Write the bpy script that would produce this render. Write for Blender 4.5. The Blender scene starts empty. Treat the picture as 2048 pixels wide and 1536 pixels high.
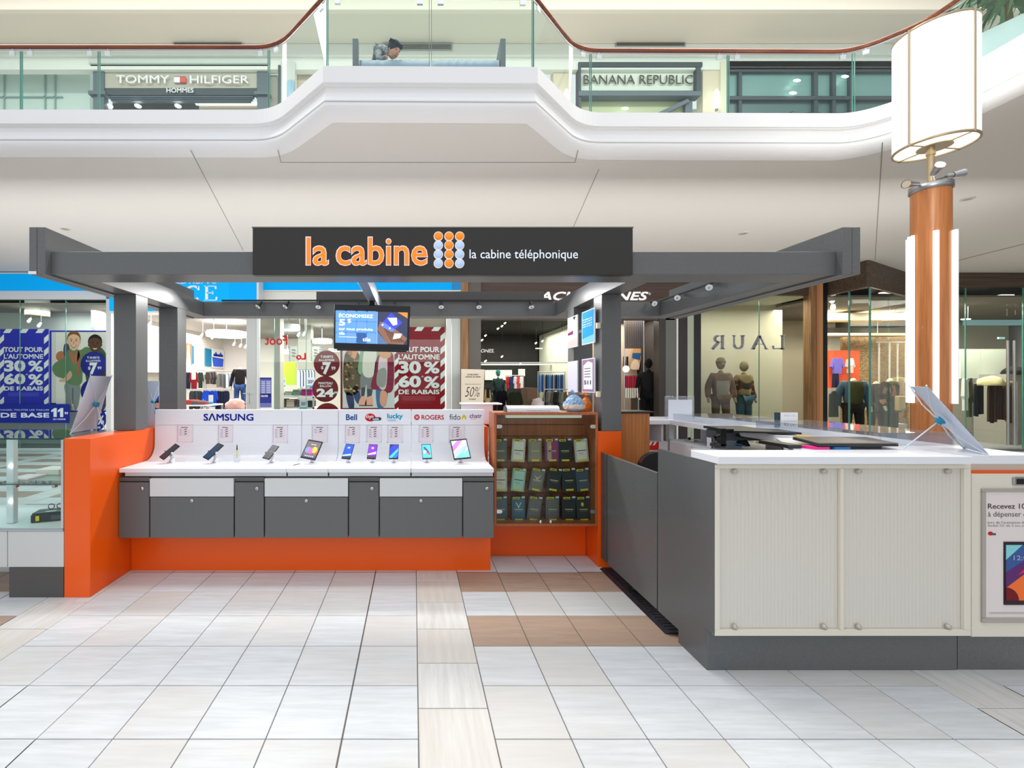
import bpy, bmesh, math, random
from mathutils import Vector, Matrix
random.seed(7)
S = bpy.context.scene
C = S.collection
# ------------------------------------------------------------------ camera, world, lights, exposure
H = 1.415; F = 862.0; VX = 827.0; VY = 768.0
cam = bpy.data.objects.new('camera', bpy.data.cameras.new('camera')); C.objects.link(cam)
cam.location = (0, 0, H); cam.rotation_euler = (math.pi/2, 0, 0)
cam.data.sensor_width = 36; cam.data.lens = F/2048*36
cam.data.shift_x = (1024-VX)/2048; cam.data.clip_end = 200; cam.data.clip_start = 0.05
S.camera = cam
S.view_settings.view_transform = 'Standard'; S.view_settings.look = 'None'
S.view_settings.exposure = 0.07; S.view_settings.gamma = 1.0; S.view_settings.use_curve_mapping = False
W = bpy.data.worlds.new('world'); S.world = W; W.use_nodes = True
W.node_tree.nodes['Background'].inputs[0].default_value = (0.93, 0.96, 1.0, 1)
W.node_tree.nodes['Background'].inputs[1].default_value = 0.95
def area(name, loc, size, power, col=(1, 1, 1), rot=(0, 0, 0), sy=None):
    l = bpy.data.lights.new(name, 'AREA'); l.energy = power; l.color = col
    l.shape = 'RECTANGLE'; l.size = size; l.size_y = sy or size
    o = bpy.data.objects.new(name, l); C.objects.link(o); o.location = loc; o.rotation_euler = rot
    return o
area('skylight_lamp', (0.3, -1.0, 8.5), 7, 130, (0.94, 0.97, 1.0))
UP = math.pi
area('soffit_fill', (0.0, 6.5, 1.62), 24, 43, (0.95, 0.975, 1), (UP, 0, 0), sy=4.6)  # unseen upward fill added to brighten the soffit like floor bounce
area('soffit_fill_front', (-0.0, 3.65, 2.42), 4.6, 14, (1, 0.985, 0.96), (UP, 0, 0), sy=1.3)  # second added fill, above the canopy, lifting the front of the soffit
area('shopfront_fill', (-0.5, 4.75, 2.45), 16, 200, (1, 0.98, 0.95), (math.radians(84), 0, 0), sy=0.7)  # added fill aimed at the shopfronts, not a fitted lamp
area('kiosk_track_lamps_right', (0.55, 3.95, 2.22), 1.5, 20, (1, 0.98, 0.96), (math.radians(-24), 0, 0), sy=0.12)
area('kiosk_track_lamps', (-1.25, 3.95, 2.22), 1.6, 22, (1, 0.98, 0.96), (math.radians(-24), 0, 0), sy=0.12)
area('kids_shop_lamp', (-5.6, 12.2, 3.0), 4, 420, (1, 0.99, 0.95), sy=4)
area('kids_shop_lamp_right', (-1.2, 11.4, 3.0), 3.2, 320, (1, 0.99, 0.95), sy=3)
area('kids_window_lamp', (-7.2, 9.6, 3.05), 3, 60, (1, 0.99, 0.95), sy=0.5)
area('menswear_shop_lamp', (2.8, 12.2, 2.9), 2.4, 110, (1, 0.95, 0.85))
area('menswear_side_lamp', (4.9, 10.0, 2.9), 0.9, 30, (1, 0.9, 0.8))
area('display_window_lamp', (7.2, 9.5, 3.2), 2.2, 45, (1, 0.97, 0.92), sy=0.5)
area('womenswear_shop_lamp', (9.8, 10.2, 3.2), 2.2, 210, (1, 0.93, 0.82), sy=2)
area('womenswear_shop_lamp_right', (13.0, 10.6, 3.2), 3, 260, (1, 0.97, 0.9), sy=2)
area('upper_level_lamp', (0, 4.2, 7.3), 14, 340, (1, 0.97, 0.9), sy=0.6)
# ------------------------------------------------------------------ helpers
def lin(c):
    return tuple(((v/255)/12.92 if v/255 <= 0.04045 else ((v/255+0.055)/1.055)**2.4) for v in c)
def P(px, py, Y): return Vector(((px-VX)*Y/F, Y, H+(VY-py)*Y/F))
def XX(px, Y): return (px-VX)*Y/F
def ZZ(py, Y): return H+(VY-py)*Y/F
MC = {}
def mat(name, col=(200, 200, 200), rough=0.5, metal=0.0, emit=0.0, spec=0.5, speck=0.0, speck_scale=400, bump=0.0, bump_scale=60, coat=0.0):
    if name in MC: return MC[name]
    m = bpy.data.materials.new(name); m.use_nodes = True; nt = m.node_tree; b = nt.nodes['Principled BSDF']
    c = (*lin(col), 1)
    b.inputs['Base Color'].default_value = c; b.inputs['Roughness'].default_value = rough
    b.inputs['Metallic'].default_value = metal; b.inputs['Specular IOR Level'].default_value = spec
    b.inputs['Coat Weight'].default_value = coat
    if emit:
        b.inputs['Emission Color'].default_value = c; b.inputs['Emission Strength'].default_value = emit
    if speck or bump:
        tc = nt.nodes.new('ShaderNodeTexCoord'); n = nt.nodes.new('ShaderNodeTexNoise'); n.inputs['Scale'].default_value = speck_scale if speck else bump_scale
        n.inputs['Detail'].default_value = 2
        nt.links.new(tc.outputs['Object'], n.inputs['Vector'])
        if speck:
            r = nt.nodes.new('ShaderNodeValToRGB'); nt.links.new(n.outputs['Fac'], r.inputs[0])
            r.color_ramp.elements[0].position = 0.35; r.color_ramp.elements[1].position = 0.65
            k = lin(col); r.color_ramp.elements[0].color = (*[v*(1-speck) for v in k], 1); r.color_ramp.elements[1].color = (*[min(1, v*(1+speck)) for v in k], 1)
            nt.links.new(r.outputs[0], b.inputs['Base Color'])
        if bump:
            bp = nt.nodes.new('ShaderNodeBump'); bp.inputs['Strength'].default_value = bump; bp.inputs['Distance'].default_value = 0.002
            nt.links.new(n.outputs['Fac'], bp.inputs['Height']); nt.links.new(bp.outputs[0], b.inputs['Normal'])
    MC[name] = m; return m
def vcol(name, rough=0.6, emit=0.0):
    m = bpy.data.materials.new(name); m.use_nodes = True; nt = m.node_tree; b = nt.nodes['Principled BSDF']; b.inputs['Specular IOR Level'].default_value = 0.12 if rough > .5 else .5
    a = nt.nodes.new('ShaderNodeAttribute'); a.attribute_name = 'Col'
    nt.links.new(a.outputs['Color'], b.inputs['Base Color']); b.inputs['Roughness'].default_value = rough
    if emit:
        nt.links.new(a.outputs['Color'], b.inputs['Emission Color']); b.inputs['Emission Strength'].default_value = emit
    MC[name] = m; return m
PAINT = vcol('printed_paint', 0.55); CLOTH = vcol('dyed_cloth', 0.9); SCREEN = vcol('lit_screen', 0.2, 0.9); SATIN = vcol('satin_plastic', 0.3)
PHOTOP = vcol('matte_print', 0.75)
def glass(name, tint=(225, 240, 238), gloss=0.06, rough=0.0, opac=0.0, ocol=(230, 240, 240)):
    m = bpy.data.materials.new(name); m.use_nodes = True; nt = m.node_tree; nt.nodes.clear()
    out = nt.nodes.new('ShaderNodeOutputMaterial'); t = nt.nodes.new('ShaderNodeBsdfTransparent'); t.inputs[0].default_value = (*lin(tint), 1)
    g = nt.nodes.new('ShaderNodeBsdfGlossy'); g.inputs['Roughness'].default_value = rough
    lw = nt.nodes.new('ShaderNodeLayerWeight'); lw.inputs[0].default_value = 0.5; pw = nt.nodes.new('ShaderNodeMath'); pw.operation = 'POWER'; pw.inputs[1].default_value = 4.5; nt.links.new(lw.outputs['Facing'], pw.inputs[0])
    ma = nt.nodes.new('ShaderNodeMath'); ma.operation = 'ADD'; ma.inputs[1].default_value = gloss; nt.links.new(pw.outputs[0], ma.inputs[0]); ma.use_clamp = True
    mx = nt.nodes.new('ShaderNodeMixShader'); nt.links.new(ma.outputs[0], mx.inputs[0]); nt.links.new(t.outputs[0], mx.inputs[1]); nt.links.new(g.outputs[0], mx.inputs[2])
    last = mx
    if opac:
        d = nt.nodes.new('ShaderNodeBsdfDiffuse'); d.inputs[0].default_value = (*lin(ocol), 1)
        m2 = nt.nodes.new('ShaderNodeMixShader'); m2.inputs[0].default_value = opac
        nt.links.new(mx.outputs[0], m2.inputs[1]); nt.links.new(d.outputs[0], m2.inputs[2]); last = m2
    nt.links.new(last.outputs[0], out.inputs[0]); MC[name] = m; return m
GL_CLEAR = glass('clear_glass', (243, 250, 249), 0.01)
GL_RAIL = glass('green_rail_glass', (232, 246, 241), 0.012, opac=0.03)
GL_SHOP = glass('shop_window_glass', (245, 250, 248), 0.012)
GL_OLIVE = glass('tinted_window_glass', (236, 237, 230), 0.025)
GL_EDGE = mat('glass_edge_green', (95, 150, 138), 0.1)
ACR = glass('clear_acrylic', (244, 246, 250), 0.06, opac=0.06, ocol=(235, 238, 245))
def wood(name, c1, c2, scale=1.0, rough=0.4, axis=2, coat=0.2):
    m = bpy.data.materials.new(name); m.use_nodes = True; nt = m.node_tree; b = nt.nodes['Principled BSDF']
    tc = nt.nodes.new('ShaderNodeTexCoord'); mp = nt.nodes.new('ShaderNodeMapping'); n = nt.nodes.new('ShaderNodeTexNoise')
    s = [60*scale]*3; s[axis] = 2.5*scale; mp.inputs['Scale'].default_value = s
    n.inputs['Scale'].default_value = 1; n.inputs['Detail'].default_value = 5
    r = nt.nodes.new('ShaderNodeValToRGB'); r.color_ramp.elements[0].position = 0.3; r.color_ramp.elements[1].position = 0.7
    r.color_ramp.elements[0].color = (*lin(c1), 1); r.color_ramp.elements[1].color = (*lin(c2), 1)
    nt.links.new(tc.outputs['Object'], mp.inputs[0]); nt.links.new(mp.outputs[0], n.inputs['Vector']); nt.links.new(n.outputs['Fac'], r.inputs[0])
    nt.links.new(r.outputs[0], b.inputs['Base Color']); b.inputs['Roughness'].default_value = rough; b.inputs['Coat Weight'].default_value = coat
    MC[name] = m; return m
def tile_mat(name, c1, c2, c3, axis):
    m = bpy.data.materials.new(name); m.use_nodes = True; nt = m.node_tree; b = nt.nodes['Principled BSDF']; L = nt.links.new
    tc = nt.nodes.new('ShaderNodeTexCoord'); oi = nt.nodes.new('ShaderNodeObjectInfo')
    mp = nt.nodes.new('ShaderNodeMapping'); s = [38, 38, 38]; s[axis] = 3.2; mp.inputs['Scale'].default_value = s
    cb = nt.nodes.new('ShaderNodeVectorMath'); cb.operation = 'SCALE'; cb.inputs['Scale'].default_value = 1
    mu = nt.nodes.new('ShaderNodeMath'); mu.operation = 'MULTIPLY'; mu.inputs[1].default_value = 50; L(oi.outputs['Random'], mu.inputs[0])
    cx = nt.nodes.new('ShaderNodeCombineXYZ'); L(mu.outputs[0], cx.inputs[2]); L(cx.outputs[0], mp.inputs['Location'])
    L(tc.outputs['Object'], mp.inputs['Vector'])
    n = nt.nodes.new('ShaderNodeTexNoise'); n.inputs['Scale'].default_value = 1; n.inputs['Detail'].default_value = 6; n.inputs['Roughness'].default_value = 0.65; L(mp.outputs[0], n.inputs['Vector'])
    r = nt.nodes.new('ShaderNodeValToRGB'); e = r.color_ramp.elements; e[0].position = 0.3; e[1].position = 0.75
    e[0].color = (*lin(c2), 1); e[1].color = (*lin(c1), 1); L(n.outputs['Fac'], r.inputs[0])
    n2 = nt.nodes.new('ShaderNodeTexNoise'); n2.inputs['Scale'].default_value = 2.2; n2.inputs['Detail'].default_value = 2
    va = nt.nodes.new('ShaderNodeVectorMath'); L(tc.outputs['Object'], va.inputs[0]); L(cx.outputs[0], va.inputs[1]); L(va.outputs[0], n2.inputs['Vector'])
    ad = nt.nodes.new('ShaderNodeMath'); ad.operation = 'MULTIPLY_ADD'; ad.inputs[1].default_value = 0.5; L(oi.outputs['Random'], ad.inputs[0])
    ml = nt.nodes.new('ShaderNodeMath'); ml.operation = 'MULTIPLY'; ml.inputs[1].default_value = 0.55; L(n2.outputs['Fac'], ml.inputs[0]); L(ml.outputs[0], ad.inputs[2])
    rr = nt.nodes.new('ShaderNodeMapRange'); rr.inputs[1].default_value = 0.45; rr.inputs[2].default_value = 0.95; L(ad.outputs[0], rr.inputs[0])
    mx = nt.nodes.new('ShaderNodeMixRGB'); mx.inputs[2].default_value = (*lin(c3), 1); L(rr.outputs[0], mx.inputs[0]); L(r.outputs[0], mx.inputs[1])
    L(mx.outputs[0], b.inputs['Base Color']); b.inputs['Roughness'].default_value = 0.38; b.inputs['Specular IOR Level'].default_value = 0.4
    MC[name] = m; return m

class M:
    def __init__(s): s.v = []; s.f = []; s.c = []; s.m = Matrix(); s.sm = []
    def add(s, vs, fs, col=None, smooth=False):
        b = len(s.v); s.v += [s.m @ Vector(v) for v in vs]
        for f in fs: s.f.append([b+i for i in f]); s.c.append(col or (200, 200, 200)); s.sm.append(smooth)
        return s
    def box(s, a, b, col=None):
        x0, y0, z0 = [min(a[i], b[i]) for i in range(3)]; x1, y1, z1 = [max(a[i], b[i]) for i in range(3)]
        return s.add([(x0,y0,z0),(x1,y0,z0),(x1,y1,z0),(x0,y1,z0),(x0,y0,z1),(x1,y0,z1),(x1,y1,z1),(x0,y1,z1)],
                     [(0,3,2,1),(4,5,6,7),(0,1,5,4),(1,2,6,5),(2,3,7,6),(3,0,4,7)], col)
    def bbox(s, a, b, bev=0.004, col=None):      # box with chamfered edges
        x0, y0, z0 = [min(a[i], b[i]) for i in range(3)]; x1, y1, z1 = [max(a[i], b[i]) for i in range(3)]
        bm = bmesh.new(); bmesh.ops.create_cube(bm, size=1)
        for v in bm.verts: v.co = Vector(((x0+x1)/2+v.co.x*(x1-x0), (y0+y1)/2+v.co.y*(y1-y0), (z0+z1)/2+v.co.z*(z1-z0)))
        bmesh.ops.bevel(bm, geom=bm.edges[:], offset=bev, segments=1, affect='EDGES')
        bm.verts.index_update(); s.add([v.co for v in bm.verts], [[v.index for v in f.verts] for f in bm.faces], col); bm.free(); return s
    def cyl(s, p, q, r0, r1=None, n=16, col=None, cap=True):
        p = Vector(p); q = Vector(q); r1 = r0 if r1 is None else r1; d = (q-p).normalized()
        u = d.orthogonal().normalized(); w = d.cross(u)
        vs = [c+(u*math.cos(t)+w*math.sin(t))*r for c, r in ((p, r0), (q, r1)) for t in [2*math.pi*i/n for i in range(n)]]
        fs = [(i, (i+1) % n, n+(i+1) % n, n+i) for i in range(n)]
        s.add(vs, fs, col, True)
        if cap: s.add(vs, [list(range(n))[::-1], list(range(n, 2*n))], col)
        return s
    def lathe(s, c, prof, n=24, col=None, axis='z', cap=False):
        vs = []; c = Vector(c)
        for r, h in prof:
            for i in range(n):
                t = 2*math.pi*i/n; a, b2 = r*math.cos(t), r*math.sin(t)
                vs.append(c+(Vector((a, b2, h)) if axis == 'z' else Vector((a, h, b2)) if axis == 'y' else Vector((h, a, b2))))
        fs = [(k*n+i, k*n+(i+1) % n, (k+1)*n+(i+1) % n, (k+1)*n+i) for k in range(len(prof)-1) for i in range(n)]
        s.add(vs, fs, col, True)
        if cap: s.add(vs, [list(range(n)), list(range((len(prof)-1)*n, len(prof)*n))], col)
        return s
    def ball(s, c, r, col=None, n=12, m=8):
        r = Vector((r, r, r)) if not hasattr(r, '__len__') else Vector(r); c = Vector(c); vs = []
        for j in range(m+1):
            a = math.pi*j/m
            for i in range(n):
                t = 2*math.pi*i/n; vs.append(c+Vector((r.x*math.sin(a)*math.cos(t), r.y*math.sin(a)*math.sin(t), r.z*math.cos(a))))
        return s.add(vs, [(j*n+i, (j+1)*n+i, (j+1)*n+(i+1) % n, j*n+(i+1) % n) for j in range(m) for i in range(n)], col, True)
    def tube(s, pts, r, n=8, col=None, cap=True):
        pts = [Vector(p) for p in pts]; k = len(pts); vs = []; rr = r if hasattr(r, '__len__') else [r]*k
        up = Vector((0, 0, 1))
        for i, p in enumerate(pts):
            d = (pts[min(i+1, k-1)]-pts[max(i-1, 0)]).normalized()
            u = d.cross(up)
            if u.length < 1e-3: u = d.cross(Vector((1, 0, 0)))
            u.normalize(); w = u.cross(d)
            vs += [p+(u*math.cos(2*math.pi*j/n)+w*math.sin(2*math.pi*j/n))*rr[i] for j in range(n)]
        s.add(vs, [(i*n+j, i*n+(j+1) % n, (i+1)*n+(j+1) % n, (i+1)*n+j) for i in range(k-1) for j in range(n)], col, True)
        if cap: s.add(vs, [list(range(n)), list(range((k-1)*n, k*n))], col)
        return s
    def prism(s, out, d, col=None):              # outline (3D points) swept by vector d
        out = [Vector(p) for p in out]; d = Vector(d); n = len(out)
        return s.add(out+[p+d for p in out], [list(range(n)), list(range(n, 2*n))[::-1]]+[(i, n+i, n+(i+1) % n, (i+1) % n) for i in range(n)], col)
    def poly(s, pts, col=None): return s.add(pts, [list(range(len(pts)))], col)
    def ppoly(s, pts, Y, col): return s.poly([P(a, b, Y) for a, b in pts], col)       # flat print on a plane facing the walkway
    def prect(s, x0, y0, x1, y1, Y, col): return s.ppoly([(x0, y1), (x1, y1), (x1, y0), (x0, y0)], Y, col)
    def pbox(s, x0, y0, x1, y1, Y, t, col=None): a = P(x0, y1, Y); b = P(x1, y0, Y); return s.box(a, (b.x, Y+t, b.z), col)
    def pdisc(s, cx, cy, r, Y, col, n=28, ry=None):
        ry = ry or r; return s.ppoly([(cx+r*math.cos(2*math.pi*i/n), cy-ry*math.sin(2*math.pi*i/n)) for i in range(n)], Y, col)
    def text(s, t, O, U, V, w, h, col=(0, 0, 0), bold=0.0, ext=0.0, shear=0.0, keep=False):
        if bold > 0 and any(c in t for c in 'MNWV'):
            U_, V_ = Vector(U).normalized(), Vector(V).normalized(); kk = (h or w*.2)*bold*1.1
            N_ = U_.cross(V_)*.00025
            for q_, (a, b) in enumerate(((-kk, -kk), (kk, -kk), (kk, kk), (-kk, kk))): s.text(t, Vector(O)+U_*a+V_*b+N_*q_, U, V, w, h, col, 0, ext, shear)
            return s
        vs, fs = glyphs(t, bold, shear); O = Vector(O); U = Vector(U).normalized(); V = Vector(V).normalized()
        x0 = min(v[0] for v in vs); x1 = max(v[0] for v in vs); y0 = min(v[1] for v in vs); y1 = max(v[1] for v in vs)
        sx = w/(x1-x0); sy = h/(y1-y0) if h else sx
        pts = [O+U*((v[0]-x0)*sx)+V*((v[1]-y0)*sy) for v in vs]
        if not ext: return s.add(pts, fs, col)
        N = U.cross(V)*ext; s.add([p+N for p in pts], fs, col)
        cnt = {}
        for f in fs:
            for i in range(len(f)):
                e = (f[i], f[(i+1) % len(f)]); cnt[tuple(sorted(e))] = cnt.get(tuple(sorted(e)), 0)+1
        k = len(pts); s.add(pts+[p+N for p in pts], [(a, b2, b2+k, a+k) for (a, b2), q in cnt.items() if q == 1], col)
        return s
    def ptext(s, t, x0, y0, x1, y1, Y, col, bold=0.0, ext=0.0, shear=0.0, mirror=False):   # y0 top, y1 bottom in the photo frame
        a = P(x0, y1, Y); b = P(x1, y0, Y)
        if mirror: return s.text(t, (b.x, Y, a.z), (-1, 0, 0), (0, 0, 1), b.x-a.x, b.z-a.z, col, bold, 0, shear)
        return s.text(t, a, (1, 0, 0), (0, 0, 1), b.x-a.x, b.z-a.z, col, bold, ext, shear)
    def build(s, name, material, parent=None, org=(0, 0, 0), label=None, kind=None):
        me = bpy.data.meshes.new(name); org = Vector(org)
        me.from_pydata([v-org for v in s.v], [], s.f); 
        me.materials.append(material)
        me.polygons.foreach_set('use_smooth', s.sm)
        if material.name in VC:
            a = me.color_attributes.new('Col', 'FLOAT_COLOR', 'CORNER'); buf = []
            for f, c in zip(s.f, s.c): buf += [*lin(c), 1]*len(f)
            a.data.foreach_set('color', buf)
        me.update()
        o = bpy.data.objects.new(name, me); C.objects.link(o)
        if parent is not None: o.parent = parent
        else: o.location = org
        if label: o['label'] = label
        if kind: o['kind'] = kind
        return o
VC = {'printed_paint', 'dyed_cloth', 'lit_screen', 'satin_plastic', 'matte_print'}
GC = {}
def glyphs(t, bold, shear):
    k = (t, bold, shear)
    if k in GC: return GC[k]
    cu = bpy.data.curves.new('glyph', 'FONT'); cu.body = t; cu.size = 1; cu.offset = bold; cu.shear = shear; cu.resolution_u = 3
    o = bpy.data.objects.new('glyph', cu); C.objects.link(o); me = bpy.data.meshes.new_from_object(o)
    r = ([(v.co.x, v.co.y) for v in me.vertices], [tuple(p.vertices) for p in me.polygons])
    bpy.data.objects.remove(o); bpy.data.curves.remove(cu); bpy.data.meshes.remove(me); GC[k] = r; return r
class T:                                          # a thing: Empty with parts
    def __init__(s, name, label, cat, loc, group=None, rotz=0, kind=None):
        o = bpy.data.objects.new(name, None); C.objects.link(o); o.empty_display_size = 0.1
        o.location = loc; o.rotation_euler = (0, 0, rotz); s.o = o; s.loc = Vector(loc) if rotz == 0 else Vector((0, 0, 0)); s.local = rotz != 0
        if kind: o['kind'] = kind
        if label: o['label'] = label
        if cat: o['category'] = cat
        if group: o['group'] = group
    def part(s, name, m, material, parent=None, label=None, kind=None, local=False):
        return m.build(name, material, parent or s.o, (0, 0, 0) if local or s.local else s.loc, label, kind)
def solo(m, name, material, label, cat, org, group=None, kind=None):
    o = m.build(name, material, None, org, label, kind)
    if cat: o['category'] = cat
    if group: o['group'] = group
    return o
def struct(m, name, material, org=(0, 0, 0)):
    return m.build(name, material, None, org, None, 'structure')
def sm_box(a, b): return M().box(a, b)
def skinned(pts, edges, radii, sub=1):
    me = bpy.data.meshes.new('sk'); me.from_pydata(pts, edges, []); o = bpy.data.objects.new('sk', me); C.objects.link(o)
    md = o.modifiers.new('s', 'SKIN'); md.use_smooth_shade = True
    for i, r in enumerate(radii):
        me.skin_vertices[0].data[i].radius = r if hasattr(r, '__len__') else (r, r)
    me.skin_vertices[0].data[0].use_root = True
    m2 = o.modifiers.new('d', 'SUBSURF'); m2.levels = sub; m2.render_levels = sub
    dg = bpy.context.evaluated_depsgraph_get(); dg.update(); ev = o.evaluated_get(dg); r = bpy.data.meshes.new_from_object(ev)
    out = ([v.co.copy() for v in r.vertices], [tuple(p.vertices) for p in r.polygons])
    bpy.data.objects.remove(o); return out
# ------------------------------------------------------------------ materials
ORANGE = mat('orange_laminate', (242, 92, 8), 0.32, spec=0.4, coat=0.15)
GREY = mat('grey_laminate', (98, 100, 101), 0.38, speck=0.22, speck_scale=330)
GREYD = mat('dark_grey_laminate', (80, 78, 77), 0.4, speck=0.15, speck_scale=330)
SIGNM = mat('charcoal_sign_face', (52, 50, 48), 0.4, spec=0.3)
WHITE = mat('white_laminate', (236, 238, 244), 0.3)
WHITE2 = mat('white_panel', (214, 216, 217), 0.5)
CREAM = mat('cream_laminate', (228, 222, 207), 0.45)
PLAST = mat('mall_plaster', (216, 213, 208), 0.75)
PLASTW = mat('white_plaster', (236, 236, 237), 0.6)
CHROME = mat('chrome', (205, 205, 208), 0.22, metal=1.0)
STEEL = mat('brushed_steel', (175, 176, 178), 0.35, metal=1.0)
BLACK = mat('black_plastic', (22, 23, 26), 0.35)
BLACKM = mat('black_matte', (14, 14, 15), 0.8)
RAILW = wood('handrail_wood', (104, 46, 22), (150, 78, 40), 0.6, 0.3, 0)
COLW = wood('column_wood', (168, 98, 48), (198, 128, 70), 1.0, 0.4, 2)
CASEW = wood('case_wood', (150, 78, 36), (184, 104, 54), 1.0, 0.4, 2)
OAK = wood('rough_oak', (112, 80, 50), (164, 124, 84), 0.5, 0.7, 2, 0)
DKW = wood('dark_fascia_wood', (58, 44, 38), (80, 62, 54), 0.3, 0.55, 0, 0)
LAMPW = mat('glowing_lamp_shade', (255, 254, 250), 0.5, emit=2.2)
LIGHT = mat('glowing_bulb', (255, 250, 240), 0.5, emit=6.0)
BRASS = mat('pale_brass', (196, 176, 140), 0.35, metal=0.7)
# ================================================================== THE SETTING
GROUT = mat('tile_grout', (120, 118, 116), 0.8)
T_PALE = tile_mat('pale_travertine', (221, 225, 229), (198, 201, 204), (205, 199, 192), 0)
T_BORD = tile_mat('border_travertine', (226, 226, 225), (200, 197, 193), (204, 197, 186), 1)
T_BRN = tile_mat('brown_travertine', (184, 162, 146), (152, 129, 113), (172, 146, 127), 0)
fl = struct(M().box((-17.4, -9, -0.12), (18, 16.2, -0.006)), 'floor', GROUT)
s = 0.305; X0 = 0.02; YR = 1.718; g = 0.0022
def tmesh(mt):
    m = M(); m.bbox((g, g, -0.02), (s-g, s-g, 0), 0.0015); o = m.build('tile', mt, fl); return o
protos = {'p': tmesh(T_PALE), 'b': tmesh(T_BORD), 'n': tmesh(T_BRN)}; used = set(); cnt = 0
far = {'p': M(), 'b': M(), 'n': M()}
cands = []
for ci in range(-40, 60):
    k = ci % 8; bord = (k == 0); x = X0+ci*s
    for ri in range(-12, 52):
        y = YR+ri*s-(0.142 if bord else 0)
        brown = (not bord) and not (-8 < ci < 0) and (ri % 2 == 0 and ri != 0 and ri != -2)
        kind = 'b' if bord else 'n' if brown else 'p'
        yc = y+s/2; vis = yc > 1.45 and abs(0) == 0
        px = VX+(x+s/2)*F/max(yc, 0.1)
        if vis and yc < 3.75 and -60 < px < 2110 and not (yc > 3.3 and not 970 < px < 1180) and not (px > 1330+((yc-2.3)*-90) and yc > 2.45):
            cands.append((x, y, kind))
        elif yc < 9.1 and abs(x) < 17: far[kind].add([(x+g, y+g, 0), (x+s-g, y+g, 0), (x+s-g, y+s-g, 0), (x+g, y+s-g, 0)], [(0, 1, 2, 3)])
for x, y, kind in cands:
    if kind not in used: o = protos[kind]; used.add(kind)
    else: o = protos[kind].copy(); C.objects.link(o)
    o.location = (x, y, 0); cnt += 1
print('TILES', cnt)
for k in 'pbn': far[k].build('tile_field', {'p': T_PALE, 'b': T_BORD, 'n': T_BRN}[k], fl, (0, 0, 0), None, 'stuff')
jt = M()
jt.box((-0.2885, -5, -0.003), (-0.2815, 3.26, 0.0008))
struct(jt, 'trim_1', mat('joint_strip', (96, 92, 88), 0.5, metal=0.4))

# balcony edge: plan polyline with rounded corners
def fillet(pts, rad, n=7):
    out = [Vector(pts[0])]
    for i in range(1, len(pts)-1):
        a, b, c = [Vector(p) for p in pts[i-1:i+2]]; r = rad[i]
        if r == 0: out.append(b); continue
        u = (a-b).normalized(); w = (c-b).normalized()
        for k in range(n+1):
            t = k/n; p, q = b+u*r, b+w*r; out.append(p*(1-t)**2+b*2*t*(1-t)+q*t*t)
    return out+[Vector(pts[-1])]
EDGE = [(-17.4, 4.31), (-1.404, 4.327), (-0.783, 3.73), (1.08, 3.744), (1.70, 4.37), (4.52, 4.385), (4.795, 4.05), (4.77, -6)]  # balcony, soffit and shop coordinates scaled about the camera, then baked as plain values
edge = fillet(EDGE, [0, .22, 0, 0, .22, .2, .14, 0])
def offset(pts, d):
    out = []
    for i, p in enumerate(pts):
        a = (p-pts[i-1]).normalized() if i else (pts[1]-p).normalized()
        b = (pts[i+1]-p).normalized() if i < len(pts)-1 else a
        n = Vector((-(a.y+b.y), a.x+b.x)); n.normalize(); k = max(0.5, n.dot(Vector((-a.y, a.x))))
        out.append(p+n*d/k)
    return out
prof = [(0.22, 4.169), (0.0, 4.169), (0.0, 4.029), (0.016, 4.025), (0.016, 4.016), (0.036, 4.011), (0.042, 3.967), (0.033, 3.924), (0.022, 3.892), (0.022, 3.884), (0.040, 3.882), (0.040, 3.870), (0.022, 3.868), (0.025, 3.845), (0.040, 3.813), (0.068, 3.784), (0.108, 3.766), (0.158, 3.760)]
m = M(); n = len(edge)
for d, z in prof: m.v += [Vector((p.x, p.y, z)) for p in offset(edge, d)]
for j in range(len(prof)-1):
    for i in range(n-1): m.f.append([j*n+i, (j+1)*n+i, (j+1)*n+i+1, j*n+i+1]); m.c.append((0, 0, 0)); m.sm.append(j > 12)
struct(m, 'trim_2', PLASTW)
# lower ceiling (soffit) and the upper floor slab behind the edge
inn = offset(edge, 0.145); up = offset(edge, 0.21)
m = M(); back = 12.75
ol = [(p.x, p.y, 3.760) for p in inn]+[(18, -6, 3.760), (18, 16, 3.760), (-17.4, 16, 3.760)]
m.poly(ol)
m.poly([(p.x, p.y, 4.06) for p in up]+[(18, -6, 4.06), (18, 16, 4.06), (-17.4, 16, 4.06)])
struct(m, 'ceiling', PLAST)
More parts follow.
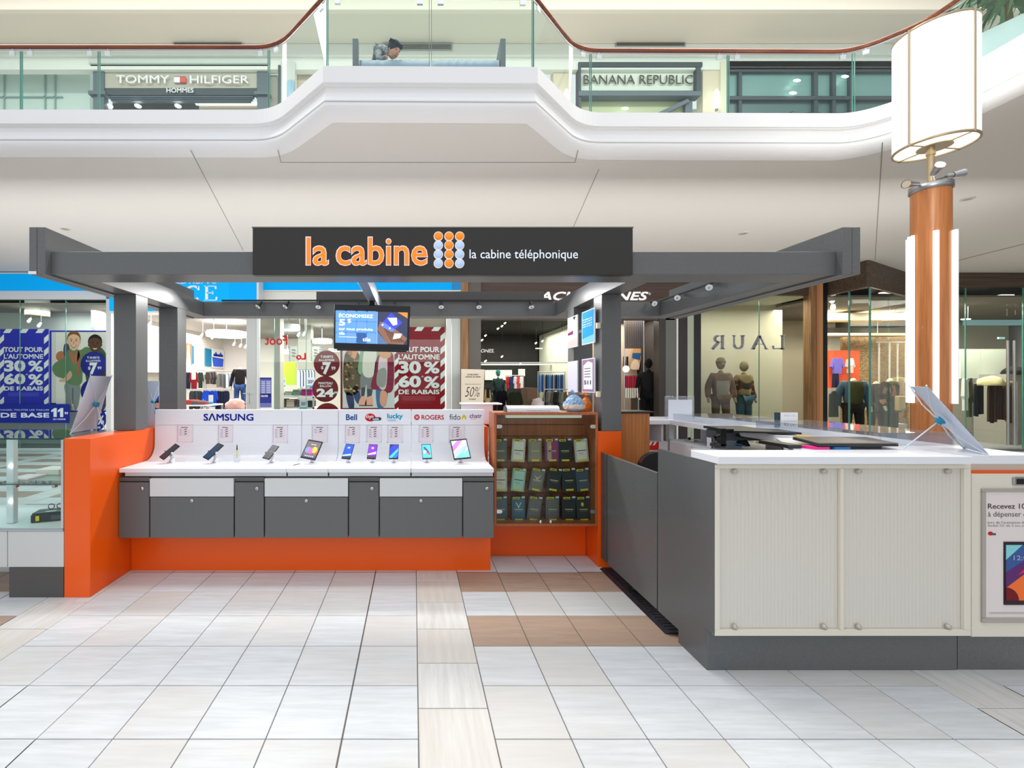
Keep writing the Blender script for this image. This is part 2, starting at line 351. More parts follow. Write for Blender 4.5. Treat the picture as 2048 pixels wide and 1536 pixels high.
# hairline joints and recessed lights in the soffit
m = M()
def soffit_line(m, a, b, w=0.006, z=3.758):
    A, B = [Vector((XX(px, (z-H)*F/(VY-py)), (z-H)*F/(VY-py), z)) for px, py in (a, b)]
    d = (B-A).normalized(); nn = Vector((-d.y, d.x, 0))*w; m.poly([A-nn, A+nn, B+nn, B-nn])
for a, b in (((381, 300), (487, 502)), ((1198, 338), (1146, 456)), ((1765, 285), (1750, 520)), ((562, 325), (1150, 325)), ((562, 325), (556, 300)), ((1150, 325), (1156, 300)), ((1880, 530), (2120, 470))): soffit_line(m, a, b, 0.004 if a[1] < 520 else 0.02)
struct(m, 'trim_3', mat('soffit_joint', (150, 146, 140), 0.8))
for i, (px, py, w) in enumerate(((130, 457, 'left of the kiosk'), (1487, 466, 'right of the kiosk'), (1935, 397, 'just right of the wood column'))):
    Y = (3.76-H)*F/(VY-py); t = T('recessed_ceiling_light', 'small round recessed ceiling light, %s' % w, 'ceiling light', (XX(px, Y), Y, 3.752))
    c = t.loc; t.part('trim_ring', M().lathe(c, [(0.036, 0), (0.061, -0.004), (0.065, 0.004), (0.065, 0.008)], 24), mat('ring_grey', (190, 188, 184), 0.5)); t.part('lens', M().lathe(c, [(0.0, 0.003), (0.04, 0.003)], 24), mat('lens_grey', (168, 164, 158), 0.4))
# walls
struct(M().box((-17.6, -6, 0), (-17.4, 16, 10.5)), 'wall_left', PLAST)
struct(M().box((18, -6, 0), (18.2, 16, 10.5)), 'wall_right', PLAST)
struct(M().box((-17.4, 16.0, 0), (18, 16.2, 3.76)), 'wall_back', mat('shop_back_wall', (214, 206, 196), 0.8))
# upper ceiling, bulkhead, and light cove
m = M(); zc = 6.74
m.poly([(-17.4, 6.15, zc), (18, 6.15, zc), (18, 6.9, zc), (-17.4, 6.9, zc)]); struct(m, 'ceiling.001', mat('upper_soffit', (226, 222, 208), 0.8))
struct(M().box((-17.4, 6.12, zc-0.008), (18, 6.19, 10.5)).box((-17.4, 5.98, 6.93), (18, 6.12, 7.4)), 'trim_4', mat('upper_fascia', (236, 232, 216), 0.7))
struct(M().box((-17.4, 6.74, 6.56), (18, 6.88, 6.735)).box((-17.4, 6.79, 6.37), (18, 6.90, 6.56)), 'trim_5', mat('upper_cornice', (236, 238, 232), 0.7))
for nm, x0, x1, y0, y1, lb in (('ceiling_vent', 345, 485, 83, 95, 'slim linear air vent above the left handrail'), ('ceiling_vent', 1231, 1372, 84, 92, 'slim linear air vent above the right handrail'), ('ceiling_vent', 765, 905, 86, 100, 'grey linear air vent above the lounging person')):
    t = T(nm, lb, 'vent', P((x0+x1)/2, y1, 6.72)); Y = 6.72
    t.part('frame', M().pbox(x0, y0, x1, y1, Y, 0.05), mat('vent_grey', (172, 176, 170), 0.5))
    sl = M(); [sl.pbox(x0+3, y0+(y1-y0)*k/4-0.6, x1-3, y0+(y1-y0)*k/4+0.6, Y-0.01, 0.012) for k in (1, 2, 3)]; t.part('slat', sl, mat('vent_slot', (110, 112, 108), 0.6))
# ------------------------------------------------------------------ glass railing round the balcony
RT = T('glass_railing', 'glass balcony railing with curved brown wooden handrail', 'railing', (0, 4.2, 4.169))
rail = offset(edge, 0.061); rz = 4.842
def rail_pt(px):  # point on the rail line by picture column, for placing joints
    best = None
    for a, b in zip(rail[:-1], rail[1:]):
        for k in range(21):
            p = a.lerp(b, k/20); e = abs(VX+p.x*F/p.y-px) if p.y > 0.3 else 1e9
            if best is None or e < best[0]: best = (e, p)
    return best[1]
cum = [0]; 
for a, b in zip(rail[:-1], rail[1:]): cum.append(cum[-1]+(b-a).length)
def at(t):
    for i in range(len(rail)-1):
        if t <= cum[i+1]: return rail[i].lerp(rail[i+1], (t-cum[i])/max(1e-6, cum[i+1]-cum[i]))
    return rail[-1].copy()
def tof(p):
    return min(((rail[i].lerp(rail[i+1], k/20)-p).length, cum[i]+(cum[i+1]-cum[i])*k/20) for i in range(len(rail)-1) for k in range(21))[1]
joints = [tof(rail_pt(px)) for px in (-260, -90, 88, 270, 538)]+[tof(rail[[i for i, p in enumerate(edge) if (p-Vector((-0.783, 3.73))).length < .01][0]])]
bR = tof(rail[[i for i, p in enumerate(edge) if (p-Vector((1.08, 3.744))).length < .01][0]])
joints += [(joints[-1]+bR)/2, bR]+[tof(rail_pt(px)) for px in (1181, 1445, 1707)]
last = joints[-1]; joints += [last+0.45+0.9*k for k in range(0, 6)]; joints = [joints[0]-0.91*k for k in (5, 4, 3, 2, 1)]+joints
for a, b in zip(joints[:-1], joints[1:]):
    a += 0.006; b -= 0.006; pts = [at(a)]+[rail[i] for i in range(len(rail)) if a+0.02 < cum[i] < b-0.02]+[at(b)]
    m = M(); e = M(); k = len(pts)
    for i in range(k-1):
        p, q = pts[i], pts[i+1]; d = (q-p).normalized(); nn = Vector((-d.y, d.x))*0.006
        m.add([(p.x, p.y, 4.169), (q.x, q.y, 4.169), (q.x, q.y, rz-0.045), (p.x, p.y, rz-0.045)], [(0, 1, 2, 3)])
    gp = RT.part('glass_panel', m, GL_RAIL)
    for p, q in ((pts[0], pts[1]), (pts[-1], pts[-2])):
        d = (q-p).normalized()*0.006; nn = Vector((-d.y, d.x))
        e = M(); e.prism([(p.x-nn.x, p.y-nn.y, 4.171), (p.x+nn.x, p.y+nn.y, 4.171), (p.x+nn.x+d.x, p.y+nn.y+d.y, 4.171), (p.x-nn.x+d.x, p.y-nn.y+d.y, 4.171)], (0, 0, rz-4.215)); RT.part('edge', e, GL_EDGE, gp)
    for t in (a+0.085, b-0.085):
        p = at(t); d = (at(t+0.01)-at(t-0.01)).normalized(); nn = Vector((-d.y, d.x)); cl = M(); o0 = p-d*0.025-nn*0.010
        cl.prism([(o0.x, o0.y, rz-0.085), (o0.x+d.x*.05, o0.y+d.y*.05, rz-0.085), (o0.x+d.x*.05+nn.x*.02, o0.y+d.y*.05+nn.y*.02, rz-0.085), (o0.x+nn.x*.02, o0.y+nn.y*.02, rz-0.085)], (0, 0, 0.042))
        cl.cyl((p.x, p.y, rz-0.045), (p.x, p.y, rz-0.015), 0.006); RT.part('clip', cl, mat('clip_white_metal', (216, 220, 222), 0.3, metal=0.5))
hr = M()
for j in range(12):
    t = 2*math.pi*j/12
    hr.v += [Vector((q.x, q.y, rz+math.sin(t)*0.021)) for q in offset(rail, math.cos(t)*0.024)]
for j in range(12):
    for i in range(n-1): hr.f.append([j*n+i, j*n+i+1, ((j+1) % 12)*n+i+1, ((j+1) % 12)*n+i]); hr.c.append((0, 0, 0)); hr.sm.append(True)
RT.part('handrail', hr, RAILW)
tr = M()
for d0, z in ((-0.005, rz-0.022), (0.005, rz-0.022), (0.005, rz-0.036), (-0.005, rz-0.036)): tr.v += [Vector((q.x, q.y, z)) for q in offset(rail, d0)]
for j in range(4):
    for i in range(n-1): tr.f.append([j*n+i, j*n+i+1, ((j+1) % 4)*n+i+1, ((j+1) % 4)*n+i]); tr.c.append((0, 0, 0)); tr.sm.append(False)
RT.part('under_rail', tr, STEEL)

# ================================================================== THE KIOSK
K = T('kiosk_canopy', 'open grey laminate kiosk canopy of posts and overhead beams', 'canopy', (0, 3.3, 1.05))
zb, zt = 2.11, 2.255
def kb(nm, a, b, mt=GREY): K.part(nm, M().bbox(a, b, 0.002), mt)
kb('beam', (-2.30, 2.736, zb), (2.68, 2.951, zt))
kb('beam', (-2.145, 4.405, zb), (2.52, 4.585, zt))
kb('beam', (-2.317, 2.951, zb), (-2.145, 4.585, zt))
kb('beam', (1.455, 2.951, zb), (1.605, 4.405, zt))
kb('beam', (2.52, 2.951, zb), (2.68, 4.585, zt))
kb('beam', (-0.385, 2.951, zb+0.005), (-0.315, 4.405, zt-0.02), mat('beam_blue_grey', (112, 120, 132), 0.4))
for x0, x1 in ((-2.40, -2.352), (-2.350, -2.30), (2.68, 2.738), (2.740, 2.79)): kb('fascia_board', (x0, 2.69, 2.10), (x1, 4.52, 2.395))
for x0, y0 in ((-2.317, 3.33), (-2.317, 3.92), (1.455, 3.915)): kb('post', (x0, y0, 1.056 if x0 < 0 else 0), (x0+0.172, y0+0.15, zb-0.001))
kb('post', (1.455, 3.33, 1.052), (1.605, 3.48, zb-0.001))
K.part('maker_plate', M().bbox((-2.402, 2.686, 2.100), (-2.352, 2.690, 2.118), 0.001), WHITE)
solo(M().bbox((-1.02, 4.52, 2.256), (1.37, 4.60, 2.385), 0.003), 'header_board', GREYD, 'long dark board standing on the rear kiosk beam', 'board', (0.2, 4.56, 2.256))
# sign box
YS = 2.69
Kt = T('kiosk_sign', 'long charcoal sign box with orange lettering and twelve dots', 'sign', (0.18, 2.71, 2.094))
Kt.part('sign_box', M().bbox((XX(505, YS), YS, ZZ(550, YS)), (XX(1266, YS), 2.734, ZZ(455, YS)), 0.003), SIGNM)
Kt.part('sign_rim', M().box((XX(503.5, YS), YS-0.002, ZZ(455.6, YS)), (XX(1267, YS), 2.734, ZZ(453.6, YS))), mat('sign_rim_metal', (120, 120, 112), 0.4, metal=0.5))
OR = (250, 140, 22)
def glow(nm, mm, lab=None): Kt.part(nm, mm, LITL, label=lab)
LITL = vcol('lit_letters', 0.5, 0.28); VC.add('lit_letters')
mw = M(); mo = M()
segs = (('la', 612, 657), ('cabine', 672, 855))
for wd, a, b in segs:
    y0, y1 = (474, 531) if wd == 'la' else (474, 531)
    mw.ptext(wd, a-1, y0-1, b+1, y1+1, YS-0.004, (238, 225, 230), 0.028); mo.ptext(wd, a+1, y0+1, b-1, y1-1, YS-0.010, OR, 0.008)
glow('letter_outline', mw); glow('lettering', mo, 'orange lettering reading la cabine')
mo = M(); mo.ptext('la cabine téléphonique', 939, 499, 1156, 522.5, YS-0.005, (226, 236, 250), 0.004); glow('lettering', mo, 'small pale blue lettering reading la cabine téléphonique')
for r in range(4):
    for c in range(3):
        cx, cy = 876.5+c*21.3, 473.5+r*18; dm = M(); dm.lathe(P(cx, cy, YS-0.001), [(0, -0.012), (0.0265, -0.012), (0.029, -0.010), (0.029, 0)], 28, (240, 236, 236), 'y'); dm.lathe(P(cx, cy, YS-0.001), [(0, -0.0135), (0.0252, -0.0135), (0.0252, -0.011)], 28, OR if r == 0 or c == 1 else (186, 206, 240), 'y')
        glow('dot', dm)
# orange walls and plinths
solo(M().bbox((-2.317, 2.857, 0), (-2.145, 4.5, 1.054), 0.003), 'orange_half_wall', ORANGE, 'orange laminate half wall closing the left end of the kiosk', 'wall panel', (-2.23, 3.6, 0))
solo(M().box((-2.142, 3.27, 0), (0.584, 3.40, 0.295)), 'orange_plinth', ORANGE, 'long orange plinth under the grey drawer units', 'plinth', (-0.8, 3.3, 0))
t = T('orange_recess', 'orange back and side panels round the recess below the glass case', 'wall panel', (1.1, 3.6, 0))
t.part('back_panel', M().box((0.63, 3.556, 0), (1.42, 3.60, 1.15)), ORANGE)
t.part('side_panel', M().box((1.427, 3.482, 0), (1.453, 3.60, 1.10)), ORANGE)
solo(M().bbox((1.427, 3.328, 0), (1.605, 3.48, 1.050), 0.002), 'orange_post_base', ORANGE, 'orange base block carrying the grey kiosk post beside the gate', 'post base', (1.52, 3.4, 0))
solo(M().box((0.588, 3.58, 0), (0.618, 3.9, 1.06)), 'orange_upright', ORANGE, 'narrow orange upright between the phone counter and the glass case', 'wall panel', (0.6, 3.7, 0))
# drawer unit
D = T('drawer_cabinet', 'wide hanging cabinet with dark grey locked doors under the phone counter', 'cabinet', (-0.78, 3.13, 0.297))
YD = 3.13; D.part('carcass', M().box((-2.14, 3.16, 0.30), (0.584, 3.75, 0.745)), GREYD)
def lock(par, px, py, Y):
    c = P(px, py, Y); m = M().lathe(c, [(0, -0.009), (0.008, -0.009), (0.013, -0.006), (0.014, 0.001)], 20, axis='y'); o = D.part('lock', m, CHROME, par)
    k = M().box((c.x-0.0016, c.y-0.0105, c.z-0.006), (c.x+0.0016, c.y-0.009, c.z+0.004)); o2 = k.build('keyhole', BLACKM, None, (0, 0, 0))
    bpy.data.objects.remove(o2)
    m2 = M().box((c.x-0.0016, c.y-0.0102, c.z-0.006), (c.x+0.0016, c.y-0.0088, c.z+0.004)); return D.part('keyhole', m2, BLACKM, par)
for a, b in ((237, 298.5), (469, 528), (697.5, 758), (926, 988)):
    d = D.part('door', M().bbox((XX(a+.6, YD), YD, ZZ(1076, YD)), (XX(b-.6, YD), YD+0.02, ZZ(965, YD)), 0.0015), GREY); lock(d, b-14, 977, YD)
    D.part('finger_rail', M().box((XX(a, YD), YD+0.012, ZZ(963, YD)), (XX(b, YD), YD+0.02, ZZ(955.5, YD))).box((XX(a, YD), YD+0.002, ZZ(957.5, YD)), (XX(b, YD), YD+0.018, ZZ(955.5, YD))), GREY)
for a, b in ((300, 467.5), (529.5, 696), (759.5, 924.5)):
    D.part('white_panel', M().bbox((XX(a, YD), YD-0.004, ZZ(993, YD)), (XX(b, YD), YD+0.02, ZZ(957, YD)), 0.0015), WHITE2)
    d = D.part('drawer', M().bbox((XX(a+.4, YD), YD, ZZ(1076, YD)), (XX(b-.4, YD), YD+0.02, ZZ(994.5, YD)), 0.0015), GREY); lock(d, (a+b)/2, 1001.5, YD)
# counters with upswept backs
fr = [-2.139, XX(572.5, YD), XX(656, YD), XX(822, YD), 0.585]; lbs = ['left module of the phone counter with dark blue lettering', 'narrow blank module of the phone counter holding one tablet', 'phone counter module with three coloured logos over three phones', 'rightmost module of the phone counter with three logos beside the glass case']
HEAD = []
for i in range(4):
    a, b = fr[i]+0.0015, fr[i+1]-0.0015
    t = T('phone_counter', 'white curved counter, '+lbs[i], 'counter', ((a+b)/2, 3.13, 0.745), group=None)
    pr = [(3.13, .800), (3.44, .800)]+[(3.44+0.12*math.sin(q), .920-0.12*math.cos(q)) for q in [math.pi/2*k/8 for k in range(1, 9)]]+[(3.563, 1.075)]
    out = [(a, y, z) for y, z in pr]+[(a, 3.60, 1.075), (a, 3.60, .772), (a, 3.13, .772)]
    t.part('worktop', M().prism(out, (b-a, 0, 0)), WHITE)
    t.part('apron', M().box((a+(0.03 if i == 0 else 0.004), 3.15, .742), (b-0.004, 3.17, .772)), WHITE2)
    HEAD.append(t.part('header_panel', M().bbox((a+0.001, 3.562, 1.0765), (b-0.001, 3.60, 1.203), 0.0015), WHITE)); HEAD[-1]['t'] = i
    t.part('cable_slot', M().box((a+(0.14 if i == 0 else 0.04), 3.392, .7990), (b-0.05, 3.397, .8006)), mat('slot_dark', (120, 124, 134), 0.7))
    HEAD[i] = t
HY = 3.5605
m = M(); m.ptext('SΛMSUNG', 407.5, 827.3, 506.5, 841.2, HY, (26, 40, 150), 0.028)
for q in (0, ): m.ppoly([(426.8, 842), (431.6, 826.8), (433.6, 826.8), (438.2, 842)], HY-0.0003, (236, 238, 244)) if False else None
HEAD[0].part('lettering', m, PHOTOP)
m = M(); m.ptext('Bell', 692, 828.5, 714, 840.5, HY, (10, 70, 150), 0.02)
m.pdisc(740.5, 835, 10.5, HY, (214, 34, 46), ry=8); m.ptext('Virgin', 732, 829.5, 747, 838.5, HY-0.0006, (250, 235, 235), 0.01, shear=0.4); m.pbox(743, 834.5, 759.5, 841, HY-0.0010, 0.0002, (72, 74, 84)); m.pdisc(743, 837.75, 3.2, HY-0.0010, (72, 74, 84)); m.pdisc(759.5, 837.75, 3.2, HY-0.0010, (72, 74, 84)); m.ptext('mobile', 745, 836, 758, 839.8, HY-0.0016, (240, 240, 240), 0.03)
m.ptext('lucky', 774.5, 827, 806, 840, HY, (24, 160, 200), 0.03); m.ptext('mobile', 775, 838.3, 792, 842.5, HY, (60, 170, 210), 0.0)
HEAD[2].part('lettering', m, PHOTOP)
m = M(); m.ptext('ROGERS', 843, 830, 888, 839.5, HY, (196, 24, 40), 0.02)
def ring(m, cx, cy, r0, r1, Y, col, k=20, ang=(0, 2*math.pi), square=False):
    for i in range(k):
        a, b = [ang[0]+(ang[1]-ang[0])*j/k for j in (i, i+1)]
        m.ppoly([(cx+r0*math.cos(a), cy-r0*math.sin(a)), (cx+r1*math.cos(a), cy-r1*math.sin(a)), (cx+r1*math.cos(b), cy-r1*math.sin(b)), (cx+r0*math.cos(b), cy-r0*math.sin(b))], Y, col)
ring(m, 833.8, 834.6, 3.6, 5.6, HY, (204, 30, 44), 24); m.ppoly([(833.8, 830.6), (837.6, 834.6), (833.8, 838.6), (830, 834.6)], HY-0.0004, (204, 30, 44)); m.ppoly([(833.8, 832.4), (835.9, 834.6), (833.8, 836.8), (831.7, 834.6)], HY-0.0008, (236, 238, 244))
m.ptext('fido', 899, 828, 921, 839.5, HY, (60, 60, 64), 0.0); m.ppoly([(923.5, 833), (927.8, 829), (932.2, 833), (932.2, 838.8), (929.6, 838.8), (929.6, 835.3), (926.2, 835.3), (926.2, 838.8), (923.5, 838.8)], HY, (228, 196, 20))
m.ptext('chatr', 939, 827.5, 963.5, 836, HY, (110, 50, 120), 0.01); m.prect(941, 837.8, 952, 838.6, HY, (226, 120, 80))
HEAD[3].part('lettering', m, PHOTOP)
# price cards
YC = 3.5585
spots = ['over the leftmost angled phone', 'over the second angled phone', 'over the third angled phone', 'over the small tablet with balloons', 'over the blue-screened phone', 'over the purple-screened phone', 'over the navy phone with chevrons', 'over the phone with red boot picture', 'over the large tablet on the right']
for k, (a, b, y0, y1, rows) in enumerate(((356, 384, 851, 883, 3), (438, 464, 851, 883, 4), (547, 574, 851, 884, 4), (626, 654, 851, 884, 2), (692, 718, 851, 884, 3), (735, 762, 851, 883, 4), (777, 804, 851, 884, 4), (840, 865, 851, 883, 4), (900, 928, 851, 884, 4))):
    t = T('price_card', 'printed white price card in clear sleeve '+spots[k], 'price card', (XX((a+b)/2, YC), YC, ZZ(y1, YC)), 'price cards along the white back panel')
    m = M(); m.pbox(a, y0, b, y1, YC-0.001, 0.002, (236, 226, 232)); 
    m.prect(a+6, y0+3.2, b-8, y0+4.6, YC-0.0016, (90, 84, 96))
    for r in range(rows):
        yy = y0+8+r*4.6; m.prect(a+3, yy, a+7.5, yy+0.9, YC-0.0016, (120, 112, 124)); m.ppoly([(a+12.5, yy+1), (a+17.5, yy-0.2), (a+17.5, yy-1.8), (a+12.5, yy-0.4)], YC-0.0016, (54, 50, 62)); m.prect(a+3, yy+2.2, b-4, yy+2.6, YC-0.0016, (190, 182, 196))
    t.part('card', m, PHOTOP)
    t.part('sleeve', M().pbox(a-3, y0-1, a-1, y1+1, YC-0.002, 0.005).pbox(b-0.4, y0-1, b+1.2, y1+1, YC-0.002, 0.005).pbox(a-3, y1, b+1.2, y1+1.2, YC-0.002, 0.005), mat('sleeve_plastic', (224, 222, 234), 0.25))
# phones on stands
def poly_lerp(q, pts):   # map unit-square points onto phone face
    return [(q[0]+(q[2]-q[0])*u, q[1]+(q[3]-q[1])*v) for u, v in pts]
def phone(px, py, w, h, yaw, tilt, style, label, nm='phone', roll=0.0):
    z0 = 0.8; Y = 3.37; bx = XX(px, Y)
    t = T(nm, label, nm, (bx, Y, z0), 'display devices on the phone counter', rotz=math.radians(yaw) or 1e-5)
    st = M(); st.lathe((0, 0, 0), [(0.0, 0.003), (0.030, 0.003), (0.030, 0), (0.032, 0.0)], 20, (230, 230, 236)); st.tube([(0, 0, 0.002), (0, 0.012, 0.03), (0, 0.004, 0.052)], [0.021, 0.017, 0.013], 14, (226, 228, 236)); st.ball((0, 0.004, 0.05), 0.016, (205, 208, 216))
    cz = 0.05+h/2*math.cos(tilt)-0.012; R = Matrix.Translation((0, -0.016, cz)) @ Matrix.Rotation(-tilt, 4, 'X') @ Matrix.Rotation(roll, 4, 'Y')
    t.part('stand', st, SATIN)
    b = M(); b.m = R; b.bbox((-w/2, -0.004, -h/2), (w/2, 0.004, h/2), 0.003, (26, 28, 34) if style != 'w' else (226, 226, 230)); body = t.part('body', b, SATIN)
    sc = M(); sc.m = R; yy = -0.0046
    q = (-w/2+0.004, -h/2+0.009, w/2-0.004, h/2-0.009)
    if nm == 'tablet': q = (-w/2+0.008, -h/2+0.012, w/2-0.008, h/2-0.014)
    def pp(pts, col, k=0): sc.poly([(x, yy-k*0.0003, z) for x, z in poly_lerp(q, pts)], col)
    full = [(0, 0), (1, 0), (1, 1), (0, 1)]
    if style == 'off': pp(full, (46, 50, 60)); pp([(0, 0), (.9, 0), (0, .25)], (30, 44, 66), 1)
    if style == 'off2': pp(full, (34, 50, 72)); pp([(0, 0), (1, 0), (1, .55), (0, .25)], (28, 62, 92), 1); pp([(.3, .4), (.7, .5), (.6, .62)], (50, 92, 120), 2)
    if style == 'off3': pp(full, (62, 62, 68)); pp([(.2, .45), (.75, .5), (.5, .62)], (84, 90, 96), 1)
    if style == 'balloon':
        pp(full, (104, 96, 96)); pp([(0, 0), (1, 0), (1, .14), (0, .14)], (84, 84, 110), 1)
        for cx, cy, cr, cc in ((.25, .45, .2, (108, 134, 226)), (.72, .5, .2, (236, 206, 80)), (.48, .42, .2, (240, 90, 150)), (.85, .42, .16, (232, 90, 74))):
            pp([(cx+cr*math.cos(a), cy+cr*0.95*math.sin(a)) for a in [2*math.pi*i/16 for i in range(16)]], cc, 2)
        for i in range(5): pp([(.2+.14*i, .06), (.26+.14*i, .06), (.26+.14*i, .12), (.2+.14*i, .12)], (230, 230, 240), 3)
        pp([(.3, .8), (.7, .8), (.7, .83), (.3, .83)], (210, 210, 216), 3)
    if style == 'blue': pp(full, (24, 66, 190)); pp([(0, .1), (1, .2), (1, .34), (0, .2)], (150, 200, 240), 1); pp([(0, 0), (1, 0), (1, .14), (0, .1)], (30, 50, 70), 1); pp([(.35, .7), (.65, .7), (.65, .82), (.35, .82)], (140, 170, 230), 2)
    if style == 'purple': pp(full, (104, 40, 190)); pp([(0, .2), (1, .3), (1, .5), (0, .3)], (210, 170, 240), 1); pp([(0, 0), (1, 0), (1, .12), (0, .2)], (70, 50, 80), 1); pp([(.35, .68), (.65, .68), (.65, .82), (.35, .82)], (190, 160, 230), 2)
    if style == 'chev': pp(full, (34, 50, 190)); pp([(0, 0), (.3, 0), (1, .5), (1, .75), (.0, .1)], (60, 170, 230), 1); pp([(.3, 0), (.75, 0), (1, .2), (1, .4)], (30, 110, 210), 2); pp([(0, .7), (.4, 1), (0, 1)], (24, 30, 110), 1)
    if style == 'boot': pp(full, (70, 176, 222)); pp([(.1, .8), (.35, .85), (.9, .35), (.75, .2)], (70, 60, 110), 1); pp([(.55, .3), (.95, .2), (.8, .5)], (220, 70, 60), 2); pp([(.2, .3), (.5, .45), (.4, .6), (.1, .5)], (220, 236, 246), 1)
    if style == 'wave':
        pp(full, (190, 206, 216)); pp([(0, .35), (.3, .6), (.75, 1), (.4, 1), (0, .7)], (176, 120, 196), 1); pp([(0, 0), (.4, 0), (1, .6), (1, .85)], (104, 196, 200), 1); pp([(.0, .1), (1, .75), (1, .85), (0, .25)], (220, 150, 200), 2); pp([(.3, 0), (1, 0), (1, .45)], (120, 220, 190), 2); pp([(0, .8), (.2, .95), (.1, 1), (0, 1)], (240, 240, 220), 3)
        for k in range(5): pp([(0, .02+k*.09), (1, .5+k*.09), (1, .515+k*.09), (0, .035+k*.09)], (236, 244, 246), 4)
    t.part('screen', sc, SCREEN if not style.startswith('off') else SATIN, body)
    if style.startswith('off'):
        c2 = M(); c2.m = R; c2.ball((w/2+0.002, 0, 0.0), (0.008, 0.010, 0.008), (210, 214, 222)).ball((-w/2-0.002, 0, -0.015), (0.008, 0.010, 0.008), (120, 126, 130)); t.part('clamp', c2, SATIN, body)
    cb = M(); cb.tube([(0, 0.02, 0.03), (0.03, 0.05, 0.006), (0.075, 0.06, 0.003), (0.11, 0.03, 0.003)], 0.0018, 6, (226, 228, 234)); t.part('cable', cb, SATIN)
TL = math.radians(48)
phone(343, 0, 0.075, 0.150, -22, TL, 'off', 'leftmost black phone tilted on a white stand, screen off', roll=0.32)
phone(430, 0, 0.078, 0.158, -20, TL, 'off2', 'second black phone from the left, dark blue screen, clamped on white stand', roll=0.30)
phone(544, 0, 0.070, 0.138, -14, TL, 'off3', 'third black phone, grey screen, left of the small tablet', roll=0.20)
phone(625, 0, 0.125, 0.170, -5, math.radians(40), 'balloon', 'small black tablet showing coloured balloons', 'tablet', roll=0.18)
phone(697, 0, 0.072, 0.142, -4, TL*.9, 'blue', 'phone with bright blue screen below the leftmost of three logos', roll=0.10)
phone(745, 0, 0.070, 0.138, 0, TL*.9, 'purple', 'phone with purple screen between the blue and the navy phones', roll=0.06)
phone(788, 0, 0.072, 0.138, 0, TL*.9, 'chev', 'phone with navy screen and pale blue chevrons', roll=0.02)
phone(853, 0, 0.074, 0.140, 2, TL*.9, 'boot', 'phone with sky blue screen and red boot picture', roll=-0.03)
phone(920, 0, 0.135, 0.178, 3, math.radians(38), 'wave', 'large tablet with pastel striped wallpaper at right end of counter', 'tablet', roll=-0.10)
t = T('display_pen', 'yellow-green stylus pen upright in a small clear block', 'pen', (XX(474, 3.40), 3.40, 0.8)); c = t.loc
t.part('barrel', M().cyl(c+Vector((0, 0, .03)), c+Vector((0, 0, .095)), .005, .005, 12, (206, 206, 90)), SATIN); t.part('cap', M().cyl(c+Vector((0, 0, .0955)), c+Vector((0, 0, .135)), .0055, .003, 12, (36, 40, 46)), SATIN)
t.part('block', M().bbox(c+Vector((-.022, -.012, 0)), c+Vector((.022, .012, .055)), 0.003), ACR)
t = T('stylus', 'thin dark stylus lying on the white counter left of the tablet with balloons', 'stylus', P(585, 924, 3.3)); c = Vector((XX(587, 3.25), 3.25, .803)); t.part('barrel', M().cyl(c, c+Vector((.035, .05, .002)), .003, .0025, 8, (50, 52, 58)), SATIN)
# ================================================================== GLASS DISPLAY CASE WITH PHONE-CASE PACKETS
YF = 3.33
x0, x1, zl, zh = XX(988, YF), XX(1196.5, YF), ZZ(1053, YF), ZZ(825, YF)
t = T('display_case', 'wall-hung wooden display case with two glass doors full of boxed phone covers', 'display case', ((x0+x1)/2, YF, zl)); fw = .020
t.part('side_panel', M().bbox((x0, YF, zl), (x0+fw, 3.553, zh), .002), CASEW); t.part('side_panel', M().bbox((x1-fw, YF, zl), (x1, 3.553, zh), .002), CASEW)
t.part('top_panel', M().bbox((x0+fw, YF, zh-fw), (x1-fw, 3.553, zh), .002), CASEW); t.part('bottom_panel', M().bbox((x0+fw, YF, zl), (x1-fw, 3.553, zl+fw), .002), CASEW)
bp = t.part('back_panel', M().box((x0+fw, 3.535, zl+fw), (x1-fw, 3.553, zh-fw)), CASEW)
sl = [zl+fw+(zh-zl-2*fw)*k/9 for k in range(1, 9)]
for z in sl: t.part('groove', M().box((x0+fw+.01, 3.5335, z-.003), (x1-fw-.01, 3.5352, z+.003)), mat('groove_brown', (84, 46, 26), 0.6), bp)
t.part('light_tube', M().bbox((XX(1012, 3.4), 3.40, ZZ(836, 3.4)), (XX(1164, 3.4), 3.44, ZZ(829, 3.4)), .004), mat('case_tube', (236, 236, 214), 0.4, emit=0.25))
mid = XX(1090.5, YF)
for i, (a, b) in enumerate(((x0+fw+.002, mid-.001), (mid+.001, x1-fw-.002))):
    d = t.part('glass_door', M().box((a, YF+.004, zl+fw+.002), (b, YF+.009, zh-fw-.002)), GL_CLEAR)
    for py in (853, 1023):
        hx = a if i == 0 else b; q = Vector((hx, YF+.002, ZZ(py, YF))); m = M(); k = 10; sgn = 1 if i == 0 else -1
        m.prism([(q.x, q.y, q.z-.014), (q.x+sgn*.028, q.y, q.z-.014)]+[(q.x+sgn*(.028+.014*math.sin(math.pi*j/k)), q.y, q.z-.014*math.cos(math.pi*j/k)) for j in range(1, k)]+[(q.x+sgn*.028, q.y, q.z+.014), (q.x, q.y, q.z+.014)], (0, -.005, 0)); t.part('hinge', m, CHROME, d)
    px = 1081 if i == 0 else 1101.5; t.part('lock', M().lathe(P(px, 1043.5, YF+.003), [(0, -.012), (.009, -.012), (.014, -.008), (.015, 0)], 20, axis='y'), CHROME, d)
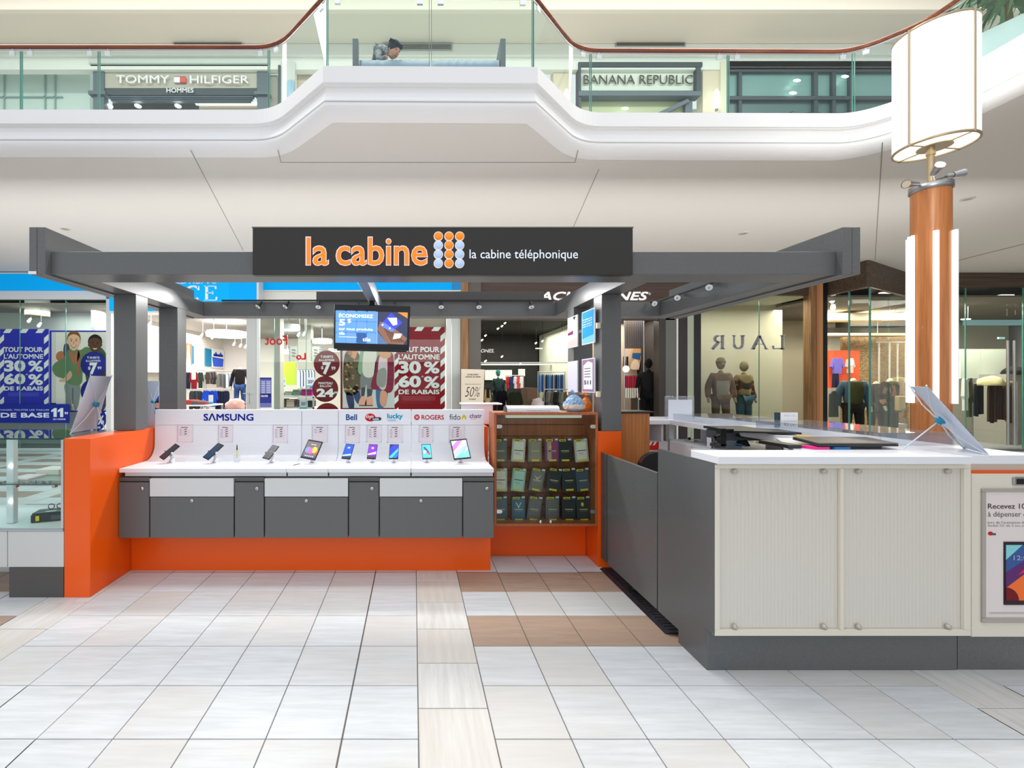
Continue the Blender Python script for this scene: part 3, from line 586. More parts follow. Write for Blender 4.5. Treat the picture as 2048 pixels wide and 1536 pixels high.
pk = [[(1001, 'g', 0), (1037, 'w', -3), (1070, 't', 0), (1104, 'p', 1), (1130, 'k', 1), (1163, 'w', 4)],
      [(1001, 'w', 0), (1037, 'm', -5), (1074, 'd', -8), (1108, 'k', -7), (1138, 'k', 2), (1166, 's', 4)],
      [(1001, 's', 0), (1037, 'v', 0), (1069, 'g', -6), (1105, 'g', 0), (1138, 'k', 0), (1167, 'y', 2)]]
rows = [(879, 924), (938, 983), (994, 1043)]; rn = ['top', 'middle', 'bottom']
cd = {'g': (104, 98, 94), 'w': (226, 216, 194), 't': (150, 136, 112), 'p': (146, 62, 104), 'k': (42, 43, 46), 'm': (176, 208, 186), 'd': (120, 112, 104), 's': (72, 84, 98), 'v': (58, 92, 108), 'y': (52, 54, 56)}
nm = {'g': 'grey-fronted', 'w': 'cream-fronted', 't': 'clear brownish', 'p': 'purple-pink', 'k': 'black', 'm': 'pale mint', 'd': 'taupe with diagonal figure', 's': 'slate blue', 'v': 'teal with white V shape', 'y': 'black with yellow oval'}
on = ['first from the left', 'second from the left', 'third from the left', 'fourth from the left', 'fifth from the left', 'last on the right']
for r in range(3):
    for c, (px, k, rot) in enumerate(pk[r]):
        Y = 3.43; y0, y1 = rows[r]; w, h = XX(px+13.5, Y)-XX(px-13.5, Y), ZZ(y0, Y)-ZZ(y1, Y); ctr = P(px, (y0+y1)/2, Y)
        t = T('boxed_phone_cover', 'boxed phone cover, %s, %s row, %s' % (nm[k], rn[r], on[c]), 'packet', (ctr.x, 3.44, ctr.z-h/2), 'boxed phone covers in the glass case')
        R = Matrix.Translation(ctr) @ Matrix.Rotation(math.radians(-rot*1.3), 4, 'Y'); m = M(); m.m = R
        for q in (2, 1): m.bbox((-w/2+.002*q, .018*q, -h/2+.002), (w/2+.003*q, .018*q+.014, h/2), .002, (58, 56, 54) if k in 'kvsygd' else (140, 128, 112))
        m.bbox((-w/2, 0, -h/2), (w/2, .014, h/2), .002, tuple(int(v*.78+14) for v in cd[k])); t.part('packet', m, SATIN)
        m = M(); m.m = R; m.box((-w*.36, -.003, -h*.40), (w*.36, 0, h*.40), cd[k])
        if k == 'v': m.poly([(-.022, -.0034, .055), (-.016, -.0034, .055), (0, -.0034, .02), (.016, -.0034, .055), (.022, -.0034, .055), (0, -.0034, .008)], (200, 232, 236))
        if k == 'y': m.ball((-.008, -.003, .04), (.011, .002, .016), (226, 196, 60))
        if k == 'd': m.poly([(-.03, -.0034, .04), (.0, -.0034, 0), (.03, -.0034, .05), (.0, -.0034, .02)], (200, 180, 156))
        if k == 'p': m.ball((-.012, -.003, .03), (.008, .002, .014), (224, 190, 60)); m.box((-w*.36, -.0036, -h*.4), (-w*.05, -.003, h*.4), (178, 150, 136))
        if k in 'wm': m.box((-w*.33, -.0036, .0), (w*.33, -.003, .006), (40, 40, 44)); m.box((-w*.2, -.0036, -.03), (w*.2, -.003, -.028), (120, 120, 110)); m.box((-w*.25, -.0036, -.02), (w*.1, -.003, -.017), (110, 110, 100))
        else: m.box((-w*.3, -.0036, -.004), (w*.3, -.003, .003), (196, 180, 120)); m.box((-w*.2, -.0036, -.014), (w*.26, -.003, -.012), (150, 146, 130))
        m.box((-w*.26, -.0042, -h*.46), (w*.3, -.003, -h*.46+.014), (222, 196, 40)); t.part('insert', m, SATIN)
        m = M(); m.m = R; m.bbox((-w*.42, -.008, h*.42), (w*.06, -.003, h*.42+.017), .0015, (232, 204, 30)); m.box((-w*.36, -.0086, h*.42+.005), (0, -.008, h*.42+.012), (60, 54, 20)); t.part('tag', m, SATIN)
        m = M(); m.m = R; m.bbox((w*.22, -.006, h*.46), (w*.46, -.001, h*.46+.014), .001, (206, 208, 210)); t.part('security_clip', m, SATIN)
        m = M(); m.m = R; m.tube([(0, .006, h*.5), (0, .03, h*.5+.012), (0, .094, h*.5+.012)], .0025, 6); t.part('peg', m, CHROME)
# on top of the case
t = T('white_light_box', 'long white rounded box lying on top of the glass case', 'box', (1.06, 3.42, 1.196)); Y = 3.40
c = t.loc; m = M(); k = 8
o = [(0, 0), (.12, 0), (.12, .02)]+[(.06+.06*math.cos(a), .02+.028*math.sin(a)) for a in [math.pi*j/k for j in range(0, k+1)]]
xa, xb = XX(1012, Y), XX(1116, Y); m.prism([(xa, 3.36+a, 1.197+b) for a, b in o], (xb-xa, 0, 0)); t.part('body', m, WHITE)
m = M(); m.text('La carte cadeau toujours en vogue', (XX(1053, 3.355), 3.3585, 1.2035), (1, 0, 0), (0, 0, 1), .185, .008, (90, 90, 110)); t.part('lettering', m, PHOTOP)
t.part('end_cap', M().prism([(xa-.004, 3.36+a, 1.197+b) for a, b in o], (.004, 0, 0)), BLACK)
solo(M().bbox((.44, 3.80, 1.06), (.70, 3.95, 1.236), .004).bbox((.42, 3.78, 1.232), (.78, 3.97, 1.245), .003), 'white_cabinet_top', WHITE, 'white cabinet edge behind the right end of the phone counter', 'cabinet', (.6, 3.85, 1.06))
# plastic bags
def bag(name, label, ctr, r, col, seed, bands):
    rnd = random.Random(seed); m = M(); n, k = 26, 14; t = T(name, label, 'bag', (ctr[0], ctr[1], ctr[2]))
    vs = []
    for j in range(k+1):
        f = j/k; z = r[2]*2*f; z += 0; w = (math.sin(math.pi*min(1, .10+f*.82)))**.5*(1-.5*f**1.6)
        if j == k: w *= .5
        for i in range(n):
            a = 2*math.pi*i/n; wr = 1+.06*math.sin(a*7+f*9+seed)+.09*rnd.uniform(-1, 1)*(.25+f)-(.22*math.cos(a*2)*f*f)
            vs.append((ctr[0]+r[0]*w*wr*math.cos(a), ctr[1]+r[1]*w*wr*math.sin(a), ctr[2]+z))
    for j in range(k):
        cc = col
        for lo, hi, c2 in bands:
            if lo <= j/k < hi: cc = c2
        for i in range(n): m.add([vs[j*n+i], vs[j*n+(i+1) % n], vs[(j+1)*n+(i+1) % n], vs[(j+1)*n+i]], [(0, 1, 2, 3)], cc, False)
    m.poly(vs[:n], col); m.poly(vs[-n:], col); t.part('sack', m, SATIN)
    kn = M(); top = Vector(ctr)+Vector((0, 0, r[2]*2)); kn.tube([top-Vector((0, 0, .01)), top+Vector((.004, 0, .008)), top+Vector((-.015, .006, .028)), top+Vector((-.032, .004, .02))], [.018, .010, .014, .006], 10, col); t.part('knot', kn, SATIN)
bag('plastic_bag', 'knotted pale blue plastic bag with printed label on the glass case', (XX(1148, 3.44), 3.44, 1.196), (.098, .075, .068), (140, 172, 206), 3, [(.14, .36, (222, 218, 208)), (.36, .42, (150, 176, 120)), (0, .14, (150, 176, 206))])
bag('plastic_bag', 'bright orange plastic bag behind the pale blue one by the post', (XX(1174, 3.49), 3.51, 1.196), (.05, .035, .058), (240, 124, 30), 8, [])
# leaflet holders between the posts
t = T('leaflet_rack', 'two horizontal clear bars with clips fixed between the right kiosk posts', 'leaflet rack', (1.44, 3.62, 1.5))
for z in (1.415+121*3.45/862-.03, 1.415-20*3.45/862+.0): 
    t.part('bar', M().bbox((1.437, 3.36, z-.012), (1.445, 3.99, z+.012), .001), ACR)
    for y in (3.345, 3.98): t.part('clip', M().bbox((1.425, y, z-.022), (1.455, y+.024, z+.022), .002), mat('ivory_plastic', (232, 224, 200), 0.4))
def leaf(nm, lab, pxs, tops, bots, fn):      # panel on plane X=1.43 seen obliquely
    X = 1.428; Ya, Yb = [X*F/(px-VX) for px in pxs]; m = M()
    za, zb2 = ZZ(bots[1], Yb), ZZ(tops[1], Yb); t = T(nm, lab, 'leaflet', (X, (Ya+Yb)/2, za))
    m.bbox((X-.004, min(Ya, Yb), za), (X+.006, max(Ya, Yb), zb2), .001, (214, 218, 230)); t.part('holder', m, SATIN)
    f = M(); w = abs(Ya-Yb); h = zb2-za
    def q(pts, col, k=1): f.poly([(X-.004-.0004*k, max(Ya, Yb)-u*w, za+v*h) for u, v in pts], col)
    fn(q, f, (X-.006, max(Ya, Yb), za), w, h); t.part('sheet', f, PHOTOP)
full = [(.04, .03), (.96, .03), (.96, .97), (.04, .97)]
def fa(q, f, o, w, h):
    q(full, (214, 220, 236)); q([(.55, .97), (.72, .85), (.88, .97)], (30, 30, 34), 2); q([(.04, .03), (.96, .03), (.96, .30), (.04, .22)], (202, 176, 176), 2); q([(.04, .42), (.6, .42), (.6, .55), (.04, .5)], (120, 50, 90), 3); q([(.1, .3), (.8, .32), (.8, .42), (.1, .4)], (236, 220, 200), 3)
    f.text('votre forfait', (o[0], o[1]-w*.1, o[2]+h*.66), (0, -1, 0), (0, 0, 1), w*.5, h*.04, (90, 90, 110))
def fb(q, f, o, w, h):
    q(full, (40, 150, 206)); q([(.04, .03), (.96, .03), (.96, .25), (.04, .18)], (120, 190, 224), 2)
    for k, s_ in enumerate(('Profitez du', 'réseau rapide', 'dans tout le', 'pays et plus')): f.text(s_, (o[0], o[1]-w*.12, o[2]+h*(.72-.07*k)), (0, -1, 0), (0, 0, 1), w*.72, h*.045, (240, 246, 250), .01)
def fc(q, f, o, w, h): q(full, (206, 208, 228))
def fd(q, f, o, w, h):
    q(full, (150, 122, 150)); q([(.14, .1), (.86, .1), (.86, .86), (.5, .92), (.14, .80)], (226, 226, 238), 2)
    f.text('511', (o[0], o[1]-w*.2, o[2]+h*.24), (0, -1, 0), (0, 0, 1), w*.55, h*.12, (60, 60, 80), .03)
    for k in range(4): q([(.22, .45+.08*k), (.7, .45+.08*k), (.7, .48+.08*k), (.22, .48+.08*k)], (120, 120, 140), 3)
leaf('leaflet', 'pale leaflet with dark V and pink picture, upper left on the posts', (1136, 1155.5), (640, 629), (697, 693), fa)
leaf('leaflet', 'bright blue leaflet with white text, upper right on the posts', (1164.5, 1190), (626, 614.5), (692, 685), fb)
leaf('leaflet', 'plain pale lilac sheet, lower left on the posts', (1136, 1155.5), (725, 721), (783, 785), fc)
leaf('leaflet', 'mauve leaflet with white panel, lower right on the posts', (1164.5, 1190), (718, 715), (781, 786), fd)

# ================================================================== GATE, SIDE PANEL, FLOOR MAT
t = T('kiosk_gate', 'low dark grey swinging gate panel beside the orange post', 'gate', (1.46, 2.9, .07))
t.part('panel', M().bbox((1.452, 2.575, .068), (1.472, 3.23, .885), .002), GREY)
t.part('hinge_stile', M().bbox((1.440, 3.232, .078), (1.462, 3.262, .89), .002).bbox((1.446, 3.265, .078), (1.452, 3.325, .89), .001), GREYD)
M_MAT = mat('black_ribbed_rubber', (30, 34, 42), 0.35, speck=.5, speck_scale=60)
t = T('cable_cover_mat', 'black ribbed rubber floor strip running under the gate', 'floor mat', (1.46, 2.9, 0)); m = M(); m.prism([(1.424, 2.44, .001), (1.44, 2.42, .020), (1.54, 2.42, .020), (1.56, 2.44, .001)], (0, .86, 0)); t.part('mat', m, M_MAT)
for k in range(26): t.part('rib', M().box((1.442, 2.45+k*.0315, .0195), (1.537, 2.466+k*.0315, .0225)), M_MAT)
t = T('side_partition', 'tall grey laminate end panel of the white front counter', 'panel', (1.46, 2.3, 0))
m = M(); zz = .205; m.prism([(1.4506, 2.131, 0), (1.4506, 2.36, 0), (1.4506, 2.36, .07), (1.4506, 2.557, .07), (1.4506, 2.557, 1.031), (1.4506, 2.0795, 1.031), (1.4506, 2.0795, zz), (1.4506, 2.131, zz)][::-1], (.018, 0, 0)); t.part('panel', m, GREY)
# ================================================================== FRONT COUNTER
t = T('front_counter', 'white counter with two frosted ribbed panels at right of the gate', 'counter', (2.1, 2.3, 0)); FYc = 2.078
xa, xb = XX(1430, FYc), XX(1942, FYc); za, zb2 = ZZ(1272, FYc), 1.031
t.part('worktop', M().bbox((1.4505, 2.05, 1.0325), (XX(1945, 2.05), 2.255, 1.07), .002), WHITE)
t.part('kick_board', M().box((1.469, 2.131, 0), (XX(1913.8, 2.131), 2.15, .206)), GREY)
fr_ = (1430, 1440.5, 1681, 1688.5, 1929, 1942); fy = (943+(-14), 938.5, 1260, 1272)
ya, yb = 938.5-2, 1260
def fb2(nmx, a, y0, b, y1, d0=FYc, d1=FYc+.02, mt=CREAM): return t.part(nmx, M().bbox((XX(a, FYc), d0, ZZ(y1, FYc)), (XX(b, FYc), d1, ZZ(y0, FYc)), .0012), mt)
fb2('frame_rail', 1430, 929, 1942, 937); fb2('frame_rail', 1430, 1260.5, 1942, 1272)
for a, b in ((1430, 1440), (1681.5, 1688), (1929, 1942)): fb2('frame_stile', a, 937.3, b, 1260.3)
t.part('carcass', M().box((1.47, 2.115, .207), (xb, 2.25, 1.03)), CREAM)
POLY = mat('frosted_ribbed_plastic', (217, 212, 203), 0.32, spec=0.5)
for a, b in ((1440.5, 1681), (1688.5, 1928.5)):
    m = M(); X1, X2 = XX(a, FYc), XX(b, FYc); za2, zb3 = ZZ(1260, FYc), ZZ(937.5, FYc); nn = 160; nz = 24
    for i in range(nn+1):
        for j in range(nz+1):
            x = X1+(X2-X1)*i/nn; v = j/nz; fl_ = (i % 5)/5
            dpt = .0016*abs(math.sin(math.pi*i/5))
            if a < 1600 and .80 < v < .92: dpt += .0035*math.sin((v-.8)/.12*math.pi)*math.sin(i*.78+v*30)
            m.v.append(Vector((x, 2.094+dpt, za2+(zb3-za2)*v)))
    for i in range(nn):
        for j in range(nz): q = i*(nz+1)+j; m.f.append([q, q+nz+1, q+nz+2, q+1]); m.c.append((0, 0, 0)); m.sm.append(True)
    pn = t.part('ribbed_panel', m, POLY)
    for px in ((1470.5, 1649.5) if a < 1600 else (1718.5, 1898)):
        for py in (943, 1254):
            m = M().lathe(P(px, py, FYc+.004), [(0, -.007), (.006, -.0075), (.010, -.005), (.012, .006)], 16, axis='y'); sc = t.part('screw', m, mat('screw_nickel', (196, 190, 178), .35, metal=.5), pn)
# right module with poster
t = T('poster_counter', 'white counter module with orange stripe and framed phone advertisement', 'counter', (3.1, 2.3, 0)); Yq = 2.095
xr = 3.06
t.part('worktop', M().prism([(XX(1946, 2.083), 2.083, 1.029), (xr, 2.083, 1.029), (xr, 4.56, 1.029), (2.45, 4.56, 1.029), (2.45, 2.26, 1.029), (XX(1946, 2.083), 2.26, 1.029)], (0, 0, .041)), WHITE)
t.part('kick_board', M().box((XX(1915.4, 2.135), 2.135, 0), (xr-.003, 2.155, .200)), GREY)
t.part('carcass', M().box((xb+.002, 2.12, .201), (xr-.01, 2.24, 1.028)), CREAM)
t.part('orange_stripe', M().box((xb+.003, 2.100, ZZ(947, 2.1)), (xr-.01, 2.12, ZZ(941.5, 2.1))), ORANGE)
dr = t.part('door', M().bbox((XX(1943.5, Yq), Yq, ZZ(1274, Yq)), (xr-.012, Yq+.022, ZZ(947.5, Yq)), .002), CREAM)
t.part('handle', M().bbox((XX(2024, Yq), Yq-.008, ZZ(970, Yq)), (XX(2024, Yq)+.16, Yq+.001, ZZ(954, Yq)), .003), STEEL, dr); t.part('handle_recess', M().box((XX(2029, Yq), Yq-.0095, ZZ(967.5, Yq)), (XX(2024, Yq)+.148, Yq-.008, ZZ(957, Yq))), BLACKM, dr)
xp = XX(1961, Yq); xq = xr-.03
m = M(); zt2, zb4 = ZZ(976.5, Yq), ZZ(1244, Yq); fwp = .016; FRM = mat('grey_poster_frame', (178, 172, 166), 0.5, metal=0.2)
for a, b in (((xp, zt2-fwp), (xq, zt2)), ((xp, zb4), (xq, zb4+fwp+.008))): t.part('poster_frame', M().bbox((a[0], Yq-.010, a[1]), (b[0], Yq, b[1]), .002), FRM, dr)
for a, b in ((xp, xp+fwp), (xq-fwp, xq)): t.part('poster_frame', M().bbox((a, Yq-.010, zb4+fwp+.009), (b, Yq, zt2-fwp-.001), .002), FRM, dr)
m = M(); Yp = Yq-.003; m.box((xp+fwp, Yp, zb4+fwp), (xq-fwp, Yq, zt2-fwp), (232, 222, 220))
def tx(s_, px, py0, py1, w, col, b=0): m.text(s_, (XX(px, Yp), Yp-.001, ZZ(py1, Yp)), (1, 0, 0), (0, 0, 1), w, ZZ(py0, Yp)-ZZ(py1, Yp), col, b)
tx('Recevez 100 $', 1975.5, 1007, 1019, .235, (80, 78, 80), .01); tx('à dépenser en magasin', 1975.5, 1023, 1036.5, .33, (110, 106, 106)); tx("lors de l'activation du LG G6 avec un", 1975.5, 1042, 1047.5, .32, (150, 146, 146)); tx('forfait Or de 2 ans avec Virgin Mobile', 1975.5, 1049, 1054.5, .32, (150, 146, 146))
m.pdisc(1981, 1067, 5, Yp-.001, (206, 40, 50), ry=4); m.pbox(1982, 1066.5, 1992, 1070.5, Yp-.0016, .0003, (90, 92, 98))
m.pbox(2009, 1084, 2120, 1210, Yp-.004, .004, (58, 48, 56)); sy = Yp-.0048
m.prect(2012, 1090, 2118, 1201, sy, (66, 96, 156)); m.ppoly([(2012, 1120), (2012, 1090), (2045, 1090)], sy-.0004, (140, 214, 222)); m.ppoly([(2012, 1145), (2085, 1098), (2118, 1098), (2118, 1130), (2012, 1180)], sy-.0004, (100, 54, 116)); m.ppoly([(2012, 1176), (2060, 1140), (2118, 1100), (2118, 1201), (2012, 1201)], sy-.0008, (246, 120, 60)); m.ppoly([(2035, 1150), (2060, 1128), (2118, 1090), (2118, 1120)], sy-.0012, (214, 60, 90))
m.ppoly([(2012, 1201)]+[(2012+26*math.cos(a), 1201-26*math.sin(a)) for a in [math.pi/2*j/10 for j in range(11)]], sy-.0016, (120, 34, 44)); m.text('12:00', (XX(2026, sy), sy-.002, ZZ(1120, sy)), (1, 0, 0), (0, 0, 1), .09, .022, (190, 190, 220))
m.prect(1979, 1224.5, 2110, 1228, Yp-.001, (196, 190, 188))
t.part('poster', m, PHOTOP, dr)
# run of worktop and cabinets inside the kiosk
def module(y0, y1, lab, openings):
    t = T('inner_cabinet', lab, 'cabinet', (2.6, (y0+y1)/2, 0))
    t.part('carcass', M().box((2.47, y0+.001, 0), (3.05, y1-.001, .885)), mat('inner_white', (214, 218, 224), 0.45))
    return t
WI = mat('inner_white_door', (222, 226, 232), 0.4)
t = module(3.60, 4.15, 'white cabinet with two locked doors and clear box above, inside the kiosk', 0)
for a, b in ((3.62, 3.80), (3.81, 4.13)):
    d = t.part('door', M().bbox((2.455, a, .05), (2.469, b, .872), .002), WI); t.part('lock', M().cyl((2.445, a+.05, .74), (2.456, a+.05, .74), .012), BLACK, d)
t.part('frame_post', M().box((2.46, 4.135, .886), (2.50, 4.15, 1.028)), WI); t.part('frame_post', M().box((2.46, 3.60, .886), (2.50, 3.615, 1.028)), WI)
t.part('back_board', M().box((2.75, 3.62, .886), (2.76, 4.13, 1.028)), mat('pale_grey_board', (196, 200, 208), 0.5))
for y in (3.72, 3.97):
    tt = T('clear_phone_stand', 'small clear plastic stand with round knobs in the inner cabinet, '+('nearer one' if y < 3.8 else 'farther one'), 'stand', (2.56, y, .886)); c = tt.loc
    tt.part('base', M().bbox(c+Vector((-.04, -.05, 0)), c+Vector((.06, .05, .01)), .003), ACR); tt.part('arm', M().tube([c+Vector((0, 0, .01)), c+Vector((0, .01, .06)), c+Vector((.02, .03, .10))], .004, 8), ACR); tt.part('knob', M().ball(c+Vector((-.02, 0, .025)), .014), BLACK)
t = module(2.80, 3.60, 'white cabinet with rounded open niche holding black machines, inside the kiosk', 0)
k = 6; r_ = .05; a0, a1, b0, b1 = 2.86, 3.54, .905, 1.018
o = [(a0+r_-r_*math.cos(math.pi/2*j/k), b1-r_+r_*math.sin(math.pi/2*j/k)) for j in range(k+1)]+[(a1-r_+r_*math.sin(math.pi/2*j/k), b1-r_+r_*math.cos(math.pi/2*j/k)) for j in range(k+1)]
oo = [(2.801, .886)]+[(2.801, 1.028), (3.599, 1.028), (3.599, .886)]
inner = [(a0, .886)]+o+[(a1, .886)]
vs = [(2.455, y, z) for y, z in inner]; m = M()
outr = [(2.801, .886)]+[(2.801+(.798)*max(0, min(1, (y-a0)/(a1-a0))), 1.028) for y, z in o]+[(3.599, .886)]
for i in range(len(inner)-1): m.prism([(2.455, *inner[i]), (2.455, *outr[i]), (2.455, *outr[i+1]), (2.455, *inner[i+1])], (.015, 0, 0))
t.part('niche_frame', m, WI)
m = M(); m.tube([(2.452, y, z) for y, z in inner], .005, 6); t.part('niche_trim', m, BLACK)
t.part('shelf', M().box((2.26, 2.86, .870), (2.454, 3.54, .884)), WI); t.part('back_board', M().box((2.9, 2.85, .886), (2.91, 3.55, 1.028)), mat('pale_grey_board2', (206, 206, 206), 0.5))
d = t.part('door', M().bbox((2.455, 2.82, .05), (2.469, 3.58, .872), .002), WI)
t = T('rear_cabinet', 'white rear cabinet with hatched red warning strip, back of the kiosk', 'cabinet', (2.1, 4.35, 0))
t.part('worktop', M().bbox((1.70, 4.10, 1.03), (2.448, 4.56, 1.07), .002), WHITE); t.part('carcass', M().box((1.72, 4.15, 0), (2.448, 4.55, .86)), WI); 
t.part('divider', M().box((2.38, 4.14, .86), (2.40, 4.54, 1.029)), WI); t.part('divider', M().box((1.74, 4.14, .86), (1.76, 4.54, 1.029)), WI); t.part('back_board', M().box((1.76, 4.50, .86), (2.38, 4.51, 1.029)), mat('pale_blue_board', (196, 214, 226), 0.5))
m = M(); m.box((2.10, 4.146, .78), (2.36, 4.149, .86), (206, 44, 40)); [m.poly([(2.10+.04*k, 4.1455, .825), (2.12+.04*k, 4.1455, .825), (2.14+.04*k, 4.1455, .86), (2.12+.04*k, 4.1455, .86)], (240, 236, 236)) for k in range(6)]; t.part('warning_strip', m, PAINT)
solo(M().bbox((1.612, 3.40, 0), (XX(1299.5, 3.4), 3.58, 1.185), .002), 'wood_pedestal', COLW, 'brown wooden pedestal cabinet right of the grey post', 'cabinet', (1.73, 3.45, 0))
solo(M().bbox((1.608, 3.38, 1.187), (1.885, 3.60, 1.2), .003), 'dark_slab', BLACK, 'thin dark slab lying on the wooden pedestal', 'slab', (1.74, 3.45, 1.187))
t = T('office_chair', 'black office chair with rounded back behind the gate', 'chair', (1.74, 3.0, 0)); m = M()
m.prism([(1.60+.0, 3.02, .62)]+[(1.74-.15*math.cos(math.pi*j/10), 3.02, .80+.14*math.sin(math.pi*j/10)**.7) for j in range(11)]+[(1.88, 3.02, .62)], (0, .05, 0)); t.part('backrest', m, BLACK)
t.part('seat', M().bbox((1.53, 2.66, .44), (1.93, 3.04, .50), .015), BLACK); t.part('column', M().cyl((1.73, 2.85, .12), (1.73, 2.85, .44), .025), STEEL); t.part('back_bar', M().box((1.70, 3.065, .46), (1.76, 3.075, .75)), BLACK)
for k in range(5):
    a = 2*math.pi*k/5+.3; t.part('leg', M().tube([(1.73, 2.85, .12), (1.73+.23*math.cos(a), 2.85+.23*math.sin(a), .08)], [.02, .014], 8), BLACK); t.part('castor', M().ball((1.73+.24*math.cos(a), 2.85+.24*math.sin(a), .03), .03), BLACK)
# desk behind the ledge
solo(M().prism([(2.0, 2.262, 1.052), (2.446, 2.262, 1.052), (2.446, 2.76, 1.052), (2.32, 2.76, 1.052)], (0, 0, .018)), 'inner_desk', WHITE, 'low white desk top behind the front counter', 'desk', (2.2, 2.5, 1.034))
def dev(name, lab, cat, fn, org): t = T(name, lab, cat, org); fn(t); return t
def f(t):
    q = [(2.13, 2.268), (2.545, 2.262), (2.655, 2.53), (2.235, 2.54)]
    t.part('base', M().prism([(x, y, 1.0875) for x, y in q], (0, 0, .010)), BLACK)
    t.part('lid', M().prism([(x, y, 1.099) for x, y in q], (0, 0, .006)), mat('laptop_lid', (92, 84, 80), 0.4))
    t.part('foot', M().box((2.2, 2.30, 1.0715), (2.5, 2.32, 1.087)), BLACK); t.part('foot', M().box((2.3, 2.48, 1.0715), (2.6, 2.50, 1.087)), BLACK)
dev('laptop', 'closed dark laptop lying on the white counter behind the front ledge', 'laptop', f, (2.4, 2.4, 1.0715))
solo(M().bbox((2.00, 2.30, 1.071), (2.075, 2.50, 1.090), .003), 'black_box', BLACK, 'small black box left of the closed laptop', 'box', (2.04, 2.4, 1.071))
solo(M().prism([(2.085, 2.34, 1.071), (2.11, 2.268, 1.071), (2.19, 2.268, 1.071), (2.175, 2.34, 1.071)], (0, 0, .012)), 'pink_folder', mat('hot_pink', (236, 40, 140), .4), 'hot pink strip-like folder at the laptop corner', 'folder', (2.14, 2.3, 1.071))
solo(M().prism([(2.205, 2.33, 1.071), (2.215, 2.268, 1.071), (2.30, 2.268, 1.071), (2.30, 2.295, 1.071), (2.22, 2.35, 1.071)], (0, 0, .012)), 'blue_folder', mat('blue_card', (24, 110, 180), .4), 'blue card folder edge under the closed laptop', 'folder', (2.25, 2.3, 1.071))
solo(M().bbox((XX(1598, 2.66), 2.63, 1.071), (XX(1622, 2.66), 2.69, 1.096), .004), 'yellow_pad', mat('yellow_pad', (240, 196, 40), .5), 'small yellow pad behind the closed laptop', 'pad', (2.42, 2.66, 1.071))
def f(t):
    Y = 3.22; m = M(); m.bbox((XX(1441, Y), Y, ZZ(893, Y)), (XX(1453, Y), Y+.05, ZZ(857, Y)), .003); t.part('side_upright', m, BLACK)
    t.part('body', M().bbox((XX(1455, Y), Y+.02, ZZ(882, Y)), (XX(1528, Y), Y+.24, ZZ(864, Y)), .006), mat('machine_grey', (72, 75, 86), .35)); t.part('cover', M().bbox((XX(1453, Y), Y, ZZ(863, Y)), (XX(1532, Y), Y+.26, ZZ(858, Y)), .003), BLACK)
    t.part('slot', M().box((XX(1475, Y), Y+.015, ZZ(873, Y)), (XX(1500, Y), Y+.021, ZZ(869, Y))), BLACKM); t.part('foot', M().cyl((XX(1495, Y), Y+.05, ZZ(893, Y)), (XX(1495, Y), Y+.05, ZZ(882, Y)), .05, .03), BLACK)
    t.part('cable', M().tube([(XX(1458, Y), Y+.01, ZZ(891, Y)), (XX(1470, Y), Y-.01, ZZ(887, Y)), (XX(1490, Y), Y+.0, ZZ(892, Y))], .006, 6), mat('cable_blue', (60, 120, 170), .4))
dev('receipt_printer', 'black receipt printer in the open niche inside the kiosk', 'printer', f, (2.3, 3.1, .89))
def f(t):
    Y = 3.24; c = P(1433, 885, Y); t.part('handset', M().tube([c+Vector((-.01, 0, 0)), c+Vector((-.012, 0, .05)), c+Vector((.03, 0, .06))], [.02, .016, .018], 10), BLACK); t.part('base', M().bbox(c+Vector((-.02, -.02, -.035)), c+Vector((.06, .05, -.005)), .006), mat('phone_grey', (62, 64, 70), .4))
dev('desk_telephone', 'small dark desk telephone left of the receipt printer', 'telephone', f, (XX(1433, 3.04), 3.05, .96))
solo(M().prism([(XX(1467, 3.0), 3.0, 1.078), (XX(1480, 3.2), 3.25, 1.078), (XX(1560, 3.1), 3.1, 1.078), (XX(1598, 2.9), 2.88, 1.078)], (0, 0, .012)), 'black_tray', BLACK, 'flat black tray lying on the side counter above the printer', 'tray', (2.4, 3.0, 1.078))
def acr_box(nmx, lab, a, b):
    t = T(nmx, lab, 'acrylic cover', ((a[0]+b[0])/2, (a[1]+b[1])/2, a[2]))
    for p, q in (((a[0], a[1], a[2]), (a[0]+.004, b[1], b[2])), ((b[0]-.004, a[1], a[2]), (b[0], b[1], b[2])), ((a[0]+.005, a[1], a[2]), (b[0]-.005, a[1]+.004, b[2])), ((a[0]+.005, b[1]-.004, a[2]), (b[0]-.005, b[1], b[2]))): t.part('side', M().box(p, q), ACR)
    t.part('lid', M().box((a[0], a[1], b[2]+.001), (b[0], b[1], b[2]+.006)), ACR)
acr_box('acrylic_cover', 'long clear acrylic cover on the side counter beyond the laptop', (2.62, 2.42, 1.071), (3.04, 3.30, 1.135))
acr_box('acrylic_cover', 'clear acrylic cover over the niche cabinet near the rear', (2.50, 3.62, 1.071), (3.04, 4.15, 1.125))
t = T('sign_holder', 'clear acrylic holder with a blank white sheet on the rear counter', 'sign holder', (XX(1359, 4.3), 4.3, 1.07)); Y = 4.3
t.part('holder', M().bbox((XX(1329.5, Y), Y-.006, 1.07), (XX(1388.5, Y), Y+.006, ZZ(792.5, Y)), .002), ACR); t.part('sheet', M().bbox((XX(1335.5, Y), Y-.010, ZZ(837, Y)), (XX(1383, Y), Y-.007, ZZ(799.5, Y)), .001), mat('blank_sheet', (226, 232, 244), .5))
t = T('price_sign', 'small white price sign with scribbled figures on the side counter', 'sign', (2.98, 3.40, 1.071)); Y = 3.40
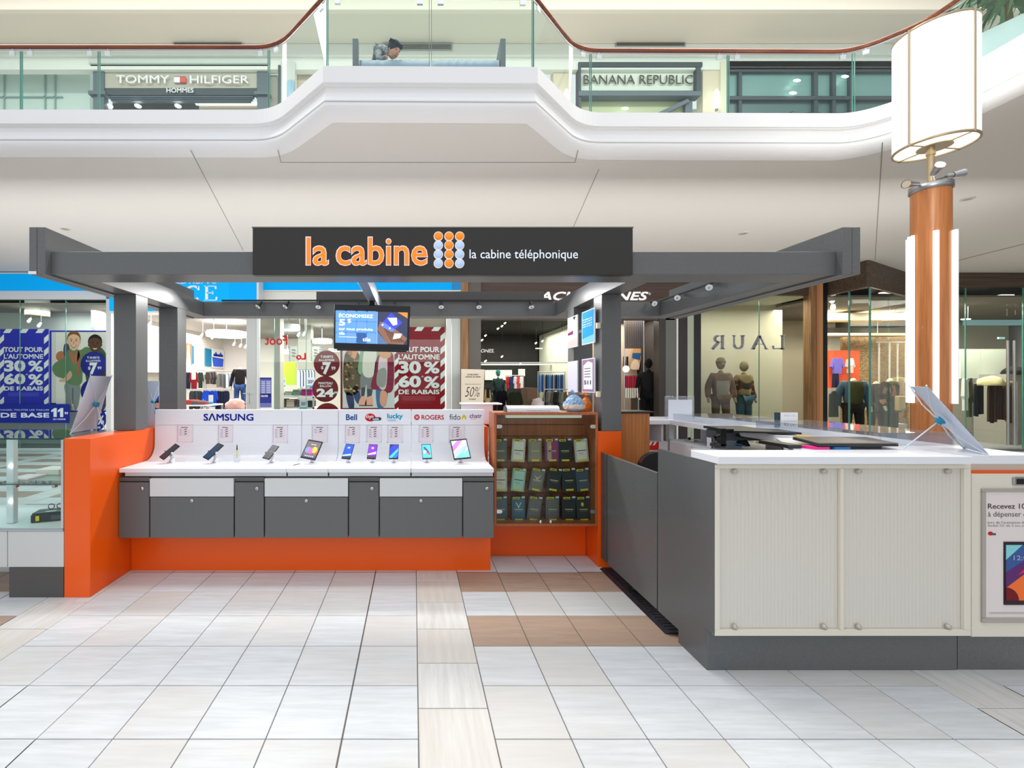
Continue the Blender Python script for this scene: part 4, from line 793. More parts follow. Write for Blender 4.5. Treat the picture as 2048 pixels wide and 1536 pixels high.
t.part('back_plate', M().bbox((XX(1552, Y), Y+.012, 1.071), (XX(1563, Y), Y+.018, ZZ(825, Y)), .001), mat('deep_teal', (24, 58, 74), .4)); t.part('card', M().bbox((XX(1562, Y), Y, 1.071), (XX(1596, Y), Y+.006, ZZ(825, Y)), .001), mat('sign_card', (244, 246, 250), .5))
m = M(); m.text('45 $ / mois', (XX(1568, Y), Y-.001, ZZ(832.5, Y)), (1, 0, 0), (0, 0, 1), .09, .006, (60, 60, 80)); m.text('45.00', (XX(1567, Y), Y-.001, ZZ(852, Y)), (1, 0, 0), (0, 0, 1), .095, .034, (50, 50, 70), 0, 0, .4); t.part('lettering', m, PHOTOP)
# mini banner stands seen from the back
RODM = mat('banner_rod', (206, 214, 222), .3, metal=.4); HUB = mat('banner_hub_blue', (30, 140, 176), .35); SHEET = mat('banner_sheet_back', (206, 216, 234), .5)
def banner(lab, bl, br, tl, tr, legs, front=None):
    bl, br, tl, tr = [Vector(v) for v in (bl, br, tl, tr)]; n_ = (br-bl).cross(tl-bl).normalized(); 
    if n_.dot(Vector((0, 0, H))-Vector(bl)+Vector((0, 0, 0))) < 0: n_ = -n_
    t = T('mini_banner_stand', lab, 'banner stand', (bl+br)/2); t.part('sheet', M().prism([bl, br, tr, tl], n_*-.0015), SHEET)
    hub = (bl+br+tl+tr)/4+n_*.030
    m = M(); m.ball(hub, .017, n=10, m=6); m.cyl(hub-n_*.012, hub+n_*.012, .022, .022, 8); t.part('hub', m, HUB)
    for c in (bl, br, tl, tr): t.part('rod', M().tube([hub, (hub*.5+c*.5)+n_*.012, c+(c-hub).normalized()*.012+n_*.002], .0035, 8), RODM)
    for l in legs: t.part('leg', M().tube([hub, l], .0035, 8), RODM)
banner('tabletop banner stand seen from behind, blue hub, on the right counter', (2.95, 2.305, 1.072), (2.79, 2.09, 1.072), (2.79, 2.417, 1.40), (2.63, 2.205, 1.40), [(XX(1808, 2.29), 2.29, 1.074)])
banner('tabletop banner stand seen from behind, blue hub, on the left orange wall', (-2.50, 3.14, 1.058), (-2.52, 3.42, 1.058), (-2.37, 3.16, 1.475), (-2.40, 3.42, 1.475), [(-2.36, 3.30, 1.058)])
def kid_print(t):
    m = M(); Y = 3.60
t = T('mini_banner_stand', 'tabletop banner with child picture between the two left posts', 'banner stand', (-2.2, 3.62, 1.056)); Y = 3.62
t.part('sheet', M().pbox(294, 762, 318, 862, Y, .003), SHEET)
m = M(); m.ppoly([(312, 800), (318, 790), (318, 830), (314, 842), (309, 826)], Y-.001, (40, 70, 170)); m.pdisc(314.5, 811, 4.5, Y-.002, (226, 180, 150), 14, 6); m.ppoly([(309, 808), (311, 802), (318, 801), (318, 806), (313, 805)], Y-.003, (70, 44, 30)); m.prect(294, 856, 318, 862, Y-.001, (240, 150, 130)); t.part('print', m, PHOTOP)
t.part('hub', M().ball(P(306, 803, Y-.03), .016, n=10, m=6), HUB); [t.part('rod', M().tube([P(306, 803, Y-.03), P(x_, y_, Y-.004)], .003, 6), RODM) for x_, y_ in ((296, 770), (296, 855), (316, 772))]

# ================================================================== LEFT SHOWCASE
t = T('glass_showcase', 'glass counter showcase with white base at the far left', 'showcase', (-3.0, 3.1, 0)); xl, xR, ya_, yb_ = -3.9, -2.32, 2.857, 3.42
LG = mat('showcase_base', (206, 208, 208), .5)
t.part('plinth', M().box((-2.68, 2.857, 0), (xR, 3.30, .200)), GREYD)
t.part('plinth', M().box((-3.9, 2.95, 0), (-2.9, 3.30, .198)), GREYD) if False else None
t.part('base_cabinet', M().bbox((-2.69, ya_, .201), (xR, yb_, .438), .002), LG); t.part('base_cabinet', M().bbox((xl, ya_, .201), (-2.695, yb_, .438), .002), LG)
t.part('base_trim', M().box((xl, ya_-.004, .440), (xR, yb_, .452)), mat('alu_trim', (176, 182, 186), .3, metal=.6))
t.part('floor_board', M().box((xl, ya_+.01, .453), (xR-.01, yb_-.01, .458)), mat('showcase_white', (232, 238, 240), .4))
t.part('front_glass', M().box((xl, ya_+.002, .46), (xR-.02, ya_+.007, 1.046)), GL_CLEAR); t.part('back_glass', M().box((xl, yb_-.008, .46), (xR-.02, yb_-.003, 1.046)), GL_CLEAR)
t.part('top_glass', M().box((xl, ya_, 1.047), (xR-.004, yb_, 1.055)), GL_CLEAR); t.part('top_edge', M().box((xl, ya_-.0015, 1.046), (xR-.004, ya_-.0003, 1.056)), mat('dark_glass_edge', (30, 70, 70), .15))
t.part('corner_post', M().box((xR-.019, ya_+.002, .46), (xR-.003, ya_+.018, 1.046)), mat('alu_post', (196, 204, 206), .3, metal=.5)); t.part('back_post', M().box((xR-.019, yb_-.02, .46), (xR-.003, yb_-.004, 1.046)), MC['alu_post'])
sh = t.part('glass_shelf', M().box((XX(12, 3.0), 2.90, ZZ(969.5, 2.9)), (xR-.03, 3.36, ZZ(969.5, 2.9)+.006)), GL_RAIL); t.part('shelf_edge', M().box((XX(12, 3.0), 2.897, ZZ(969.5, 2.9)), (xR-.03, 2.899, ZZ(969.5, 2.9)+.006)), mat('shelf_edge_dark', (50, 78, 84), .15), sh)
for px in (28, 106): t.part('shelf_clip', M().bbox(P(px-3, 976, 2.92), P(px+3, 970.5, 2.92)+Vector((0, .03, 0)), .002), CHROME, sh)
lp = t.part('light_post', M().bbox((XX(12, 2.95), 2.95, .46), (XX(26, 2.95), 2.99, 1.045), .003), mat('white_post', (226, 230, 232), .35))
for py in (932, 1003): c = P(21, py, 2.94); t.part('bulb', M().ball(c, .012), LIGHT, lp)
b = T('battery_device', 'black boxy device with yellow tag on the showcase floor', 'device', (XX(94, 3.0), 3.05, .459)); c = Matrix.Translation((XX(94, 3.0), 3.05, .459)) @ Matrix.Rotation(.35, 4, 'Z')
m = M(); m.m = c; m.bbox((-.105, -.06, 0), (.095, .07, .055), .004, (48, 52, 56)); m.bbox((-.10, -.055, .056), (.09, .0, .064), .003, (66, 72, 78)); m.bbox((-.10, .008, .056), (.09, .06, .064), .003, (66, 72, 78)); b.part('body', m, SATIN)
m = M(); m.m = c; m.box((.01, -.062, .012), (.085, -.0605, .04), (86, 92, 98)); m.box((-.03, -.045, .0645), (.03, -.01, .0655), (190, 196, 190)); b.part('label_plate', m, SATIN); m = M(); m.m = c; m.bbox((-.075, -.066, .012), (-.055, -.061, .046), .001, (240, 208, 20)); b.part('yellow_tag', m, SATIN)
for k in (0, 1): m = M(); m.m = c; m.tube([(-.02+.05*k+.018*math.cos(a), .03, .084+.018*math.sin(a)) for a in [2*math.pi*j/12 for j in range(13)]], .003, 6, (70, 74, 80)); b.part('ring', m, SATIN)
b = T('brochure_stack', 'white papers and box lying on the glass shelf of the showcase', 'papers', (XX(85, 3.1), 3.1, ZZ(969.5, 2.9)+.007)); z = b.loc.z
b.part('sheet', M().bbox((XX(40, 3.1), 3.0, z), (XX(80, 3.1), 3.16, z+.012), .002), mat('paper_pink', (226, 216, 216), .6)); b.part('box', M().bbox((XX(76, 3.2), 3.18, z), (XX(122, 3.2), 3.33, z+.04), .003), mat('paper_cream', (232, 226, 216), .6))

# ================================================================== TELEVISION AND SPOTLIGHTS
Yt = 3.6; cT = P(743.5, 655, Yt); R = Matrix.Translation(cT) @ Matrix.Rotation(math.radians(1.6), 4, 'Y') @ Matrix.Rotation(math.radians(6), 4, 'X'); w, h = .635, .375
t = T('television', 'black flat television hanging from the kiosk beam showing a blue advert', 'television', (cT.x, Yt, cT.z-h/2))
m = M(); m.m = R; m.bbox((-w/2, 0, -h/2), (w/2, .05, h/2), .006); t.part('cabinet', m, mat('tv_black', (16, 18, 26), .18))
m = M(); m.m = R; m.bbox((-w/2+.03, -.006, -h/2-.012), (w/2-.02, .03, -h/2+.006), .003); t.part('bottom_bar', m, BLACK)
m = M(); m.m = R; q = (-w/2+.014, -h/2+.052, w/2-.02, h/2-.056)
def tp(pts, col, k=0): m.poly([(q[0]+(q[2]-q[0])*u, -.0006-.0005*k, q[1]+(q[3]-q[1])*v) for u, v in pts], col)
tp([(0, 0), (1, 0), (1, 1), (0, 1)], (70, 120, 190))
for i in range(4):
    for j in range(3):
        a0_, b0_ = .005+i*.145, .01+j*.34; cc = (92+8*((i+j) % 2), 146, 204) if (i, j) != (2, 0) else (44, 84, 140)
        if i*.145 < .55: tp([(a0_+.01, b0_), (min(.565, a0_+.13), b0_), (min(.57, a0_+.14), b0_+.03), (min(.57, a0_+.14), b0_+.29), (a0_+.12, b0_+.32), (a0_+.01, b0_+.32), (a0_, b0_+.29), (a0_, b0_+.03)], cc, 1)
tp([(.578, 0), (.582, 0), (.582, 1), (.578, 1)], (220, 226, 236), 4)
tp([(.582, 0), (1, 0), (1, 1), (.582, 1)], (52, 56, 84), 2)
tp([(.582, .45), (.72, .02), (.95, 0), (1, .2), (.75, .62), (.62, .7)], (128, 92, 74), 3); tp([(.582, .4), (.73, 0), (.582, 0)], (80, 110, 150), 4); tp([(.86, 1), (1, 1), (1, .82)], (216, 130, 60), 4)
for k in range(6): tp([(.64+.04*k, .62-.07*k), (.66+.04*k, .63-.07*k), (.80+.035*k, .08), (.785+.035*k, .06)], (96, 66, 52), 4)
tp([(.62, .58), (.77, .98), (.93, .68), (.78, .38)], (60, 70, 210), 5); tp([(.62, .58), (.66, .69), (.83, .46), (.78, .38)], (96, 120, 236), 6); tp([(.72, .82), (.85, .83), (.86, .62), (.80, .58)], (206, 220, 244), 7)
tp([(.655+.012*math.cos(a), .60+.03*math.sin(a)) for a in [i*.8 for i in range(8)]], (226, 230, 244), 7); tp([(.755+.012*math.cos(a), .50+.03*math.sin(a)) for a in [i*.8 for i in range(8)]], (226, 230, 244), 7); tp([(.80, .16), (.90, .2), (.93, .34), (.82, .34)], (214, 220, 228), 7)
def tt_(s_, u, v, wu, hv, col=(250, 250, 252), b=.02): m.text(s_, (q[0]+(q[2]-q[0])*u, -.0042, q[1]+(q[3]-q[1])*v), (1, 0, 0), (0, 0, 1), (q[2]-q[0])*wu, (q[3]-q[1])*hv, col, b)
tt_('ÉCONOMISEZ', .05, .80, .47, .13, b=.012); tt_('5', .05, .54, .085, .2, b=.03); tt_('$', .17, .62, .045, .14, b=.01); tt_('sur tous produits', .05, .38, .47, .105, b=.006); tt_('tile', .05, .26, .08, .09, b=.006); tt_('tile', .38, .07, .11, .12, b=.012); m_ = tp([(.05, .185), (.3, .185), (.3, .2), (.05, .2)], (220, 226, 240), 6)
VC.add('tv_screen'); t.part('screen', m, vcol('tv_screen', .2, 1.0))
t.part('mount', M().bbox((-.375, 3.63, cT.z+h/2-.03), (-.325, 3.70, 2.112), .003), BLACK)
t = T('light_track', 'thin black lighting track along the rear kiosk beam', 'light track', (-.1, 4.39, 2.26)); t.part('track', M().bbox((-1.95, 4.375, 2.257), (1.42, 4.40, 2.272), .002), BLACK)
t2 = T('light_track', 'thin black lighting track along the right kiosk beam', 'light track', (2.5, 4.0, 2.26)); t2.part('track', M().bbox((2.50, 3.0, 2.257), (2.52, 4.4, 2.272), .002), BLACK)
sp = [(519, 611, -3, 'first'), (573, 610, -3, 'second'), (638, 612, 0, 'third'), (722, 606, 3, 'one behind the television, left'), (789, 606, 0, 'one behind the television, right'), (882, 611, 0, 'first right of the television'), (957, 608, 0, 'second right of the television'), (1061, 611, 0, 'last before the leaflet posts')]
SPB = mat('spot_black', (40, 42, 50), .3, metal=.5)
def spot(c, d, lab, s_=1.0):
    c = Vector(c); d = Vector(d).normalized(); t = T('track_spotlight', lab, 'spotlight', c, 'spotlights on the kiosk beams')
    t.part('stem', M().tube([c, c-Vector((0, .0, .02))], .006, 8), SPB); b0 = c-Vector((0, 0, .015)); e = b0+d*.075*s_
    t.part('housing', M().cyl(b0, b0+d*.04*s_, .013*s_, .015*s_, 14).cyl(b0+d*.04*s_, e, .016*s_, .030*s_, 18, cap=False), SPB)
    t.part('reflector', M().lathe((0, 0, 0), [(0, 0)], 3) if False else M().cyl(e-d*.004, e-d*.002, .027*s_, .027*s_, 18), mat('spot_reflector', (226, 230, 236), .2, emit=.15)); t.part('bulb', M().ball(e, .009*s_), mat('spot_bulb', (170, 174, 180), .2))
for px, py, dx, w_ in sp: spot((XX(px+dx*-1.5, 4.355), 4.355, 2.262), (dx*.12, -.45, -.75), 'small black track spotlight with pale lens, '+w_ if 'one' in w_ or 'right' in w_ or 'last' in w_ else 'small black track spotlight, %s from the left on the rear beam' % w_)
for y, px, w_ in ((3.62, 1400, 'nearer one'), (4.05, 1347, 'farther one')): spot((2.49, y, 2.262), (-.5, -.6, -.4), 'track spotlight under the right kiosk beam, '+w_)
spot((XX(1302, 4.355), 4.355, 2.262), (0, -.8, -.4), 'round-faced spotlight right of the dark brown sign letters')
# ================================================================== LAMP COLUMN
LY = 3.5; LX = XX(1861.5, LY); cr = .0322*LY; top = ZZ(384, LY)
t = T('lamp_column', 'tall round wooden column carrying a huge glowing drum lantern and chrome spotlights', 'lamp column', (LX, LY, 0))
t.part('column', M().cyl((LX, LY, .10), (LX, LY, top), cr, cr, 48), COLW)
t.part('base_ring', M().cyl((LX, LY, 0), (LX, LY, .10), cr+.012, cr+.012, 48), CREAM); t.part('top_ring', M().lathe((LX, LY, top), [(cr+.002, 0), (cr+.010, .003), (cr+.010, .052), (cr-.02, .056), (0, .056)], 48), STEEL)
for k, deg in enumerate((157, 172, -128, -65, -10, 60, 110)):     # glowing tubes round the shaft
    a = math.radians(deg); x, y = LX+(cr+.014)*math.cos(a), LY+(cr+.014)*math.sin(a); z0_, z1_ = ZZ(806, LY), ZZ(470, LY)
    tb = t.part('light_tube', M().cyl((x, y, z0_), (x, y, z1_), (.0115 if k < 2 else .017), None, 14), mat('tube_glow', (255, 250, 238), .5, emit=1.3))
    t.part('tube_backing', M().cyl((LX+(cr+.001)*math.cos(a), LY+(cr+.001)*math.sin(a), z0_), (LX+(cr+.001)*math.cos(a), LY+(cr+.001)*math.sin(a), z1_), .006, .006, 8), BRASS, tb)
dz0, dz1, dR = ZZ(296, LY), ZZ(66, LY), .0665*LY
DX = XX(1869, LY)
t.part('stem', M().cyl((LX, LY, top+.05), (LX, LY, dz0+.02), .022, .022, 20).cyl((LX, LY, dz0-.06), (LX, LY, dz0-.03), .028, .028, 20), BRASS)
t.part('shade', M().cyl((DX, LY, dz0+.012), (DX, LY, dz1-.012), dR, dR, 64, cap=False), LAMPW)
t.part('shade_bottom', M().lathe((DX, LY, dz0+.010), [(dR*.42, 0), (dR*.98, 0)], 64), mat('lamp_bottom_diffuser', (252, 246, 228), .5, emit=.9))
FRB = mat('lamp_frame', (176, 160, 134), .4, metal=.5)
for z in (dz0, dz1-.018): t.part('rim', M().lathe((DX, LY, z), [(dR-.008, 0), (dR+.004, 0), (dR+.004, .018), (dR-.008, .018), (dR-.008, 0)], 64), FRB)
t.part('bottom_plate', M().cyl((DX, LY, dz0+.002), (DX, LY, dz0+.009), dR*.43, dR*.43, 40), FRB)
for k in range(4):
    a = math.radians(-84+90*k); c_, s_ = math.cos(a), math.sin(a)
    t.part('rib', M().box((-.006, -.004, dz0), (.006, .004, dz1)) if 0 else M().cyl((DX+(dR+.001)*c_, LY+(dR+.001)*s_, dz0), (DX+(dR+.001)*c_, LY+(dR+.001)*s_, dz1), .009, .009, 8), FRB)
    t.part('spoke', M().cyl((DX+dR*.40*c_, LY+dR*.40*s_, dz0+.006), (DX+(dR-.005)*c_, LY+(dR-.005)*s_, dz0+.006), .005, .005, 8), FRB)
for px, py, dx, dy, dz in ((1868, 345, -.35, -.85, .45), (1826, 368, -1, -.2, -.10), (1905, 350, 1, -.15, .16)):
    c = P(px, py, LY-.03); d = Vector((dx, dy, dz)).normalized(); e = c+d*.075
    sp_ = t.part('spotlight', M().lathe((0, 0, 0), [(0, 0)], 3) if 0 else M().cyl(c-d*.045, c, .017, .019, 20).cyl(c, e, .022, .032, 22, cap=False), CHROME)
    t.part('lens', M().cyl(e-d*.006, e-d*.003, .029, .029, 20), LIGHT if px == 1868 else mat('dull_lens', (190, 180, 160), .4), sp_)
    t.part('arm', M().tube([c-d*.02, Vector((LX+(.03 if px > 1890 else -.03 if px < 1850 else 0), LY-.02, c.z-.03)), Vector((LX+(.06 if px > 1890 else -.06 if px < 1850 else 0), LY-.03, top+.05))], .008, 8), CHROME, sp_)
pl = bpy.data.lights.new('column_glow_fill', 'POINT'); pl.energy = 22; pl.color = (1, .86, .68); pl.shadow_soft_size = .2  # unseen point light beside the column, added for the lantern's warm glow
po = bpy.data.objects.new('column_glow_fill', pl); C.objects.link(po); po.location = (LX-.85, LY-1.1, 3.1)

# ================================================================== SHOP FRONTS BEHIND (lower level)
YB = 9.07; zs = 3.755
BLUE = mat('sign_blue', (0, 146, 214), .5, spec=.1, emit=.4); BLUE2 = mat('sign_blue_dark', (0, 132, 196), .4); ALU = mat('white_mullion', (206, 210, 210), .4); GREYM = mat('grey_door_metal', (120, 124, 124), .4)
INW = mat('shop_inner_wall', (222, 216, 204), .8); INC = mat('shop_inner_ceiling', (150, 144, 136), .8)
def pb(px0, py0, px1, py1, Y, tck): a = P(px0, py1, Y); b = P(px1, py0, Y); return M().box(a, (b.x, Y+tck, b.z))
def pbz(px0, px1, z0, z1, Y, tck): return M().box((XX(px0, Y), Y, z0), (XX(px1, Y), Y+tck, z1))
# shop partitions and ceilings
struct(M().box((-17.4, YB+.1, 3.10), (.93, 16, 3.14)), 'ceiling.002', INC)
struct(M().box((-7.06-.1, YB+.5, 0), (-7.06, 16, 3.1)), 'wall_kids_left', INW)
struct(M().box((.96, YB+.02, 0), (1.02, 16, 3.755)), 'wall_kids_right', INW)
struct(M().box((1.05, YB+.2, 3.0), (5.6, 16, 3.04)), 'ceiling.003', BLACKM)
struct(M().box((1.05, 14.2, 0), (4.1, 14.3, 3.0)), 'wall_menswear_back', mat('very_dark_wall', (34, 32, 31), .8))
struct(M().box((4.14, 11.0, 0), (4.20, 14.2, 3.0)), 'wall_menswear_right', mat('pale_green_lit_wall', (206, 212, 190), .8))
struct(M().box((4.2, 10.6, 0), (5.5, 10.7, 3.0)), 'wall_menswear_side', mat('warm_beige_wall', (196, 176, 150), .8))
struct(M().box((5.54, YB+.2, 0), (5.60, 16, 3.755)), 'wall_display_left', mat('dark_jamb_wall', (40, 38, 37), .7))
OLV = mat('olive_display_wall', (190, 188, 170), .7)
struct(M().box((5.60, 10.4, 0), (8.9, 10.46, 3.755)), 'wall_display_back', OLV)
struct(M().box((5.60, YB+.02, 3.3), (8.55, 10.4, 3.34)), 'ceiling.004', OLV)
# --- fascia structure above the glass
def strip(px0, py0, px1, py1, nm, mt, tck=.12, Y=YB): return struct(pb(px0, py0, px1, py1, Y, tck), nm, mt)
strip(-700, 580, 212, 598.5, 'trim_6', ALU, .1, YB-.02); strip(518, 580.5, 912, 606, 'trim_7', mat('pale_header', (214, 214, 208), .5), .1, YB-.02)
strip(925, 543, 1350, 640, 'trim_8', DKW, .12, YB); strip(1350, 543, 1662, 590, 'trim_9', DKW, .12)
t = T('shop_sign_band', 'long flat sky blue sign band above the left shop windows', 'sign band', P(-300, 580, YB-.1)); t.part('band', pb(-700, 547.5, 217, 580, YB-.1, .1), BLUE); t.part('edge_strip', pb(-700, 545, 217, 547.3, YB-.1, .1), ALU)
t = T('shop_sign_band', 'flat sky blue sign band above the middle shop windows', 'sign band', P(700, 580, YB-.1)); t.part('band', pb(518.5, 547.5, 904, 580, YB-.1, .1), BLUE); t.part('end_panel', pb(904.2, 547.5, 922, 580, YB-.1, .1), BLUE2); t.part('edge_strip', pb(518.5, 580.2, 922, 582.2, YB-.1, .1), ALU)
t = T('entrance_sign', 'sky blue entrance sign box with large white serif letters', 'sign', P(370, 622, YB-.35)); Y = YB-.35
t.part('sign_box', pb(218.5, 541, 459, 622, Y, .34), mat('entrance_blue', (2, 152, 218), .5, spec=.1, emit=.42)); t.part('side_box', pb(459.3, 541, 513, 622, Y, .34), BLUE); t.part('border', pb(217, 622.2, 516, 625, Y, .34), ALU); t.part('border', pb(513.3, 541, 517.5, 622, Y-.01, .34), ALU)
# serif letters built from strokes
def serif(m, ch, x0, x1, y0, y1, Y, col, mir=False):
    w, h = x1-x0, y1-y0; th, tn = w*.20, w*.08
    def pt(u, v): return ((x1-u*w) if mir else (x0+u*w), y1-v*h)
    def bar(a, b, t1, t2=None):   # stroke
        t2 = t2 or t1; (ax, ay), (bx, by) = pt(*a), pt(*b); L = math.hypot(bx-ax, by-ay) or 1; nx, ny = -(by-ay)/L, (bx-ax)/L
        m.ppoly([(ax+nx*t1/2, ay+ny*t1/2), (bx+nx*t2/2, by+ny*t2/2), (bx-nx*t2/2, by-ny*t2/2), (ax-nx*t1/2, ay-ny*t1/2)], Y, col)
    def foot(u, v, hw=.17): bar((u-hw, v), (u+hw, v), h*.05)
    def arc(cx, cy, rx, ry, a0, a1, k=14, tt=None):
        for i in range(k):
            a, b = [a0+(a1-a0)*j/k for j in (i, i+1)]; f = abs(math.cos((a+b)/2)); bar((cx+rx*math.cos(a), cy+ry*math.sin(a)), (cx+rx*math.cos(b), cy+ry*math.sin(b)), tn+(th-tn)*f)
    pi = math.pi
    if ch == 'L': bar((.25, .02), (.25, .98), th); foot(.25, .98); foot(.25, .02); bar((.2, .025), (.92, .025), h*.05); bar((.9, .02), (.94, .24), tn, tn*2)
    if ch == 'A': bar((.08, .02), (.46, .98), tn*1.3); bar((.46, .98), (.86, .02), th); bar((.22, .36), (.72, .36), h*.045); foot(.08, .02, .13); foot(.86, .02, .15)
    if ch == 'U': bar((.22, .35), (.22, .98), th); bar((.78, .35), (.78, .98), tn*1.3); arc(.5, .33, .28, .3, pi, 2*pi); foot(.22, .98, .16); foot(.78, .98, .13)
    if ch == 'R': bar((.22, .02), (.22, .98), th); foot(.22, .02); bar((.08, .98), (.45, .98), h*.05); bar((.25, .52), (.45, .52), h*.05); arc(.45, .75, .27, .23, -pi/2, pi/2); bar((.44, .52), (.84, .02), th); foot(.86, .02, .12)
    if ch == 'E': bar((.25, .02), (.25, .98), th); bar((.08, .975), (.86, .975), h*.05); bar((.08, .025), (.9, .025), h*.05); bar((.25, .52), (.66, .52), h*.05); bar((.86, .98), (.88, .78), tn*1.5); bar((.9, .02), (.94, .25), tn*1.5); bar((.66, .42), (.66, .62), tn*1.2)
    if ch == 'C': arc(.53, .5, .40, .47, pi*.28, pi*1.75, 20); bar((.82, .98), (.84, .70), tn*1.5)
    if ch == 'P': bar((.22, .02), (.22, .98), th); foot(.22, .02); bar((.08, .98), (.45, .98), h*.05); bar((.25, .48), (.45, .48), h*.05); arc(.45, .73, .3, .25, -pi/2, pi/2)
m = M(); xx = 254
for ch, w in (('P', 32), ('L', 32), ('A', 40), ('C', 34), ('E', 29)): serif(m, ch, xx, xx+w, 571.5, 601, Y-.004, (226, 232, 238)); xx += w+3.5
m.ptext("THE CHILDREN'S", 262, 553, 433, 567.5, Y-.004, (196, 216, 232), .0); t.part('lettering', m, PHOTOP)
# --- windows
def window(n, px0, px1, y_top, mull, mt, gl, Y=YB, sill=0.0, lites=()):
    w = T('window_%d' % n, None, None, (XX((px0+px1)/2, Y), Y, 0), kind='structure')
    xs = [px0]+list(mull)+[px1]
    for a, b in zip(xs[:-1], xs[1:]): w.part('pane', M().box((XX(a, Y)+.004, Y+.02, sill+.06), (XX(b, Y)-.004, Y+.028, ZZ(y_top, Y))), gl)
    for q_ in mull: w.part('joint', M().box((XX(q_, Y)-.005, Y+.015, sill+.06), (XX(q_, Y)+.005, Y+.032, ZZ(y_top, Y))), GL_EDGE)
    w.part('sill', M().box((XX(px0, Y), Y, 0), (XX(px1, Y), Y+.06, sill+.058)), mt); return w
w1 = window(1, -500, 212, 598, (-120, 38, 130), ALU, GL_SHOP)
w1.part('frame_post', pbz(212, 222, 0, ZZ(598, YB), YB-.02, .08), ALU)
w2 = window(2, 518, 905, 606, (548, 612), ALU, GL_SHOP); w2.part('frame_post', pbz(493, 512, 0, ZZ(625, YB), YB-.04, .10), mat('jamb_grey', (178, 182, 182), .4)); w2.part('frame_post', pbz(512.5, 518, 0, ZZ(606, YB), YB-.03, .08), ALU); w2.part('frame_post', pbz(893, 903, 0, ZZ(606, YB), YB-.02, .06), ALU); w2.part('frame_post', pbz(904, 921, 0, ZZ(583, YB), YB-.03, .05), mat('grey_glass_post', (176, 184, 180), .3))
w2.part('door_handle', M().tube([P(x_, y_, YB-.15) for x_, y_ in ((486, 787), (499, 787), (499, 806), (486, 806))], .008, 8), STEEL)
# columns between shops
solo(pbz(922, 937, 0, 3.75, YB-.10, .2), 'oak_pillar', OAK, 'narrow rough oak pillar between the blue shop and the dark menswear shop', 'pillar', P(930, 900, YB-.1))
solo(pbz(937.5, 962, 0, 3.755, YB-.05, .3), 'grey_pillar', mat('pillar_grey', (88, 84, 78), .5), 'dark grey tiled pillar right of the narrow oak pillar', 'pillar', P(950, 900, YB))
solo(pbz(1318, 1331, 0, 3.1, YB-.02, .2), 'dark_pillar', mat('pillar_black_brown', (42, 37, 33), .5), 'dark brown door jamb right of the menswear entrance', 'pillar', P(1324, 900, YB))
dn = T('door_1', None, None, P(1343, 900, YB), kind='structure'); dn.part('leaf', pbz(1331.3, 1353, .02, 3.1, YB, .05), mat('grey_door_leaf', (92, 94, 92), .45)); dn.part('edge', pbz(1353.3, 1356.5, .02, 3.1, YB-.01, .06), ALU)
struct(pbz(1356.8, 1375, 0, 3.1, YB+.01, .05), 'trim_10', mat('brown_black_panel', (38, 30, 32), .4)); struct(pbz(1375.3, 1388, 0, 3.1, YB, .05), 'trim_11', mat('pale_olive_jamb', (160, 168, 150), .4)); struct(pbz(1388.3, 1402, 0, 3.1, YB-.01, .08), 'trim_12', BLACK)
w3 = window(3, 1402, 1622, 590, (1520,), GREYM, GL_OLIVE)
solo(pbz(1622, 1640, 0, 3.6, YB-.05, .18), 'oak_pillar', OAK, 'broad rough oak pillar at right of the olive display window', 'pillar', P(1630, 900, YB))
struct(pbz(1640.3, 1646, 0, 3.6, YB-.12, .1), 'trim_13', mat('warm_edge', (196, 140, 96), .4)); struct(pbz(1646.3, 1655, 0, 3.75, YB-.1, .1), 'trim_14', BLACK)
# reflection of the opposite shop's lettering, painted on the glass
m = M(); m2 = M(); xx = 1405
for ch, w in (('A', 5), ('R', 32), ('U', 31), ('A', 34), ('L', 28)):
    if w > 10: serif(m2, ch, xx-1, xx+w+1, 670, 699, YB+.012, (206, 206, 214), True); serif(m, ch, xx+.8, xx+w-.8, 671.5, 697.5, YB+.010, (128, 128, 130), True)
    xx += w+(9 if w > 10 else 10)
t = T('reflected_lettering', 'painted reflection of serif letters on the olive display window', 'lettering', P(1490, 700, YB)); t.part('outline', m2, PHOTOP); t.part('lettering', m, PHOTOP)
# menswear sign
t = T('shop_sign_letters', 'white bold slanted shop letters on the dark brown fascia, partly hidden by the kiosk', 'sign', P(1190, 605, YB-.1)); m = M(); m.ptext('JACK & JONES', 1066, 584, 1296, 605, YB-.004, (232, 234, 238), .03, 0, .28); m.ptext('®', 1297, 585, 1302, 590, YB-.004, (220, 220, 220)); t.part('lettering', m, LITL)
struct(M().box((1.1, 12.9, 1.98), (4.14, 13.0, 2.02)), 'trim_15', ALU)

